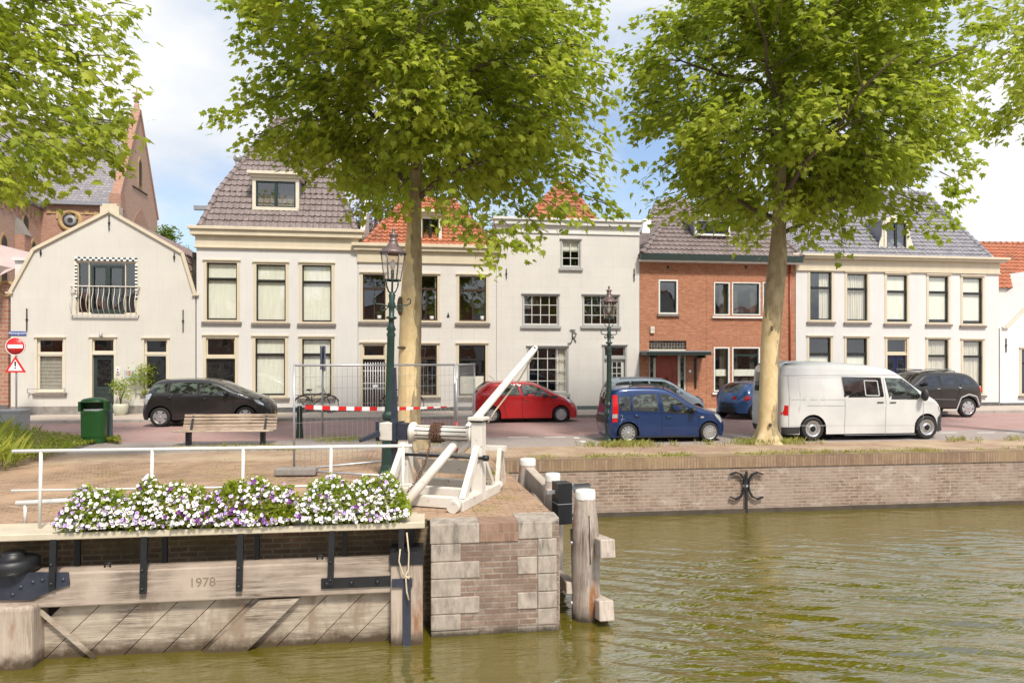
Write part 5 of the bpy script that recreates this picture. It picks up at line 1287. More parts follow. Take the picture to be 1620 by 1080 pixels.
c.lines([[(895,282),(932,282)],[(968,283),(1004,283)]], .035, M['darkplastic'], 'door_handle', .012)
c.wheel(0, 'steel', .22, .66); 
for sg in (-1, 1):
    x, z = c.c(1145, 238); w = c.Wd(x, z); mb = MB(); mb.ball((x+.02, sg*(w+.16), z), .16, 12, 8, 0, (.55,.75,1.1)); mb.bar((x+.1,sg*(w-.03),z-.08),(x+.02,sg*(w+.1),z-.08),.08,.06); mb.build('mirror', M['darkplastic'], c.root)
mb = MB(); x0, z0 = c.c(385,72); x1, z1 = c.c(935,74); n = 14      # pop-up roof shell with its black seal
vs = []; 
for k in range(n+1):
    x = .18+(3.0-.18)*k/n; zz = c.c(0,62)[1]+.0-.11*(k/n)**2*1.2
    for y_, dz in ((-.74,.015),(-.70,.065),(-.4,.10),(0,.115),(.4,.10),(.70,.065),(.74,.015)): vs.append((x, y_, zz+dz*(1 if 0 < k < n else .25)))
mb.add(vs, [(i*7+k, i*7+k+1, (i+1)*7+k+1, (i+1)*7+k) for i in range(n) for k in range(6)], 0, True)
pr = mb.build('pop_up_roof', paint_white, c.root); mb = MB()
for sg in (-1, 1): mb.tube([(.18+(2.82)*k/10, sg*.745, c.c(0,62)[1]-.132*(k/10)**2+.012) for k in range(11)], .018, 6)
mb.build('roof_seal', M['darkplastic'], pr)
c.place(1238, PN-.22, 0)

# charcoal SUV facing left
XR = 1556
c = MCar('parked_car', 'charcoal off-road estate car with roof bars, facing left behind the white van', None,
  [((XR-x)/146., (373-y)/152.) for x, y in [(1540,318),(1553,300),(1557,262),(1550,225),(1535,188),(1505,150),(1470,120),(1420,108),(1330,103),(1240,104),(1185,114),(1140,150),(1085,185),(1000,200),(930,212),(880,235),(862,280),(860,330)]], .38,
  [(((XR-1447)/146.,0),.375),(((XR-1022)/146.,0),.375)], .95, 1.18, paint_suv, tumble=.26, round_=.13, endf=.22, endr=.14, group='cars parked on the far side of the street')
c.c = lambda x, y: ((XR-x)/146., (373-y)/152.)
c.body()
c.glass([[(1375,128),(1440,132),(1485,175),(1400,178)],[(1275,126),(1362,127),(1392,180),(1285,182)],[(1160,182),(1190,138),(1255,127),(1262,183)]], M['carglass_dark'])
c.lines([[(1268,122),(1280,330)],[(1395,130),(1398,185),(1372,260)]], .014)
c.lines([[(1195,265),(1365,270)]], .05, M['darkplastic'], 'door_moulding', .01); c.lines([[(1195,262),(1365,267)]], .015, M['chrome'], 'chrome_strip', .014)
c.lines([[(1372,330),(1400,255),(1450,235),(1500,250),(1522,300)]], .05, M['cab'], 'wheel_arch_trim', .012)
c.side([(0.0+p[0], p[1]) for p in [c.c(1516,192),c.c(1540,190),c.c(1555,222),c.c(1525,218)]], .01, M['lampred'], 'tail_lamp', None)
c.skinpatch(2.55, 3.2, 1.2, 1.72, .82, .005, M['carglass_dark'], 'windscreen'); c.skinpatch(.0, .6, 1.25, 1.62, .8, .005, M['carglass_dark'], 'rear_window')
c.skinpatch(-.1, .15, .36, .62, .98, .012, M['darkplastic'], 'bumper')
c.wheel(6, rimr=.7); c.mirror(1165,178,M['darkplastic']); c.handle([(1258,202),(1392,196)], M['chrome'])
c.rails([(1400,108),(1300,102),(1190,112)], M['darkplastic'], .16, .018, .05)
mb = MB()
for x in (1180, 1365, 1270)[:2]:
    xx, zz = c.c(x, 98); mb.tube([(xx,-.72,zz+.06),(xx,.72,zz+.06)], .02, 6)
mb.build('roof_bars', M['chrome'], c.root)
c.place(1560, PFR, 0, flip=True, xref=0.0)
# ---------------------------------------------------------------- lock gate (open, lying in its recess)
GF = 8.60
def gz(px, py, p=GF): return onp(px, py, p)
gate = empty('lock_gate', (0,0,0), TH, 'weathered wooden lock gate with black iron straps, carved with a year', 'lock gate')
mb = MB(); a0 = onp(-60,0,GF)[0]; a1, _ = gz(632, 0)
mb.box(a0, a1, GF, GF+.29, -.675, -.27); o = mb.build('beam', M['wood'], gate); bv = o.modifiers.new('b','BEVEL'); bv.width = .02; bv.segments = 3
mb = MB(); W_ = .44; al = a0-.5; k = 0; zt, zb = -.675, -2.2; sl = 1.0       # diagonal planks
while al < a1+1.6:
    l, r_ = al, al+W_-.008
    dy = random.uniform(0, .012)
    P = []
    for a, z in ((l, zb),(r_, zb),(r_+(zt-zb)*sl, zt),(l+(zt-zb)*sl, zt)): P.append((a-(zt-zb)*sl*.0, z))
    # clip to the gate on the right
    pts = []
    for i in range(4):
        (xa, za), (xb, zc) = P[i], P[(i+1)%4]; ia, ib = xa <= a1-.02, xb <= a1-.02
        if ia: pts.append((xa, za))
        if ia != ib: t = (a1-.02-xa)/(xb-xa); pts.append((a1-.02, za+(zc-za)*t))
    if len(pts) > 2:
        m2 = MB(); m2.prism([(x, GF+.10+dy, z) for x, z in pts], (0,.09,0)); o = m2.build('plank', M['plank'], gate)
        bv = o.modifiers.new('b','BEVEL'); bv.width = .006; bv.segments = 1
    al += W_; k += 1
mb = MB(); mb.box(a0, a1, GF+.2, GF+.24, -3, -.6); mb.build('backing', M['iron'], gate)
x0, zt = gz(410, 950); x1 = gz(473, 950)[0]; xb0, zb = gz(333, 1022); xb1 = gz(402, 1022)[0]      # broad raised brace plank
dd_ = (zt-zb); ext = .8; mb = MB(); mb.prism([(xb0-(x0-xb0)/dd_*ext, GF+.02, zb-ext),(xb1-(x1-xb1)/dd_*ext, GF+.02, zb-ext),(x1, GF+.02, zt),(x0, GF+.02, zt)],(0,.08,0)); mb.build('brace_plank', M['plank'], gate)
mb = MB(); pa = gz(58, 965); pb = gz(134, 1030); mb.bar((pa[0],GF+.03,pa[1]),(pb[0]+.1,GF+.03,pb[1]-.1),.05,.02,up=(0,1,0)); mb.build('thin_strut', M['plank'], gate)
# heel post (right) and mitre post (left)
x0, x1 = gz(618,0,GF-.06)[0], gz(669,0,GF-.06)[0]
mb = MB(); mb.box(x0, x1, GF-.06, GF+.34, -3, gz(640,886,GF-.06)[1]); o = mb.build('heel_post', M['post_gate'], gate); bv = o.modifiers.new('b','BEVEL'); bv.width = .02; bv.segments = 2
mb = MB(); mb.box(x0-.01, x1+.01, GF-.075, GF+.36, -.315, -.16); mb.build('post_cap', M['iron'], gate)
xl0, xl1 = gz(-60,0,GF-.16)[0], gz(50,0,GF-.16)[0]
mb = MB(); mb.box(xl0, xl1, GF-.16, GF+.34, -3, -.60); o = mb.build('mitre_post', M['post_gate'], gate); bv = o.modifiers.new('b','BEVEL'); bv.width = .05; bv.segments = 3
# iron straps and brackets
mb = MB(); P = [gz(x, y, GF-.02) for x, y in ((-60,905),(108,905),(110,925),(90,931),(50,948),(-60,950))]; mb.prism([(x, GF-.025, z) for x, z in P],(0,.022,0))
for px, py in ((52,920),(67,917),(33,928),(100,916),(20,940)): x, z = gz(px, py, GF-.03); mb.lathe([(.022,0),(.018,.015),(.001,.02)], (x,GF-.025,z), 8, 0, Matrix.Rotation(R(90),4,'X'))
mb.build('iron_plate', M['iron_blue'], gate)
WZ = .2
for px, y1 in ((83,930),(226.5,938),(378.5,934),(523,924),(633,924)):
    x = gz(px, 900, GF-.03)[0]; zb = gz(px, y1, GF-.03)[1]; mb = MB()
    mb.bar((x,GF-.035,zb),(x+.02,GF-.035,WZ-.05),.07,.045)
    for q in (.06, .28): mb.lathe([(.02,0),(.017,.014),(.001,.02)], (x,GF-.058,zb+q), 8, 0, Matrix.Rotation(R(90),4,'X'))
    mb.build('bracket', M['iron'], gate)
    mb = MB(); xx = x+.14; mb.bar((xx,GF+.26,-.27),(xx,GF+.26,WZ-.05),.06,.04); mb.build('back_bracket', M['iron'], gate)
mb = MB(); (xa, z1), (xb, z0) = gz(508,915,GF-.02), gz(633,926,GF-.02); mb.box(xa, xb, GF-.022, GF-.001, z0, z1)
for px in (517,556,597): x, z = gz(px, 920, GF-.03); mb.ball((x,GF-.03,(z0+z1)/2),.028,8,5)
mb.build('iron_strap', M['iron'], gate)
mb = MB(); (xa, z1), (xb, _) = gz(637,915,GF-.08), gz(650,915,GF-.08); mb.box(xa, xb, GF-.085, GF-.06, -1.5, z1); mb.box(gz(620,0,GF-.08)[0], xb+.02, GF-.09, GF-.065, z1-.1, z1); mb.build('iron_strap', M['iron_blue'], gate)
x, z = gz(320, 921); text_mesh("1978", .155, 'year_carving', paint('carved_shadow', (.22,.165,.125), .9, .2, 20), gate, Matrix.Translation((x,GF-.001,z)) @ FACE, .002)
for px, py in ((170,897),(506,884)): 
    x, z = gz(px, py, GF+.15); mb = MB(); mb.tube([(x-.03,GF+.15,-.27),(x-.03,GF+.15,-.22),(x+.03,GF+.15,-.22),(x+.03,GF+.15,-.27)],.012,6); mb.build('iron_eye', M['iron'], gate)
x, z = gz(22, 880, GF+.1); mb = MB(); mb.lathe([(.24,-.16),(.26,-.14),(.26,-.02),(.22,.0),(.12,.01),(.12,.06),(.10,.08),(.001,.08)], (x,GF+.1,-.10), 24); mb.build('pivot_collar', M['iron'], gate)
# walkway
walk = empty('gate_walkway', (0,0,0), TH, 'narrow tan walkway board along the top of the lock gate', 'walkway')
x1 = gz(672, 826, GF)[0]; mb = MB(); mb.box(a0-.3, x1, GF-.06, GF-.0, WZ-.075, WZ+.005); o = mb.build('edge_board', M['walk'], walk); bv = o.modifiers.new('b','BEVEL'); bv.width = .01
mb = MB(); mb.box(a0-.3, x1, GF, 9.08, WZ-.04, WZ-.006); mb.build('deck', M['walk'], walk)
mb = MB(); mb.box(a0-.3, x1-.1, 9.08, 9.14, WZ-.08, WZ+.0); mb.build('back_board', M['walk'], walk)
# hand rail
rail = empty('hand_railing', (0,0,0), TH, 'white tubular hand railing above the flower boxes', 'railing'); RP = 8.86
mb = MB()
def rx(px, p=RP): return onp(px, 571, p)[0]
mb.tube([(rx(20),RP,1.125),(rx(652),RP,1.115)], .021, 10); mb.build('top_rail', M['white'], rail)
mb = MB(); mb.tube([(rx(18),RP,.655),(rx(652),RP,.615)], .014, 8); mb.build('mid_rail', M['white'], rail)
for px in (65, 241, 385, 524, 638):
    mb = MB(); mb.tube([(rx(px)-.015,RP,WZ-.02),(rx(px),RP,1.125)], .019, 10); mb.build('post', M['white'], rail)
mb = MB(); mb.tube([(rx(26,9.3),9.3,.42),(rx(200,9.3),9.3,.46)], .032, 10)
for px in (40, 190): mb.tube([(rx(px,9.3),9.3,.1),(rx(px,9.3),9.3,.44)], .02, 8)
o = mb.build('low_pipe_rail', M['white'], None, (0,0,0), TH); tag(o, 'low thick white pipe behind the left end of the railing', 'pipe')
# rope on the gate
mb = MB(); x, z = gz(641, 880, GF-.1)
mb.tube([(x-.06,GF-.12,z+.10),(x-.075,GF-.12,z-.05),(x-.03,GF-.13,z-.19),(x+.0,GF-.14,z-.24),(x+.04,GF-.13,z-.15),(x+.045,GF-.12,z+.05),(x+.02,GF-.12,z+.30)],.010,6)
mb.tube([(x+.0,GF-.14,z-.22),(x+.05,GF-.14,z-.26),(x+.06,GF-.14,z-.23),(x+.01,GF-.14,z-.25),(x+.02,GF-.14,z-.42),(x+.045,GF-.14,z-.52)],.011,6)
tag(mb.build('mooring_rope', M['rope'], None, (0,0,0), TH), 'frayed pale rope knotted round the right gate post', 'rope')

# ---------------------------------------------------------------- flower boxes
def leafy(mb, c, n, size, mi=0, spread=(1,1,1), rndl=None, up=0):
    for _ in range(n):
        p = Vector(c)+Vector((random.gauss(0,spread[0]),random.gauss(0,spread[1]),random.gauss(0,spread[2])))
        d = Vector((random.gauss(0,1),random.gauss(0,1),random.gauss(up,.7))).normalized(); s_ = size*random.uniform(.6,1.3)
        u = d.cross(Vector((random.random(),random.random(),random.random()))).normalized()
        mb.add([p, p+d*s_*.5+u*s_*.28, p+d*s_, p+d*s_*.5-u*s_*.28], [(0,1,2,3)], mi)
        if rndl is not None: rndl.append(random.random())
def set_rnd(o, vals=None):
    me = o.data; at_ = me.attributes.new('rnd', 'FLOAT', 'FACE'); n = len(me.polygons)
    at_.data.foreach_set('value', vals if vals else [random.random() for _ in range(n)])
def flowerbox(px0, px1, label, cols, hgt, seed):
    random.seed(seed); xa, xb = rx(px0, 8.72), rx(px1, 8.72); xm = (xa+xb)/2; L_ = xb-xa
    root = empty('flower_box', W(xm, 8.74, WZ), TH, label, 'flower box', 'flower boxes along the gate walkway')
    mb = MB(); hw = L_/2-.08
    mb.add([(-hw,-.08,0),(hw,-.08,0),(hw,.08,0),(-hw,.08,0),(-hw-.03,-.11,.17),(hw+.03,-.11,.17),(hw+.03,.11,.17),(-hw-.03,.11,.17)],[(0,1,5,4),(1,2,6,5),(2,3,7,6),(3,0,4,7),(4,5,6,7),(3,2,1,0)])
    mb.build('trough', M['darkplastic'], root)
    fb = MB(); n = int(5200*L_)
    def env(x): e = 1-abs(x/(L_/2+.05))**6; return max(.05, e)*(hgt*(.88+.11*math.sin(x*7+seed)+.08*math.sin(x*19)))
    pts = []
    for _ in range(n):
        x = random.uniform(-L_/2-.05, L_/2+.05); top = .12+env(x); ph = random.uniform(-.6, math.pi*.62); r_ = random.uniform(.4,1.0)**.6
        y = -math.cos(ph)*.25*r_; z = .10+max(math.sin(ph), -.5)*(top-.10)*r_*(1 if ph > 0 else .35)
        pts.append((x, y, z)); leafy(fb, (x, y*.92, z), 1, .055, 0, (.01,.01,.01), None, .4)
    o = fb.build('foliage', M['leaf_lime'] if seed % 2 else M['leaf'], root, fix=False); set_rnd(o)
    bl = MB(); nb = int(650*L_)
    for i in range(nb):
        x, y, z = random.choice(pts); nn = noise.noise(Vector((x*2.2+seed, z*4, seed*1.7)))
        if nn < -.5: continue
        p = Vector((x, y*1.08-.012, z+.015)); d = Vector((random.gauss(0,.35), -1+random.gauss(0,.3), .35+z*1.2+random.gauss(0,.3))).normalized()
        u = d.cross(Vector((0,0,1))).normalized(); v = u.cross(d); r_ = random.uniform(.018,.027)
        cl = random.random(); mi = 0
        if cl < cols[1]: mi = 2; r_ *= 1.25
        elif cl < cols[0]+cols[1]: mi = 1
        V = [p + (u*math.cos(2*math.pi*k/10+.3)+v*math.sin(2*math.pi*k/10+.3))*(r_*(1.0 if k % 2 == 0 else .82)) + d*.006 for k in range(10)] + [p-d*.004]
        bl.add(V, [(k, (k+1) % 10, 10) for k in range(10)], mi)
        V = [p + (u*math.cos(2*math.pi*k/6)+v*math.sin(2*math.pi*k/6))*r_*.22 + d*.004 for k in range(6)]; bl.add(V, [tuple(range(6))], 3)
    o = bl.build('blossoms', [M['petal_w'], M['petal_l'], M['petal_p'], M['petal_p']], root, fix=False); tag(o, kind='stuff')
    return root
flowerbox(108, 222, 'leftmost flower box, low, with small pale lilac edged petunias', (.22,.04), .38, 3)
flowerbox(212, 322, 'flower box second from the left, tall, mostly white petunias', (.06,.05), .48, 4)
flowerbox(320, 474, 'flower box third from the left, with many purple and lilac petunias', (.26,.10), .44, 8)
flowerbox(482, 640, 'rightmost flower box by the windlass, thick with white petunias', (.12,.05), .48, 5)
random.seed(11)

# ---------------------------------------------------------------- windlass
wl = empty('windlass', (-.505, 10.3, .1), R(-18.5), 'white painted wooden windlass with a chain round its drum on the lock head', 'windlass')
LN = 1.22; ZD = 1.0
def wb(name, a, b, w, h, mat='white_worn', w2=None, up=(0,0,1)):
    mb = MB(); mb.bar(a, b, w, h, 0, up, w2); o = mb.build(name, M[mat], wl); bv = o.modifiers.new('b','BEVEL'); bv.width = .008; bv.segments = 2; return o
for x in (0, -LN):
    wb('side_sill', (x,-.80,.07), (x,.76,.07), .17, .14)
    wb('post', (x,0,.13), (x,0,1.20 if x == 0 else 1.0), .17, .19, up=(0,1,0))
    wb('front_brace', (x,-.62,.12), (x,-.06,.80), .09, .11)
    wb('rear_brace', (x,.62,.12), (x,.06,.80), .07, .08)
    mb = MB(); mb.lathe([(.02,0),(.018,.02),(.001,.025)], (x,-.20,.62), 8, 0, Matrix.Rotation(R(60),4,'X')); mb.build('bolt', M['iron'], wl)
mb = MB(); mb.tube([(-.02,-.80,.085),(-.02,-.94,.085)],.09,12); mb.build('rounded_foot', M['white_worn'], wl)
mb = MB(); mb.tube([(.0,.76,.08),(.02,.90,.08)],.075,10); mb.build('rounded_foot', M['white_worn'], wl)
for y, z in ((-.66,.09),(.0,.09),(.55,.12)): wb('cross_beam', (-LN+.08,y,z), (-.08,y,z), .13, .15)
wb('back_board', (-LN+.08,.42,.42), (-.08,.42,.42), .04, .22); wb('back_rail', (-LN+.08,.30,.62), (-.08,.30,.62), .07, .07)
wb('post_cap', (.0,-.14,1.235), (.0,.14,1.235), .25, .05); wb('cap_seat', (0,-.12,1.20), (0,.12,1.20), .21, .035, 'iron')
mb = MB(); RY = Matrix.Rotation(R(90), 4, 'Y')
prof = [(.001,-LN+.10),(.15,-LN+.10),(.155,-LN+.15),(.112,-LN+.17),(.112,-.12),(.14,-.11),(.14,-.10),(.001,-.10)]; mb.lathe(prof, (0,0,ZD), 24, 0, RY); mb.build('drum', M['white_worn'], wl)
mb = MB()
for k in range(10):
    t = 2*math.pi*k/10; mb.box(-LN+.20, -.16, -.006, .006, .105, .117, 0, Matrix.Translation((0,0,ZD)) @ Matrix.Rotation(t, 4, 'X'))
mb.build('drum_staves', M['iron'], wl)
mb = MB()      # chain coils and hanging end, made of links
def links(mb, P, r=.006, ln=.035):
    tot = 0; 
    for a, b in zip(P, P[1:]):
        a = Vector(a); b = Vector(b); d = b-a; n = max(1, int(d.length/ln)); dn = d.normalized(); u = dn.cross(Vector((.3,.5,.8))).normalized(); v = dn.cross(u)
        for i in range(n):
            c = a+d*(i+.5)/n; w = u if (tot % 2) else v; tot += 1; hl, hw = ln*.72, ln*.36
            mb.tube([c+dn*hl, c+w*hw+dn*hl*.4, c+w*hw-dn*hl*.4, c-dn*hl, c-w*hw-dn*hl*.4, c-w*hw+dn*hl*.4, c+dn*hl], r, 4, 0, False)
P = [( -.74+.17*k/60*1.0, .134*math.cos(k*2*math.pi/10), ZD+.134*math.sin(k*2*math.pi/10)) for k in range(61)]; links(mb, P, .0075, .042)
P = [(-.60-.17*k/40, .152*math.cos(k*2*math.pi/10+1), ZD+.152*math.sin(k*2*math.pi/10+1)) for k in range(41)]; links(mb, P, .0075, .042)
links(mb, [(-.72,-.16,ZD),(-.73,-.17,ZD-.2),(-.78,-.22,.55),(-.90,-.30,.28),(-1.0,-.45,.10),(-1.05,-.62,.03)], .007, .042); mb.build('chain', M['rust'], wl)
mb = MB(); mb.tube([(-LN+.02,-.12,.66),(.16,-.12,.66)],.022,8); mb.tube([(.12,-.12,.66),(.2,-.12,.66)],.045,8); mb.build('iron_rod', M['iron'], wl)
mb = MB(); mb.tube([(-LN-.32,0,ZD),(-LN+.12,0,ZD)],.05,10); mb.box(-LN-.10,-LN+.08,-.11,.11,ZD-.12,ZD+.13); mb.build('axle_bearing', M['iron_blue'], wl)
wb('handle_block', (-LN-.40,0,ZD), (-LN-.14,0,ZD), .27, .27)
mb = MB()
for x in (-LN-.42, -LN-.13): mb.box(x-.03, x+.03, -.15, .15, ZD-.15, ZD+.15)
mb.build('block_straps', M['iron_blue'], wl)
for d in ((0,0,1),(0,0,-1),(-.30,-.95,-.22)):
    d = Vector(d).normalized(); c = Vector((-LN-.20,.0,ZD)) if abs(d.z) > .5 else Vector((-LN-.36,-.05,ZD)); ln = 1.0 if d.z > .5 else (.78 if d.z < -.5 else .50)
    mb = MB(); mb.bar(c+d*.12, c+d*ln, .085, .085, 0, (0,1,0) if abs(d.z) > .5 else (0,0,1), .045, .045); mb.build('handspike', M['iron_blue'], wl)
# long white spar leaning through it
lo, hi = Vector((-1.50,9.52,.20)), at(848, 549, 12.4)
mb = MB(); mb.tube([lo, lo.lerp(hi,.5), hi.lerp(lo,.02), hi], [.068,.066,.055,.04], 16)
sp = mb.build('boom', M['white_worn'], None); tag(sp, 'long white round spar leaning up to the right through the windlass', 'spar')
mb = MB(); p0 = hi.lerp(lo,.02)+Vector((0,.02,-.08)); p1 = at(783, 650, 12.2); mb.tube([p0, p0.lerp(p1,.4)+Vector((.03,0,-.03)), p1, at(772,668,12.1)], .014, 6); mb.build('boom_rope', M['rope'], sp)
mb = MB(); mb.tube([hi.lerp(lo,.015)+Vector((0,-.07,.02)), hi.lerp(lo,.015)+Vector((0,.08,-.02))], .02, 8); mb.build('boom_pin', M['iron'], sp)

# white trestle behind the windlass
tr = empty('white_trestle', (-.2, 11.7, .09), R(-14), 'low white wooden trestle standing behind the windlass', 'trestle')
for x in (-.38, .0):
    for s_ in (-1, 1): mb = MB(); mb.bar((x,s_*.22,0),(x,s_*.04,.62),.07,.05); mb.build('leg', M['white_worn'], tr)
mb = MB(); mb.bar((-.5,0,.62),(.1,0,.62),.1,.08); mb.build('top_bar', M['white_worn'], tr)

# ---------------------------------------------------------------- mooring posts, signal box, timbers
def mpost(a, p, r, ztop, label, lean=0, split=True):
    root = empty('mooring_post', W(a, p, -1.31), TH, label, 'mooring post', 'white capped mooring posts beside the lock pier')
    h = ztop+1.31; mb = MB(); n = 20; prof = [(r*.98,-1.5),(r*1.0,h*.25),(r*1.02,h*.55),(r*.93,h*.72),(r*.72,h-.11)]; vs = []
    for rr, z in prof:
        for k in range(n):
            t = 2*math.pi*k/n; q = rr*(1+.07*noise.noise(Vector((math.cos(t)*2, math.sin(t)*2, z*.5+a*7)))+.03*math.cos(4*t)); vs.append((q*math.cos(t)+lean*z*.02, q*math.sin(t), z))
    mb.add(vs, [(i*n+k, i*n+(k+1)%n, (i+1)*n+(k+1)%n, (i+1)*n+k) for i in range(len(prof)-1) for k in range(n)], 0, True)
    mb.build('timber', M['post'] if r > .18 else M['wood_post'], root)
    mb = MB(); mb.lathe([(r*.73,h-.12),(r*.73,h-.03),(r*.68,h),(.001,h+.005)], (lean*h*.02,0,0), 24); mb.build('cap', M['white'], root)
    if split:
        mb = MB(); mb.bar((.02,-r*1.01,h*.45),(.01,-r*.84,h*.82),.012,.03,up=(0,1,0)); mb.build('drying_crack', M['iron'], root)
    return root
def ap(px, Z): X = (px-810)/FX*Z; return X*CT+Z*ST, -X*ST+Z*CT
a_, p_ = ap(926, 9.16+.19); mpost(a_, p_, .19, .44, 'big rust stained mooring post at the pier corner')
a_, p_ = ap(874.5, 10.85); mpost(a_, p_, .165, .42, 'middle mooring post with the black signal box fixed to it')
a_, p_ = ap(835, 12.5); mpost(a_, p_, .20, .42, 'farthest mooring post, nearest the quay wall')
r = empty('fender_timbers', (0,0,0), 0, 'square grey timbers tying the mooring posts together', 'timber')
def wbar(name, a, b, w, h, mat, par): mb = MB(); mb.bar(a, b, w, h); o = mb.build(name, mat, par); bv = o.modifiers.new('b','BEVEL'); bv.width = .012; return o
wbar('waling', at(912, 846, 10.5), at(962, 868, 8.95), .2, .24, M['wood_post'], r)
wbar('waling', at(912, 940, 10.6), at(960, 966, 9.0), .2, .26, M['wood_post'], r)
wbar('waling', at(838, 752, 12.4), at(884, 800, 10.3), .16, .30, M['wood_post'], r)
wbar('waling', at(880, 905, 11.0), at(904, 930, 9.3), .14, .16, M['wood_post'], r)
mb = MB(); mb.ball(at(904,858,9.1), .022, 8, 5); mb.ball(at(904,953,9.1), .025, 8, 5); mb.build('bolt', M['galv'], r)
sg = empty('canal_signal', at(890, 830, 10.2), TH+R(8), 'black canal traffic light box with a hood, seen from behind on the middle mooring post', 'signal')
mb = MB(); mb.box(-.12,.10,-.14,.14,.04,.335); mb.box(-.12,.10,-.14,.14,.345,.64); mb.box(-.13,.11,-.15,.15,.335,.345,1); o = mb.build('housing', [M['iron'], M['galv']], sg)
mb = MB()
for z in (.1,.2,.28,.4,.5,.6): mb.box(.10,.125,-.13,-.10,z,z+.03)
mb.build('hinges', M['galv'], sg)
mb = MB(); n = 12; vs = []
for k in range(n+1):
    t = math.pi*k/n; y, z = .11*math.cos(t), .49+.11*math.sin(t); vs += [(.10,y,z),(.42,y,z+.01)]
mb.add(vs, [(2*k,2*k+2,2*k+3,2*k+1) for k in range(n)], 0, True); mb.build('hood', M['darkplastic'], sg)
mb = MB(); mb.bar((-.1,.0,.5),(-.25,.0,.5),.05,.05); mb.build('mount', M['galv'], sg)

# wall tie on the quay
r = empty('wall_tie', W(onp(1181,571,QP)[0], QP, 0), TH, 'black curved iron wall tie with a long stem on the quay wall', 'wall tie')
def tq(px, py): a, z = onp(px, py, QP-.05); return (a-onp(1181,571,QP)[0], -.05, z)
mb = MB(); mb.bar(tq(1181,745), tq(1181,812), .048, .03); mb.build('stem', M['iron'], r)
for s_ in (-1, 1):
    mb = MB(); P = [(1181+s_*26,750),(1181+s_*17,747),(1181+s_*9,750),(1181+s_*4,758),(1181+s_*3,768),(1181+s_*4,776),(1181+s_*9,785),(1181+s_*17,789),(1181+s_*25,786)]
    Q = [tq(*p) for p in P]
    for a, b in zip(Q, Q[1:]): mb.bar(a, Vector(b)+(Vector(b)-Vector(a))*.12, .035, .06, up=(0,1,0))
    mb.build('curved_arm', M['iron'], r)
mb = MB(); mb.bar(tq(1176,768), tq(1186,768), .05, .05); mb.build('clasp', M['galv'], r)

# ---------------------------------------------------------------- street lamps
def lamp(label):
    r = empty('street_lamp', (0,0,0), 0, label, 'street lamp', 'old style green street lamps')
    g, cp = M['lampgreen'], M['copper']
    mb = MB(); mb.lathe([(.17,0),(.17,.06),(.14,.10),(.13,.16),(.12,.2),(.115,.75),(.125,.78),(.14,.82),(.14,.88),(.12,.92),(.10,1.0),(.13,1.06),(.13,1.12),(.085,1.18)], (0,0,0), 12, 0, None, False); mb.build('base', g, r)
    mb = MB(); prof = [(.085,1.18),(.075,1.5),(.068,2.55),(.085,2.60),(.06,2.66),(.09,2.70),(.055,2.78),(.05,2.88),(.10,2.90),(.10,2.925),(.05,2.95),(.055,3.1),(.075,3.16),(.05,3.22),(.065,3.34),(.04,3.38)]; mb.lathe(prof, (0,0,0), 14)
    mb.build('column', g, r)
    mb = MB()
    for s_ in (-1, 1):
        mb.tube([(0,0,3.08),(s_*.10,0,3.14),(s_*.20,0,3.16),(s_*.28,0,3.16),(s_*.34,0,3.20),(s_*.345,0,3.26),(s_*.31,0,3.29),(s_*.285,0,3.255)], .014, 6)
        mb.tube([(s_*.06,0,3.12),(s_*.11,0,3.06),(s_*.17,0,3.04),(s_*.20,0,3.08),(s_*.175,0,3.115),(s_*.145,0,3.09)], .014, 6)
    mb.build('scroll_arms', g, r)
    mb = MB()
    for k in range(4):
        t = R(45+90*k); c_, s_ = math.cos(t), math.sin(t)
        mb.tube([(0,0,3.36),(c_*.09,s_*.09,3.40),(c_*.145,s_*.145,3.50),(c_*.155,s_*.155,3.60)], .011, 6)
    mb.lathe([(.12,3.595),(.165,3.60),(.165,3.62),(.12,3.625)], (0,0,0), 20); mb.tube([(0,0,3.36),(0,0,3.80)],.018,8); mb.tube([(0,0,3.62),(0,0,3.80)],.03,8)
    mb.build('basket', g, r)
    mb = MB(); mb.lathe([(.15,3.625),(.215,4.10),(.225,4.12)], (0,0,0), 6, 0, None, False); mb.build('lantern_glass', M['lampglass'], r)
    mb = MB()
    for k in range(6):
        t = R(60*k); c_, s_ = math.cos(t), math.sin(t); mb.tube([(c_*.152,s_*.152,3.62),(c_*.222,s_*.222,4.12)], .009, 5)
    mb.build('lantern_frame', cp, r)
    mb = MB(); mb.ball((0,0,3.90),.05,10,7,0,(1,1,1.9)); mb.build('bulb', M['whitep'], r)
    mb = MB(); mb.lathe([(.245,4.10),(.255,4.12),(.235,4.145),(.19,4.19),(.13,4.235),(.085,4.30),(.07,4.33),(.085,4.34),(.062,4.36),(.060,4.42),(.085,4.44),(.085,4.46),(.03,4.48),(.025,4.53),(.035,4.55),(.001,4.60)], (0,0,0), 24); mb.build('lantern_roof', cp, r)
    return r
l1 = lamp('tall green street lamp with a copper lantern in front of the steel fence')
l1.location = (-2.31, 12.67, .09); l1.rotation_euler = (0, R(1.4), R(12))
l2 = copy_tree(l1); l2['label'] = 'dark green street lamp between the red car and the dark blue car'; x, z = 0, 0
w_ = at(963.5, 699, 18.56); l2.location = (w_.x, w_.y, 0); l2.scale = (.925,)*3; l2.rotation_euler = (0,0,R(40))
for ch in l2.children:
    if ch.data.materials[0] == M['lampgreen']: ch.data = ch.data.copy(); ch.data.materials[0] = M['lampgreen_dark']

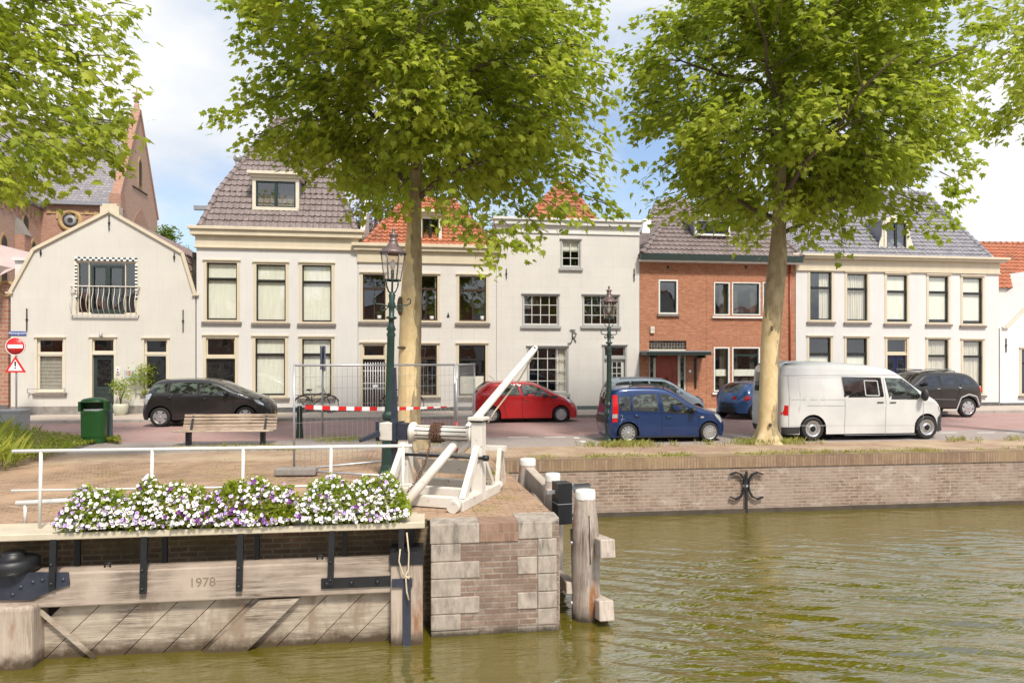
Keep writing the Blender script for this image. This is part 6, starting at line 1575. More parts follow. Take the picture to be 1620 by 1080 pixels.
# ---------------------------------------------------------------- steel mesh fence, tape, foot
def fence(A, B, label, rz=.0):
    A = Vector((*A, .18)); B = Vector((*B, .14)); d = (B-A); d.z = 0; L_ = d.length; th = math.atan2(d.y, d.x)
    r = empty('mesh_fence', (A.x, A.y, .10), th, label, 'fence', 'galvanised building fence panels'); h = 2.02
    mb = MB()
    for P in ([(0,0,-.02),(0,0,h)], [(L_,0,-.02),(L_,0,h)], [(0,0,h),(L_,0,h)], [(0,0,.08),(L_,0,.08)]): mb.tube(P, .021, 8)
    mb.build('frame', M['galv'], r); mb = MB(); x = .1
    while x < L_: mb.tube([(x,0,.08),(x,0,h)], .0036, 3, 0, False); x += .105
    for z in (.3,.62,.94,1.26,1.58,1.8): mb.tube([(0,0,z),(L_,0,z)], .0035, 3, 0, False)
    mb.build('wire_mesh', M['galv'], r); return r
fence((-4.07,12.75), (-1.24,14.8), 'long galvanised mesh fence panel with red and white tape, behind the left lamp')
f2 = fence((-1.20,14.86), (-1.00,18.2), 'mesh fence panel seen nearly edge-on beside the red car')
mb = MB(); mb.tube([(-4.07,12.72,.17),(-2.0,12.25,.13)], .022, 8); tag(mb.build('fence_brace', M['galv'], None), 'galvanised brace pipe lying on the bricks from the left fence pole', 'pipe')
mb = MB(); mb.box(-.38,.38,-.12,.12,0,.14); o = mb.build('concrete_block', M['concrete'], None, (-4.0,12.65,.09), R(3)); bv = o.modifiers.new('b','BEVEL'); bv.width = .03; bv.segments = 2
tag(o, 'grey concrete block under the left pole of the mesh fence', 'block')
mb = MB(); d = Vector((1.44,1.05,0)).normalized(); A_ = Vector((-4.07,12.75,0)); n = 40; nn = Vector((d.y,-d.x,0))*.03; vs = []; 
for k in range(n+1):
    t = k/n; s_ = .2+t*3.25; z = 1.36-.30*math.sin(math.pi*min(1,t*1.3)*.62)*1.0+.14*t*t; z = 1.34-.28*t+.30*t*t*.55+.0
    tw = .045*(1-.8*max(0,(t-.55)/.45)); p = A_+d*s_+nn; vs += [p+Vector((0,0,z-tw)), p+nn*.3+Vector((0,0,z+tw*.8))]
for k in range(n): mb.add(vs[2*k:2*k+4], [(0,2,3,1)], (k//2) % 2)
mb.build('barrier_tape', [M['redp'], M['whitep']], None, fix=False); tag(bpy.data.objects['barrier_tape'], 'red and white striped barrier tape strung along the mesh fence', 'tape')
# short red/white stake
mb = MB(); b_ = at(724, 760, 12.6); mb.tube([at(722,598,14.75)+Vector((0,-.06,0)), at(722.5,667,14.75)+Vector((0,-.06,0))], .022, 8, 0); mb.tube([at(722.5,667,14.75)+Vector((0,-.06,0)), at(723.5,712,14.75)+Vector((0,-.06,0))], .022, 8, 1)
tag(mb.build('marker_pole', [M['galv'], M['redp']], None), 'thin grey marker pole with a red lower end at the fence corner', 'pole')

# ---------------------------------------------------------------- bench, bin, bollards, cabinet
bn = empty('park_bench', W(*ong(360,703),0), TH-R(3), 'weathered slatted wooden bench in front of the black people carrier', 'bench')
L_ = 2.42; mb = MB()
for k in range(5):
    z = .37+.085*k; y = .18+.035*k; m2 = MB(); m2.box(-L_/2+.0, L_/2, y-.02, y+.02, z, z+.068); o = m2.build('back_slat', M['bench'], bn); bv = o.modifiers.new('b','BEVEL'); bv.width = .008
for k in range(4):
    y = -.30+.115*k; m2 = MB(); m2.box(-L_/2-.10, L_/2-.06, y, y+.095, .33+.01*(3-k), .375+.01*(3-k)); o = m2.build('seat_slat', M['bench'], bn); bv = o.modifiers.new('b','BEVEL'); bv.width = .008
for x in (-.98, .92): m2 = MB(); m2.box(x-.05, x+.05, -.12, .05, 0, .34); m2.bar((x,.05,.2),(x,.36,.80),.06,.05); m2.build('leg', M['iron'], bn)
bi = empty('litter_bin', W(*ong(149,700),0), TH+R(10), 'round topped green litter bin on the pavement', 'litter bin')
mb = MB(); n = 24; hw = .30; pr = []
def bsec(s_, z, lean=0): return [(hw*s_*(abs(math.cos(t))**.7)*(1 if math.cos(t) > 0 else -1), .26*s_*(abs(math.sin(t))**.7)*(1 if math.sin(t) > 0 else -1), z) for t in [2*math.pi*k/n for k in range(n)]]
vs = []
lv_ = [(.94,0),(.97,.06),(1.0,.5),(1.02,.84),(1.03,.88),(.95,.88),(.93,.6)]
for s_, z in lv_: vs += bsec(s_, z)
mb.add(vs, [(i*n+k, i*n+(k+1)%n, (i+1)*n+(k+1)%n, (i+1)*n+k) for i in range(len(lv_)-1) for k in range(n)], 0, True); mb.poly(bsec(.93,.60)); mb.build('body', M['binGreen'], bi)
mb = MB(); vs = []
for s_, z in ((1.02,1.10),(.98,1.15),(.8,1.19),(.4,1.215)): vs += bsec(s_, z)
mb.add(vs, [(i*n+k, i*n+(k+1)%n, (i+1)*n+(k+1)%n, (i+1)*n+k) for i in range(3) for k in range(n)], 0, True); mb.poly(bsec(.4,1.215)); mb.poly(bsec(1.0,1.10))
mb.build('hood', M['binGreen'], bi)
mb = MB()
for s_ in (-1, 1): mb.box(s_*.30-.03, s_*.30+.03, -.2, .25, .86, 1.12)
mb.box(-.3,.3,.2,.25,.86,1.12); mb.build('hood_supports', M['binGreen'], bi)
mb = MB(); mb.box(-.22,.22,-.266,-.25,.18,.76); mb.build('front_panel', M['binGreen'], bi)
mb = MB(); mb.lathe([(.25,.86),(.26,.92),(.2,.9)], (0,0,0), 16); mb.build('bag', M['cab'], bi)
w_ = W(*ong(173,696),0); o = MB().lathe([(.085,0),(.085,.9),(.07,1.0),(.001,1.02)], (0,0,0), 14).build('bollard', M['bingrey'], None, w_); tag(o, 'grey green round bollard right behind the litter bin', 'bollard', 'street bollards')
w_ = W(*ong(474,692),0); o = MB().lathe([(.105,0),(.10,.2),(.085,.3),(.078,.8),(.095,.83),(.08,.87),(.05,.92),(.001,.93)], (0,0,0), 14).build('bollard', M['lampgreen_dark'], None, w_); tag(o, 'dark green iron bollard behind the left part of the mesh fence', 'bollard', 'street bollards')
w_ = at(14, 690, 20); mb = MB(); mb.box(-.55,.42,-.3,.3,0,.72,0); mb.box(-.58,.45,-.33,.33,.72,.77,0); mb.box(-.5,-.04,-.31,-.3,.06,.68,0); mb.box(-.02,.38,-.31,-.3,.06,.68,0); o = mb.build('utility_cabinet', [M['cab']], None, (w_.x, w_.y, 0), TH); tag(o, 'low grey utility cabinet at the left edge behind the weeds', 'cabinet')

# ---------------------------------------------------------------- traffic signs
a_, _ = onp(25, 571, 27.2); sgn = empty('traffic_sign', W(a_, 27.2, .1), TH, 'no entry sign above a red warning triangle on one grey pole', 'traffic sign'); k_ = 27.2/29*1.0
def zt_(py): return onp(25, py, 27.2)[1]-.1
mb = MB(); mb.tube([(0,.03,0),(0,.03,zt_(536))], .032, 10); mb.build('pole', M['galv'], sgn)
RXs = Matrix.Rotation(R(90), 4, 'X'); mb = MB(); zc = zt_(547.5); r_ = .335
mb.lathe([(.001,.03),(r_,.03),(r_,.0)], (0,0,zc), 32, 0, RXs); mb.lathe([(r_,.031),(r_*.93,.031)], (0,-.002,zc), 32, 1, RXs); mb.box(-r_*.76, r_*.76, -.036, -.032, zc-.075, zc+.06, 1); mb.build('no_entry_disc', [M['redp'], M['whitep']], sgn)
mb = MB(); z1, z0 = zt_(563), zt_(589); mb.prism([(-.36,-.03,z0),(.36,-.03,z0),(0,-.03,z1)],(0,.02,0),0); zc = z0+(z1-z0)*.34
def tri(s_, y, mi): mb.add([(-.36*s_,y,zc+(z0-zc)*s_),(.36*s_,y,zc+(z0-zc)*s_),(0,y,zc+(z1-zc)*s_)],[(0,1,2)],mi)
tri(.68,-.034,1); mb.add([(-.022,-.037,z0+.22),(.022,-.037,z0+.22),(.032,-.037,z0+.40),(-.032,-.037,z0+.40)],[(0,1,2,3)],2); mb.lathe([(.001,.0),(.028,.0)],(0,-.037,z0+.165),10,2,RXs); mb.build('warning_triangle', [M['redp'], M['whitep'], M['blackp']], sgn)
w_ = W(*ong(511,692),0); ps = empty('parking_sign', w_, R(102), 'pair of blue sign plates seen edge-on on a thin grey pole', 'traffic sign')
h_ = H+(571-547)/FX*w_.y; mb = MB(); mb.tube([(0,.02,0),(0,.0,h_-.0)], .027, 8); mb.build('pole', M['galv'], ps)
mb = MB(); mb.box(-.3,.3,-.06,-.045,h_-.72,h_); mb.box(-.3,.3,.045,.06,h_-.68,h_+.0); mb.build('sign_plate', M['bluep'], ps)

# ---------------------------------------------------------------- bicycles, pot plants
def bicycle(label, grp='bicycles leaning by the house fronts'):
    r = empty('bicycle', (0,0,0), 0, label, 'bicycle', grp)
    for x in (0, 1.08):
        mb = MB(); mb.tube([(x+.33*math.cos(t),0,.34+.33*math.sin(t)) for t in [2*math.pi*k/28 for k in range(29)]], .018, 6, 0, False); w = mb.build('wheel', M['tyre'], r)
        mb = MB()
        for k in range(14): t = 2*math.pi*k/14; mb.tube([(x,.02*(-1)**k,.34),(x+.32*math.cos(t),0,.34+.32*math.sin(t))], .0025, 3, 0, False)
        mb.tube([(x,-.04,.34),(x,.04,.34)], .02, 8); mb.build('spokes', M['galv'], w)
    mb = MB()
    for a, b in (((0,.34),(.42,.32)),((0,.34),(.30,.78)),((.42,.32),(.28,.86)),((.42,.32),(.86,.70)),((.32,.62),(.82,.86)),((.80,1.0),(1.08,.34))): mb.tube([(a[0],0,a[1]),(b[0],0,b[1])], .016, 6)
    mb.build('frame', M['iron'], r)
    mb = MB(); mb.tube([(.80,0,1.0),(.77,0,1.08),(.70,.25,1.10),(.56,.28,1.06)], .012, 6); mb.tube([(.77,0,1.08),(.70,-.25,1.10),(.56,-.28,1.06)], .012, 6); mb.build('handlebar', M['chrome'], r)
    mb = MB(); mb.ball((.24,0,.93), .12, 10, 6, 0, (1.1,.7,.35)); mb.tube([(.28,0,.86),(.26,0,.92)],.014,6); mb.build('saddle', M['iron'], r)
    mb = MB(); mb.bar((-.28,0,.72),(.2,0,.72),.12,.015); mb.tube([(-.2,.05,.72),(0,.05,.34)],.006,4); mb.tube([(-.2,-.05,.72),(0,-.05,.34)],.006,4); mb.build('carrier', M['iron'], r)
    mb = MB(); 
    for x in (0, 1.08): mb.tube([(x+.37*math.cos(t),0,.34+.37*math.sin(t)) for t in [R(20+150*k/10) for k in range(11)]], .02, 5)
    mb.build('mudguard', M['iron'], r)
    return r
b1 = bicycle('black bicycle leaning at the wall behind the blue sign pole'); a_ = onp(478, 571, 28.4)[0]; b1.location = W(a_, 28.5, .1); b1.rotation_euler = (R(-6), 0, TH)
b2 = copy_tree(b1); b2['label'] = 'black bicycle standing behind the pale plane trunk'; a_ = onp(590, 571, 28.0)[0]; b2.location = W(a_, 28.2, .1); b2.rotation_euler = (R(-6), 0, TH+R(4)); b2.scale = (1.3,1,1)
b2.scale = (1,1,1); a_ = onp(615, 571, 28.0)[0]; b2.location = W(a_, 28.2, .1)
random.seed(5)
w_ = W(onp(191,571,28.4)[0], 28.4, .1); pp = empty('potted_shrub', w_, TH, 'green rose bush in a pale stone pot beside the green door', 'potted plant')
MB().lathe([(.17,0),(.25,.14),(.27,.34),(.25,.44),(.22,.44),(.22,.38),(.001,.38)], (0,0,0), 18).build('pot', M['terra'], pp)
mb = MB()
for k in range(6): t = k*1.1; mb.tube([(0,0,.38),(.05*math.cos(t),.05*math.sin(t),.7),(.16*math.cos(t)+.05,.12*math.sin(t),1.05)], .010, 5)
mb.build('stems', M['twig'], pp); mb = MB(); rn = []
for c_, s_ in (((.12,0,1.05),.16),((-.1,0,.98),.14),((.2,0,.80),.13),((.05,0,1.25),.14),((-.22,0,1.18),.1)): leafy(mb, c_, 170, .075, 0, (s_,.12,s_*.85))
o = mb.build('foliage', M['leaf_lime'], pp, fix=False); set_rnd(o)
w_ = W(onp(228,571,28.8)[0], 28.8, .1); cp_ = empty('climbing_plant', w_, TH, 'bright green climbing plant on the wall behind the black people carrier', 'plant')
mb = MB(); mb.tube([(.1,0,0),(.05,0,.6),(.0,0,1.2),(.0,.0,1.7)], .018, 5); mb.tube([(.03,0,1.0),(-.3,0,1.45)], .012, 5); mb.build('stem', M['twig'], cp_); mb = MB()
for c_, s_, q in (((.02,0,1.75),.17,260),((-.30,0,1.45),.14,160),((.05,0,1.3),.14,160),((.08,0,.9),.12,80),((-.45,0,1.3),.1,70)): leafy(mb, c_, q, .085, 0, (s_,.09,s_*.8))
o = mb.build('foliage', M['leaf_lime'], cp_, fix=False); set_rnd(o)
# ---------------------------------------------------------------- vegetation on the ground
def tufts(mb, pts, h, n, spread=.06, wd=.008):
    for x, y, z in pts:
        for _ in range(n):
            a = random.uniform(0, 6.28); hh = h*random.uniform(.4,1.2); bx, by = x+random.gauss(0,spread), y+random.gauss(0,spread); lx, ly = math.cos(a)*hh*.55, math.sin(a)*hh*.55; px_, py_ = -math.sin(a)*wd, math.cos(a)*wd
            mb.add([(bx-px_,by-py_,z),(bx+px_,by+py_,z),(bx+lx*.4+px_*.7,by+ly*.4+py_*.7,z+hh*.65),(bx+lx,by+ly,z+hh)],[(0,1,2,3)])
random.seed(21)
mb = MB(); P = []
for _ in range(1500):
    a = random.uniform(1.0, 24); 
    if noise.noise(Vector((a*.8, 3.1, 0)))+.30*noise.noise(Vector((a*3, 1, 0))) < random.uniform(-.25,.25): continue
    P.append((a, QP+.08+abs(random.gauss(0,.28)), .0))
tufts(mb, P, .06, 6, .06)
P = [(random.uniform(4.5, 9.5), 17.1+random.gauss(0,.12), 0) for _ in range(25)] + [(random.gauss(a,.35), 17.2+random.gauss(0,.2), 0) for a in (ap(1213,18.3)[0]-.35, ap(1213,18.3)[0]+.45, ap(963,18.5)[0]-.1, ap(963,18.5)[0]+.35) for _ in range(40)]
P += [(random.uniform(14,21), 17.0+random.gauss(0,.12), 0) for _ in range(35)]
tufts(mb, P, .15, 9, .07)
o = mb.build('grass', M['grass'], None, (0,0,0), TH, fix=False); set_rnd(o); tag(o, 'dry grass growing in the joints along the quay edge', 'grass', kind='stuff')
mb = MB(); P = []
for _ in range(1300):
    px, py = random.uniform(60, 790), random.uniform(700, 815)
    if noise.noise(Vector((px*.012, py*.03, 2))) < random.uniform(.0,.35): continue
    a, p = ong(px, py, .1); P.append((a, p, .098))
tufts(mb, P, .022, 7, .09, .006); P = []
for cx, cy, n_, s_ in ((400,706,70,40),(330,708,60,40),(450,708,30,20),(640,700,50,25),(780,750,50,6),(560,692,60,40),(800,792,30,12),(765,812,12,6),(525,694,40,18)):
    for _ in range(n_): a, p = ong(random.gauss(cx,s_), cy+random.gauss(0,1.5), .06); P.append((a, p, .02))
tufts(mb, P, .10, 6, .05)
o = mb.build('grass', M['grass'], None, (0,0,0), TH, fix=False); set_rnd(o); tag(o, 'thin moss and grass between the bricks of the lock head', 'grass', kind='stuff')
mb = MB()
for _ in range(1500):        # weed bank on the left
    px, py = random.uniform(-60, 190), 0
    lim = 742-max(0, px)*.30; py = random.uniform(686+max(0,px-90)*.12, max(690, lim)); a, p = ong(px, py, .08); hgt = (.34+.34*max(0,1-max(0,px)/80.))*max(.18, 1-max(0,px)/170.)*random.uniform(.5,1.1)
    base = (a, p, .05)
    for _k in range(14):
        d = Vector((random.gauss(0,.5), random.gauss(0,.5), 1)).normalized(); c_ = Vector(base)+d*hgt*random.uniform(.2,1); q = Vector((random.gauss(0,1),random.gauss(0,1),random.gauss(.3,.5))).normalized(); s_ = random.uniform(.03,.085); u = q.cross(Vector((.1,.2,1))).normalized()
        mb.add([c_, c_+q*s_*.5+u*s_*.22, c_+q*s_, c_+q*s_*.5-u*s_*.22],[(0,1,2,3)])
    if random.random() < .35: tufts(mb, [base], hgt*1.05, 2, .04, .005)
o = mb.build('weeds', M['weed'], None, (0,0,0), TH, fix=False); set_rnd(o); tag(o, 'yellow green weeds and wild plants at the left of the lock', 'weeds', kind='stuff')

# ---------------------------------------------------------------- plane trees
LEAF = []
_l = [(0,0),(.10,.10),(.34,-.02),(.30,.16),(.52,.26),(.30,.38),(.34,.62),(.16,.56),(0,1.0)]
LEAFR = [(x, y) for x, y in _l]
def add_leaf(V, F, RN, p, d, n, s_, rn):
    side = d.cross(n).normalized(); up = side.cross(d).normalized(); o = len(V); m = len(LEAFR)
    fold = random.uniform(.15,.45); droop = random.uniform(.05,.35)
    for x, y in LEAFR: V.append(p + (d*y + side*x - up*(fold*x + droop*y*y))*s_)
    for x, y in LEAFR[1:-1]: V.append(p + (d*y - side*x - up*(fold*x + droop*y*y))*s_)
    F.append([o+i for i in range(m)]); F.append([o+m-1]+[o+m+i for i in range(m-3, -1, -1)][::-1][::-1]+[o]); RN += [rn, rn]
def crown(name, root, center, env, nsprig, leaf=.20, per=24, seed=1, mat='leaf', extra=(), zlo=None, twigs=True):
    """env(dir, h)->radius for a normalised height; sprigs of leaves along real twigs spread through the crown"""
    random.seed(seed); V = []; F = []; RN = []; tw = MB(); C0 = Vector(center); ends = []
    cnt = 0; tries = 0
    while cnt < nsprig and tries < nsprig*20:
        tries += 1
        a = random.uniform(0, 2*math.pi); h = random.random(); rmax = env(a, h)
        if rmax <= 0: continue
        rr = rmax*math.sqrt(random.uniform(.06, 1)); z = zlo[0]+(zlo[1]-zlo[0])*h
        p = Vector((math.cos(a)*rr, math.sin(a)*rr, z))
        if noise.noise(p*.62+Vector((seed*3.1,0,0))) < -.10: continue     # gaps
        ends.append((p, rr/rmax)); cnt += 1
    ends += [(Vector(e)-C0, 1.0) for e in extra]
    for p, q in ends:
        out = Vector((p.x, p.y, (p.z-(zlo[0]+zlo[1])/2)*.5)); out = out.normalized() if out.length > .1 else Vector((0,0,1))
        base = p - out*random.uniform(.5,.9) + Vector((random.gauss(0,.15),random.gauss(0,.15),random.uniform(.0,.3)))
        rs = random.random(); pts = [base, base.lerp(p, .5)+Vector((0,0,.05)), p]
        if twigs: tw.tube([C0+x for x in pts], [.016,.010,.005], 4, 0, False)
        for k in range(per):
            t = random.uniform(.15, 1.08); c_ = base.lerp(p, t)+Vector((random.gauss(0,.17),random.gauss(0,.17),random.gauss(-.02,.15)))
            d = (out*.7+Vector((random.gauss(0,.6),random.gauss(0,.6),random.gauss(-.35,.35)))).normalized()
            n = Vector((random.gauss(0,.45)+out.x*.35, random.gauss(0,.45)+out.y*.35, 1)).normalized()
            add_leaf(V, F, RN, C0+c_, d, n, leaf*random.uniform(.55,1.15), min(1,max(0,rs*.6+random.random()*.4)))
    me = bpy.data.meshes.new('crown'); me.from_pydata([tuple(v) for v in V], [], F); me.materials.append(M[mat])
    at_ = me.attributes.new('rnd', 'FLOAT', 'FACE'); at_.data.foreach_set('value', RN)
    me.polygons.foreach_set('use_smooth', [False]*len(F)); o = bpy.data.objects.new('crown', me); SC.collection.objects.link(o); o.parent = root
    if twigs: tw.build('twigs', M['twig'], root, fix=False)
    return ends, C0
def trunk(root, prof, limbs, mat='bark', n=22):
    """prof: (x, y, z, r)"""
    mb = MB(); vs = []
    P = []
    for a, b in zip(prof, prof[1:]):
        st = max(1, int((b[2]-a[2])/.14))
        P += [tuple(a[i]+(b[i]-a[i])*k/st for i in range(4)) for k in range(st)]
    P.append(prof[-1])
    for x, y, z, r_ in P:
        for k in range(n):
            t = 2*math.pi*k/n; fl = max(0, (.55-z)/.55)
            q = r_*(1+.055*noise.noise(Vector((math.cos(t)*1.3, math.sin(t)*1.3, z*.7+r_*9)))+.02*noise.noise(Vector((math.cos(t)*4, math.sin(t)*4, z*3)))) + fl**2*.17*(.9+.7*math.cos(5*t+x))
            vs.append((x+q*math.cos(t), y+q*math.sin(t), z))
    mb.add(vs, [(i*n+k, i*n+(k+1)%n, (i+1)*n+(k+1)%n, (i+1)*n+k) for i in range(len(P)-1) for k in range(n)], 0, True)
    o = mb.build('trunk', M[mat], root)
    for L_ in limbs:
        m2 = MB(); m2.tube([l[:3] for l in L_], [l[3] for l in L_], 10); m2.build('limb', M['bark'] if L_[0][3] > .09 else M['twig'], root)
    return o
def auto_limbs(top, zs, reach, seed, n=14, r0=.10, tips=None):
    random.seed(seed); L_ = []
    for k in range(n):
        t = k*2.4+random.uniform(-.3,.3); z = zs[0]+(zs[1]-zs[0])*k/n; rc = reach*random.uniform(.55,.9)
        x0, y0 = top(z); dx, dy = math.cos(t), math.sin(t); r_ = r0*random.uniform(.6,1.1)*(1-.5*k/n); pts = [(x0,y0,z,r_)]
        for j in range(1, 6):
            q = j/5; pts.append((x0+dx*rc*q+random.gauss(0,.10), y0+dy*rc*q+random.gauss(0,.10), z+rc*(.75*q-.28*q*q)+random.gauss(0,.07), r_*(1-.85*q)))
        L_.append(pts)
        for j in (2, 3, 4):
            b = pts[j]; t2 = t+random.choice((-1,1))*random.uniform(.5,1.1); l2 = rc*random.uniform(.3,.5); sub = [(b[0],b[1],b[2],b[3]*.7)]
            for q in (.5, 1): sub.append((b[0]+math.cos(t2)*l2*q, b[1]+math.sin(t2)*l2*q, b[2]+l2*random.uniform(-.1,.5)*q, b[3]*.7*(1-.7*q)))
            L_.append(sub)
    return L_
def env_tree(R0, seed, low=.0):
    def e(a, h):
        v = noise.noise(Vector((math.cos(a)*1.2+seed, math.sin(a)*1.2, h*3.0))); prof = (math.sin(math.pi*min(1, .16+h*.84))**.55) if h > .0 else 0
        prof = min(1.0, .55+2.6*h)*(1 if h < .6 else math.sqrt(max(0, 1-((h-.6)/.42)**2)))
        return R0*prof*(1+.32*v)
    return e
# tree in the middle
w1 = W(onp(649,571,17.35)[0], 17.35, 0); T1 = empty('plane_tree', w1, 0, 'pale trunked plane tree in front of the orange roofed house', 'tree', 'plane trees along the canal')
def tx(px, py, w=w1): return (px-810)/FX*w.y - w.x, H-(py-571)/FX*w.y
pr = []
for px, py, rpx in ((646,709,25),(647,695,22),(648,640,20.5),(648,560,20),(650,480,19.5),(653,420,17),(655,370,13.5),(656,330,12.5),(658,280,11),(661,200,9),(664,120,7),(668,30,5),(672,-80,3)):
    x, z = tx(px, py); pr.append((x, 0, max(z,-.02), rpx*.88/FX*w1.y))
trunk(T1, pr, [])
def topf(pr):
    def f(z):
        for a, b in zip(pr, pr[1:]):
            if a[2] <= z <= b[2]: t = (z-a[2])/(b[2]-a[2]); return a[0]+(b[0]-a[0])*t, a[1]
        return pr[-1][0], pr[-1][1]
    return f
for L_ in auto_limbs(topf(pr), (6.2, 12.0), 5.0, 3, 16): 
    m2 = MB(); m2.tube([l[:3] for l in L_], [l[3] for l in L_], 8); m2.build('limb', M['twig'], T1)
mb = MB(); x, z = tx(636, 485); mb.ball((x-.02,-.18,z),.11,10,8,0,(.7,1,2.2)); x, z = tx(638, 550); mb.ball((x,-.27,z),.05,8,6,0,(2.2,.8,.8)); mb.build('bark_knot', M['twig'], T1)
def ex(lst, Zj=0.0): return [Vector(((px-810)/FX*(w1.y+dz), w1.y+dz, H-(py-571)/FX*(w1.y+dz)))-w1 for px, py, dz in lst]
sp1 = ex([(785,425,-2),(775,405,-1.5),(760,380,-1.5),(800,395,-1.5),(820,380,-2),(845,390,-2),(860,370,-1),(740,370,-1),(700,345,-1.5),(720,350,-2),(770,350,-1),(880,340,-1),(905,350,-1.5),(935,345,-1),(975,330,-1),(985,340,-1.2),(330,186,-1),(350,190,-1),(365,180,-.5),(370,235,-1),(400,230,-1),(390,150,-1),(385,140,0),(430,225,-1),(470,215,-1),(500,230,-.5),(520,250,-1),(545,285,-1),(570,300,-.5),(560,340,-1),(600,300,-.5),(590,330,-1),(605,330,-1.5),(985,260,-1),(970,225,-.5),(980,160,0),(965,90,0),(375,60,0),(380,80,-.5),(395,40,0),(620,340,-.9),(640,335,-1),(690,320,-1.2),(730,310,-1),(830,335,-1),(855,320,-1),(900,300,-.8),(940,300,-1),(955,285,-1),(440,240,-1.2),(480,260,-1.2)])
crown('crown', T1, (.4,0,0), env_tree(4.8, 1.3), 1120, .215, 32, 4, zlo=(6.7, 14.0), extra=sp1)
# tree on the right
w2 = W(onp(1213,571,17.35)[0], 17.35, 0); T2 = empty('plane_tree', w2, 0, 'right plane tree with a flaking trunk beside the white camper van', 'tree', 'plane trees along the canal')
pr = []
for px, py, rpx in ((1214,701,23),(1214,694,19),(1214,670,17.5),(1216,600,17),(1220,520,17.5),(1226,450,18),(1231,405,17),(1232,370,13.5),(1233,330,12),(1234,280,11),(1235,200,9),(1236,120,7),(1238,30,5),(1240,-80,3)):
    x, z = tx(px, py, w2); pr.append((x, 0, max(z,-.02), rpx*.82/FX*w2.y))
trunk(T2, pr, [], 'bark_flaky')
for L_ in auto_limbs(topf(pr), (5.6, 12.0), 5.0, 9, 16):
    m2 = MB(); m2.tube([l[:3] for l in L_], [l[3] for l in L_], 8); m2.build('limb', M['twig'], T2)
mb = MB(); x, z = tx(1217, 520, w2); mb.ball((x-.04,-.29,z),.05,8,6,0,(.8,.6,1.6)); x, z = tx(1212, 670, w2); mb.ball((x,-.3,z),.05,8,6); mb.build('bark_knot', M['twig'], T2)
def ex2(lst): return [Vector(((px-810)/FX*(w2.y+dz), w2.y+dz, H-(py-571)/FX*(w2.y+dz)))-w2 for px, py, dz in lst]
sp2 = ex2([(1340,395,-1),(1345,375,-1),(1335,350,-1),(1180,380,-1),(1165,385,-1.2),(1190,370,-.8),(1280,380,-1),(1270,370,-1),(1040,340,-1),(1020,325,-1),(1015,290,-1),(1060,345,-1),(1090,350,-1),(1130,360,-1),(1150,350,-1),(1110,335,-1),(1010,170,0),(1020,200,0),(1015,100,0),(1480,370,-1),(1500,345,-1),(1510,350,-1),(1450,360,-1),(1410,345,-1),(1390,330,-1),(1370,340,-1),(1530,250,0),(1540,270,0),(1560,205,0),(1555,180,0),(1300,350,-1),(1320,330,-1),(1430,340,-1),(1470,320,-1),(1240,345,-1.4),(1210,330,-1.2),(1260,330,-1.2),(1530,300,-.5),(1520,320,-.5),(1560,120,0),(1545,90,0)])
crown('crown', T2, (.85,0,0), env_tree(4.5, 5.1), 1150, .215, 32, 8, zlo=(6.3, 14.0), extra=sp2)
# left and right trees whose trunks stand outside the photo
w3 = W(onp(649,571,17.35)[0]-8.3, 14.6, 0); w3 = Vector((-12.8, 14.0, 0)); T3 = empty('plane_tree', w3, 0, 'plane tree whose crown hangs in at the upper left of the picture', 'tree', 'plane trees along the canal')
trunk(T3, [(0,0,0,.36),(0,0,3,.3),(.05,0,5,.26),(.1,0,8,.2),(.1,0,12,.08)], [])
sp3 = [Vector(((px-810)/FX*Z, Z, H-(py-571)/FX*Z))-w3 for px, py, Z in [(205,200,12),(190,180,12.5),(215,10,13),(200,25,12),(200,70,12),(205,130,12),(180,215,12),(165,235,12.5),(150,245,12),(120,265,12),(90,275,12.5),(60,285,12.5),(30,290,12),(10,300,12),(175,150,12),(210,205,12),(140,215,12),(100,240,12),(70,250,12),(30,260,12),(140,190,12),(190,95,12.5),(180,50,12),(0,270,11.5),(40,235,11.5)]]
crown('crown', T3, (0,0,0), env_tree(4.2, 8.3), 700, .215, 26, 12, zlo=(5.9, 12.5), extra=sp3)
w4 = Vector((w2.x+9.6, w2.y+1.3, 0)); T4 = empty('plane_tree', w4, 0, 'plane tree whose branches reach in at the upper right corner', 'tree', 'plane trees along the canal')
trunk(T4, [(0,0,0,.36),(0,0,3,.3),(.05,0,5,.26),(.1,0,8,.2),(.1,0,12,.08)], [])
sp4 = [Vector(((px-810)/FX*Z, Z, H-(py-571)/FX*Z))-w4 for px, py, Z in [(1590,20,18),(1560,15,18),(1610,60,18),(1600,90,18),(1615,120,18),(1600,150,18),(1610,175,18),(1580,35,18),(1535,10,18),(1620,30,17),(1625,90,17),(1590,115,18.5)]]
crown('crown', T4, (0,0,0), env_tree(3.2, 2.3), 220, .22, 24, 17, zlo=(8.5, 14.5), extra=sp4)
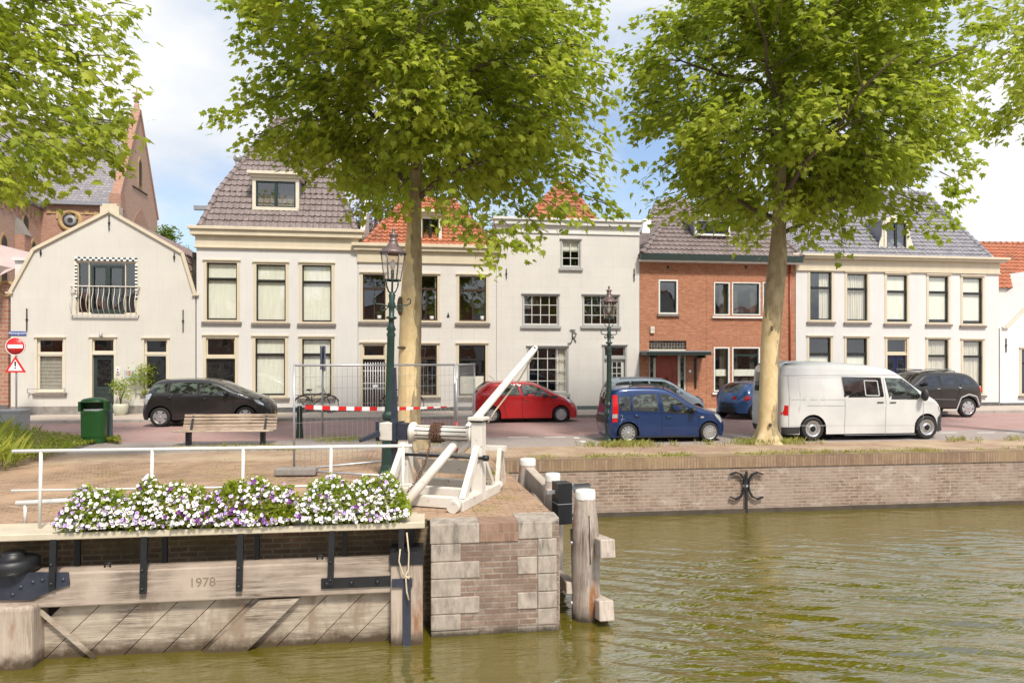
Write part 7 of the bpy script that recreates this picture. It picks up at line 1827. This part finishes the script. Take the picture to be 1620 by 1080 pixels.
# background trees
def bgtree(px, pz, Z, R0, z0, z1, n, mat, label, seed, leaf=.35, per=14):
    w = Vector(((px-810)/FX*Z, Z, 0)); t = empty('garden_tree', w, 0, label, 'tree')
    trunk(t, [(0,0,0,.25),(0,0,z0*.6,.2),(.1,0,z0+1,.14),(0,0,z1-1,.05)], [], 'twig', 10)
    crown('crown', t, (0,0,0), env_tree(R0, seed), n, leaf, per, seed, mat, zlo=(z0, z1))
bgtree(593, 0, 44, 2.6, 9.0, 15.0, 240, 'leaf_purple', 'purple leaved tree showing between the steep roof and the orange roof', 31, .22, 16)
bgtree(263, 0, 46, 1.3, 8.5, 11.2, 70, 'leaf_dark', 'small green treetop behind the cream gabled house', 33, .25)
bgtree(835, 0, 48, 3.0, 9.0, 13.2, 160, 'leaf_dark', 'dark tree behind the middle of the row, between the two white houses', 35, .3)

# ---------------------------------------------------------------- the opposite bank behind the viewer (seen in panes and car sides only)
random.seed(77)
mb = MB(); mb.box(-60, 60, -60, -20, -3, -.4); tag(mb.build('opposite_bank', M['pave'], None, (0,0,0), TH), kind='structure')
x = -46.0; k = 0; lab = 'brick canal house on the opposite bank, mirrored in the window panes'
while x < 44:
    wd = random.uniform(6.5, 9.5); hh = random.uniform(6.5, 9); r = empty('canal_house', W(x+wd/2, -30, -.4), TH, lab, 'house', 'houses on the opposite bank')
    mt = (M['brick_red'], M['plaster_white'], M['brick_church'])[k % 3]; h2 = wd/2-.05
    mb = MB(); mb.prism([(-h2,0,0),(h2,0,0),(h2,0,hh),(0,0,hh+3.5),(-h2,0,hh)],(0,-8,0)); wl_ = mb.build('wall', mt, r)
    mb = MB(); 
    for s_ in (-1, 1): mb.prism([(s_*(h2+.2),.2,hh-.1),(0,.2,hh+3.7),(0,.2,hh+3.9),(s_*(h2+.2),.2,hh+.1)],(0,-8.4,0))
    mb.build('roof', (M['tile_orange'], M['tile_taupe'])[k % 2], r)
    for i in range(3):
        for j in range(2): mb = MB(); a0_ = -h2+wd*(i+.5)/3; mb.box(a0_-.65,a0_+.65,0,.06,1.0+j*3.2,3.1+j*3.2,0); mb.box(a0_-.55,a0_+.55,.06,.07,1.1+j*3.2,3.0+j*3.2,1); mb.build('window', [M['white'], M['carglass']], r)
    x += wd; k += 1
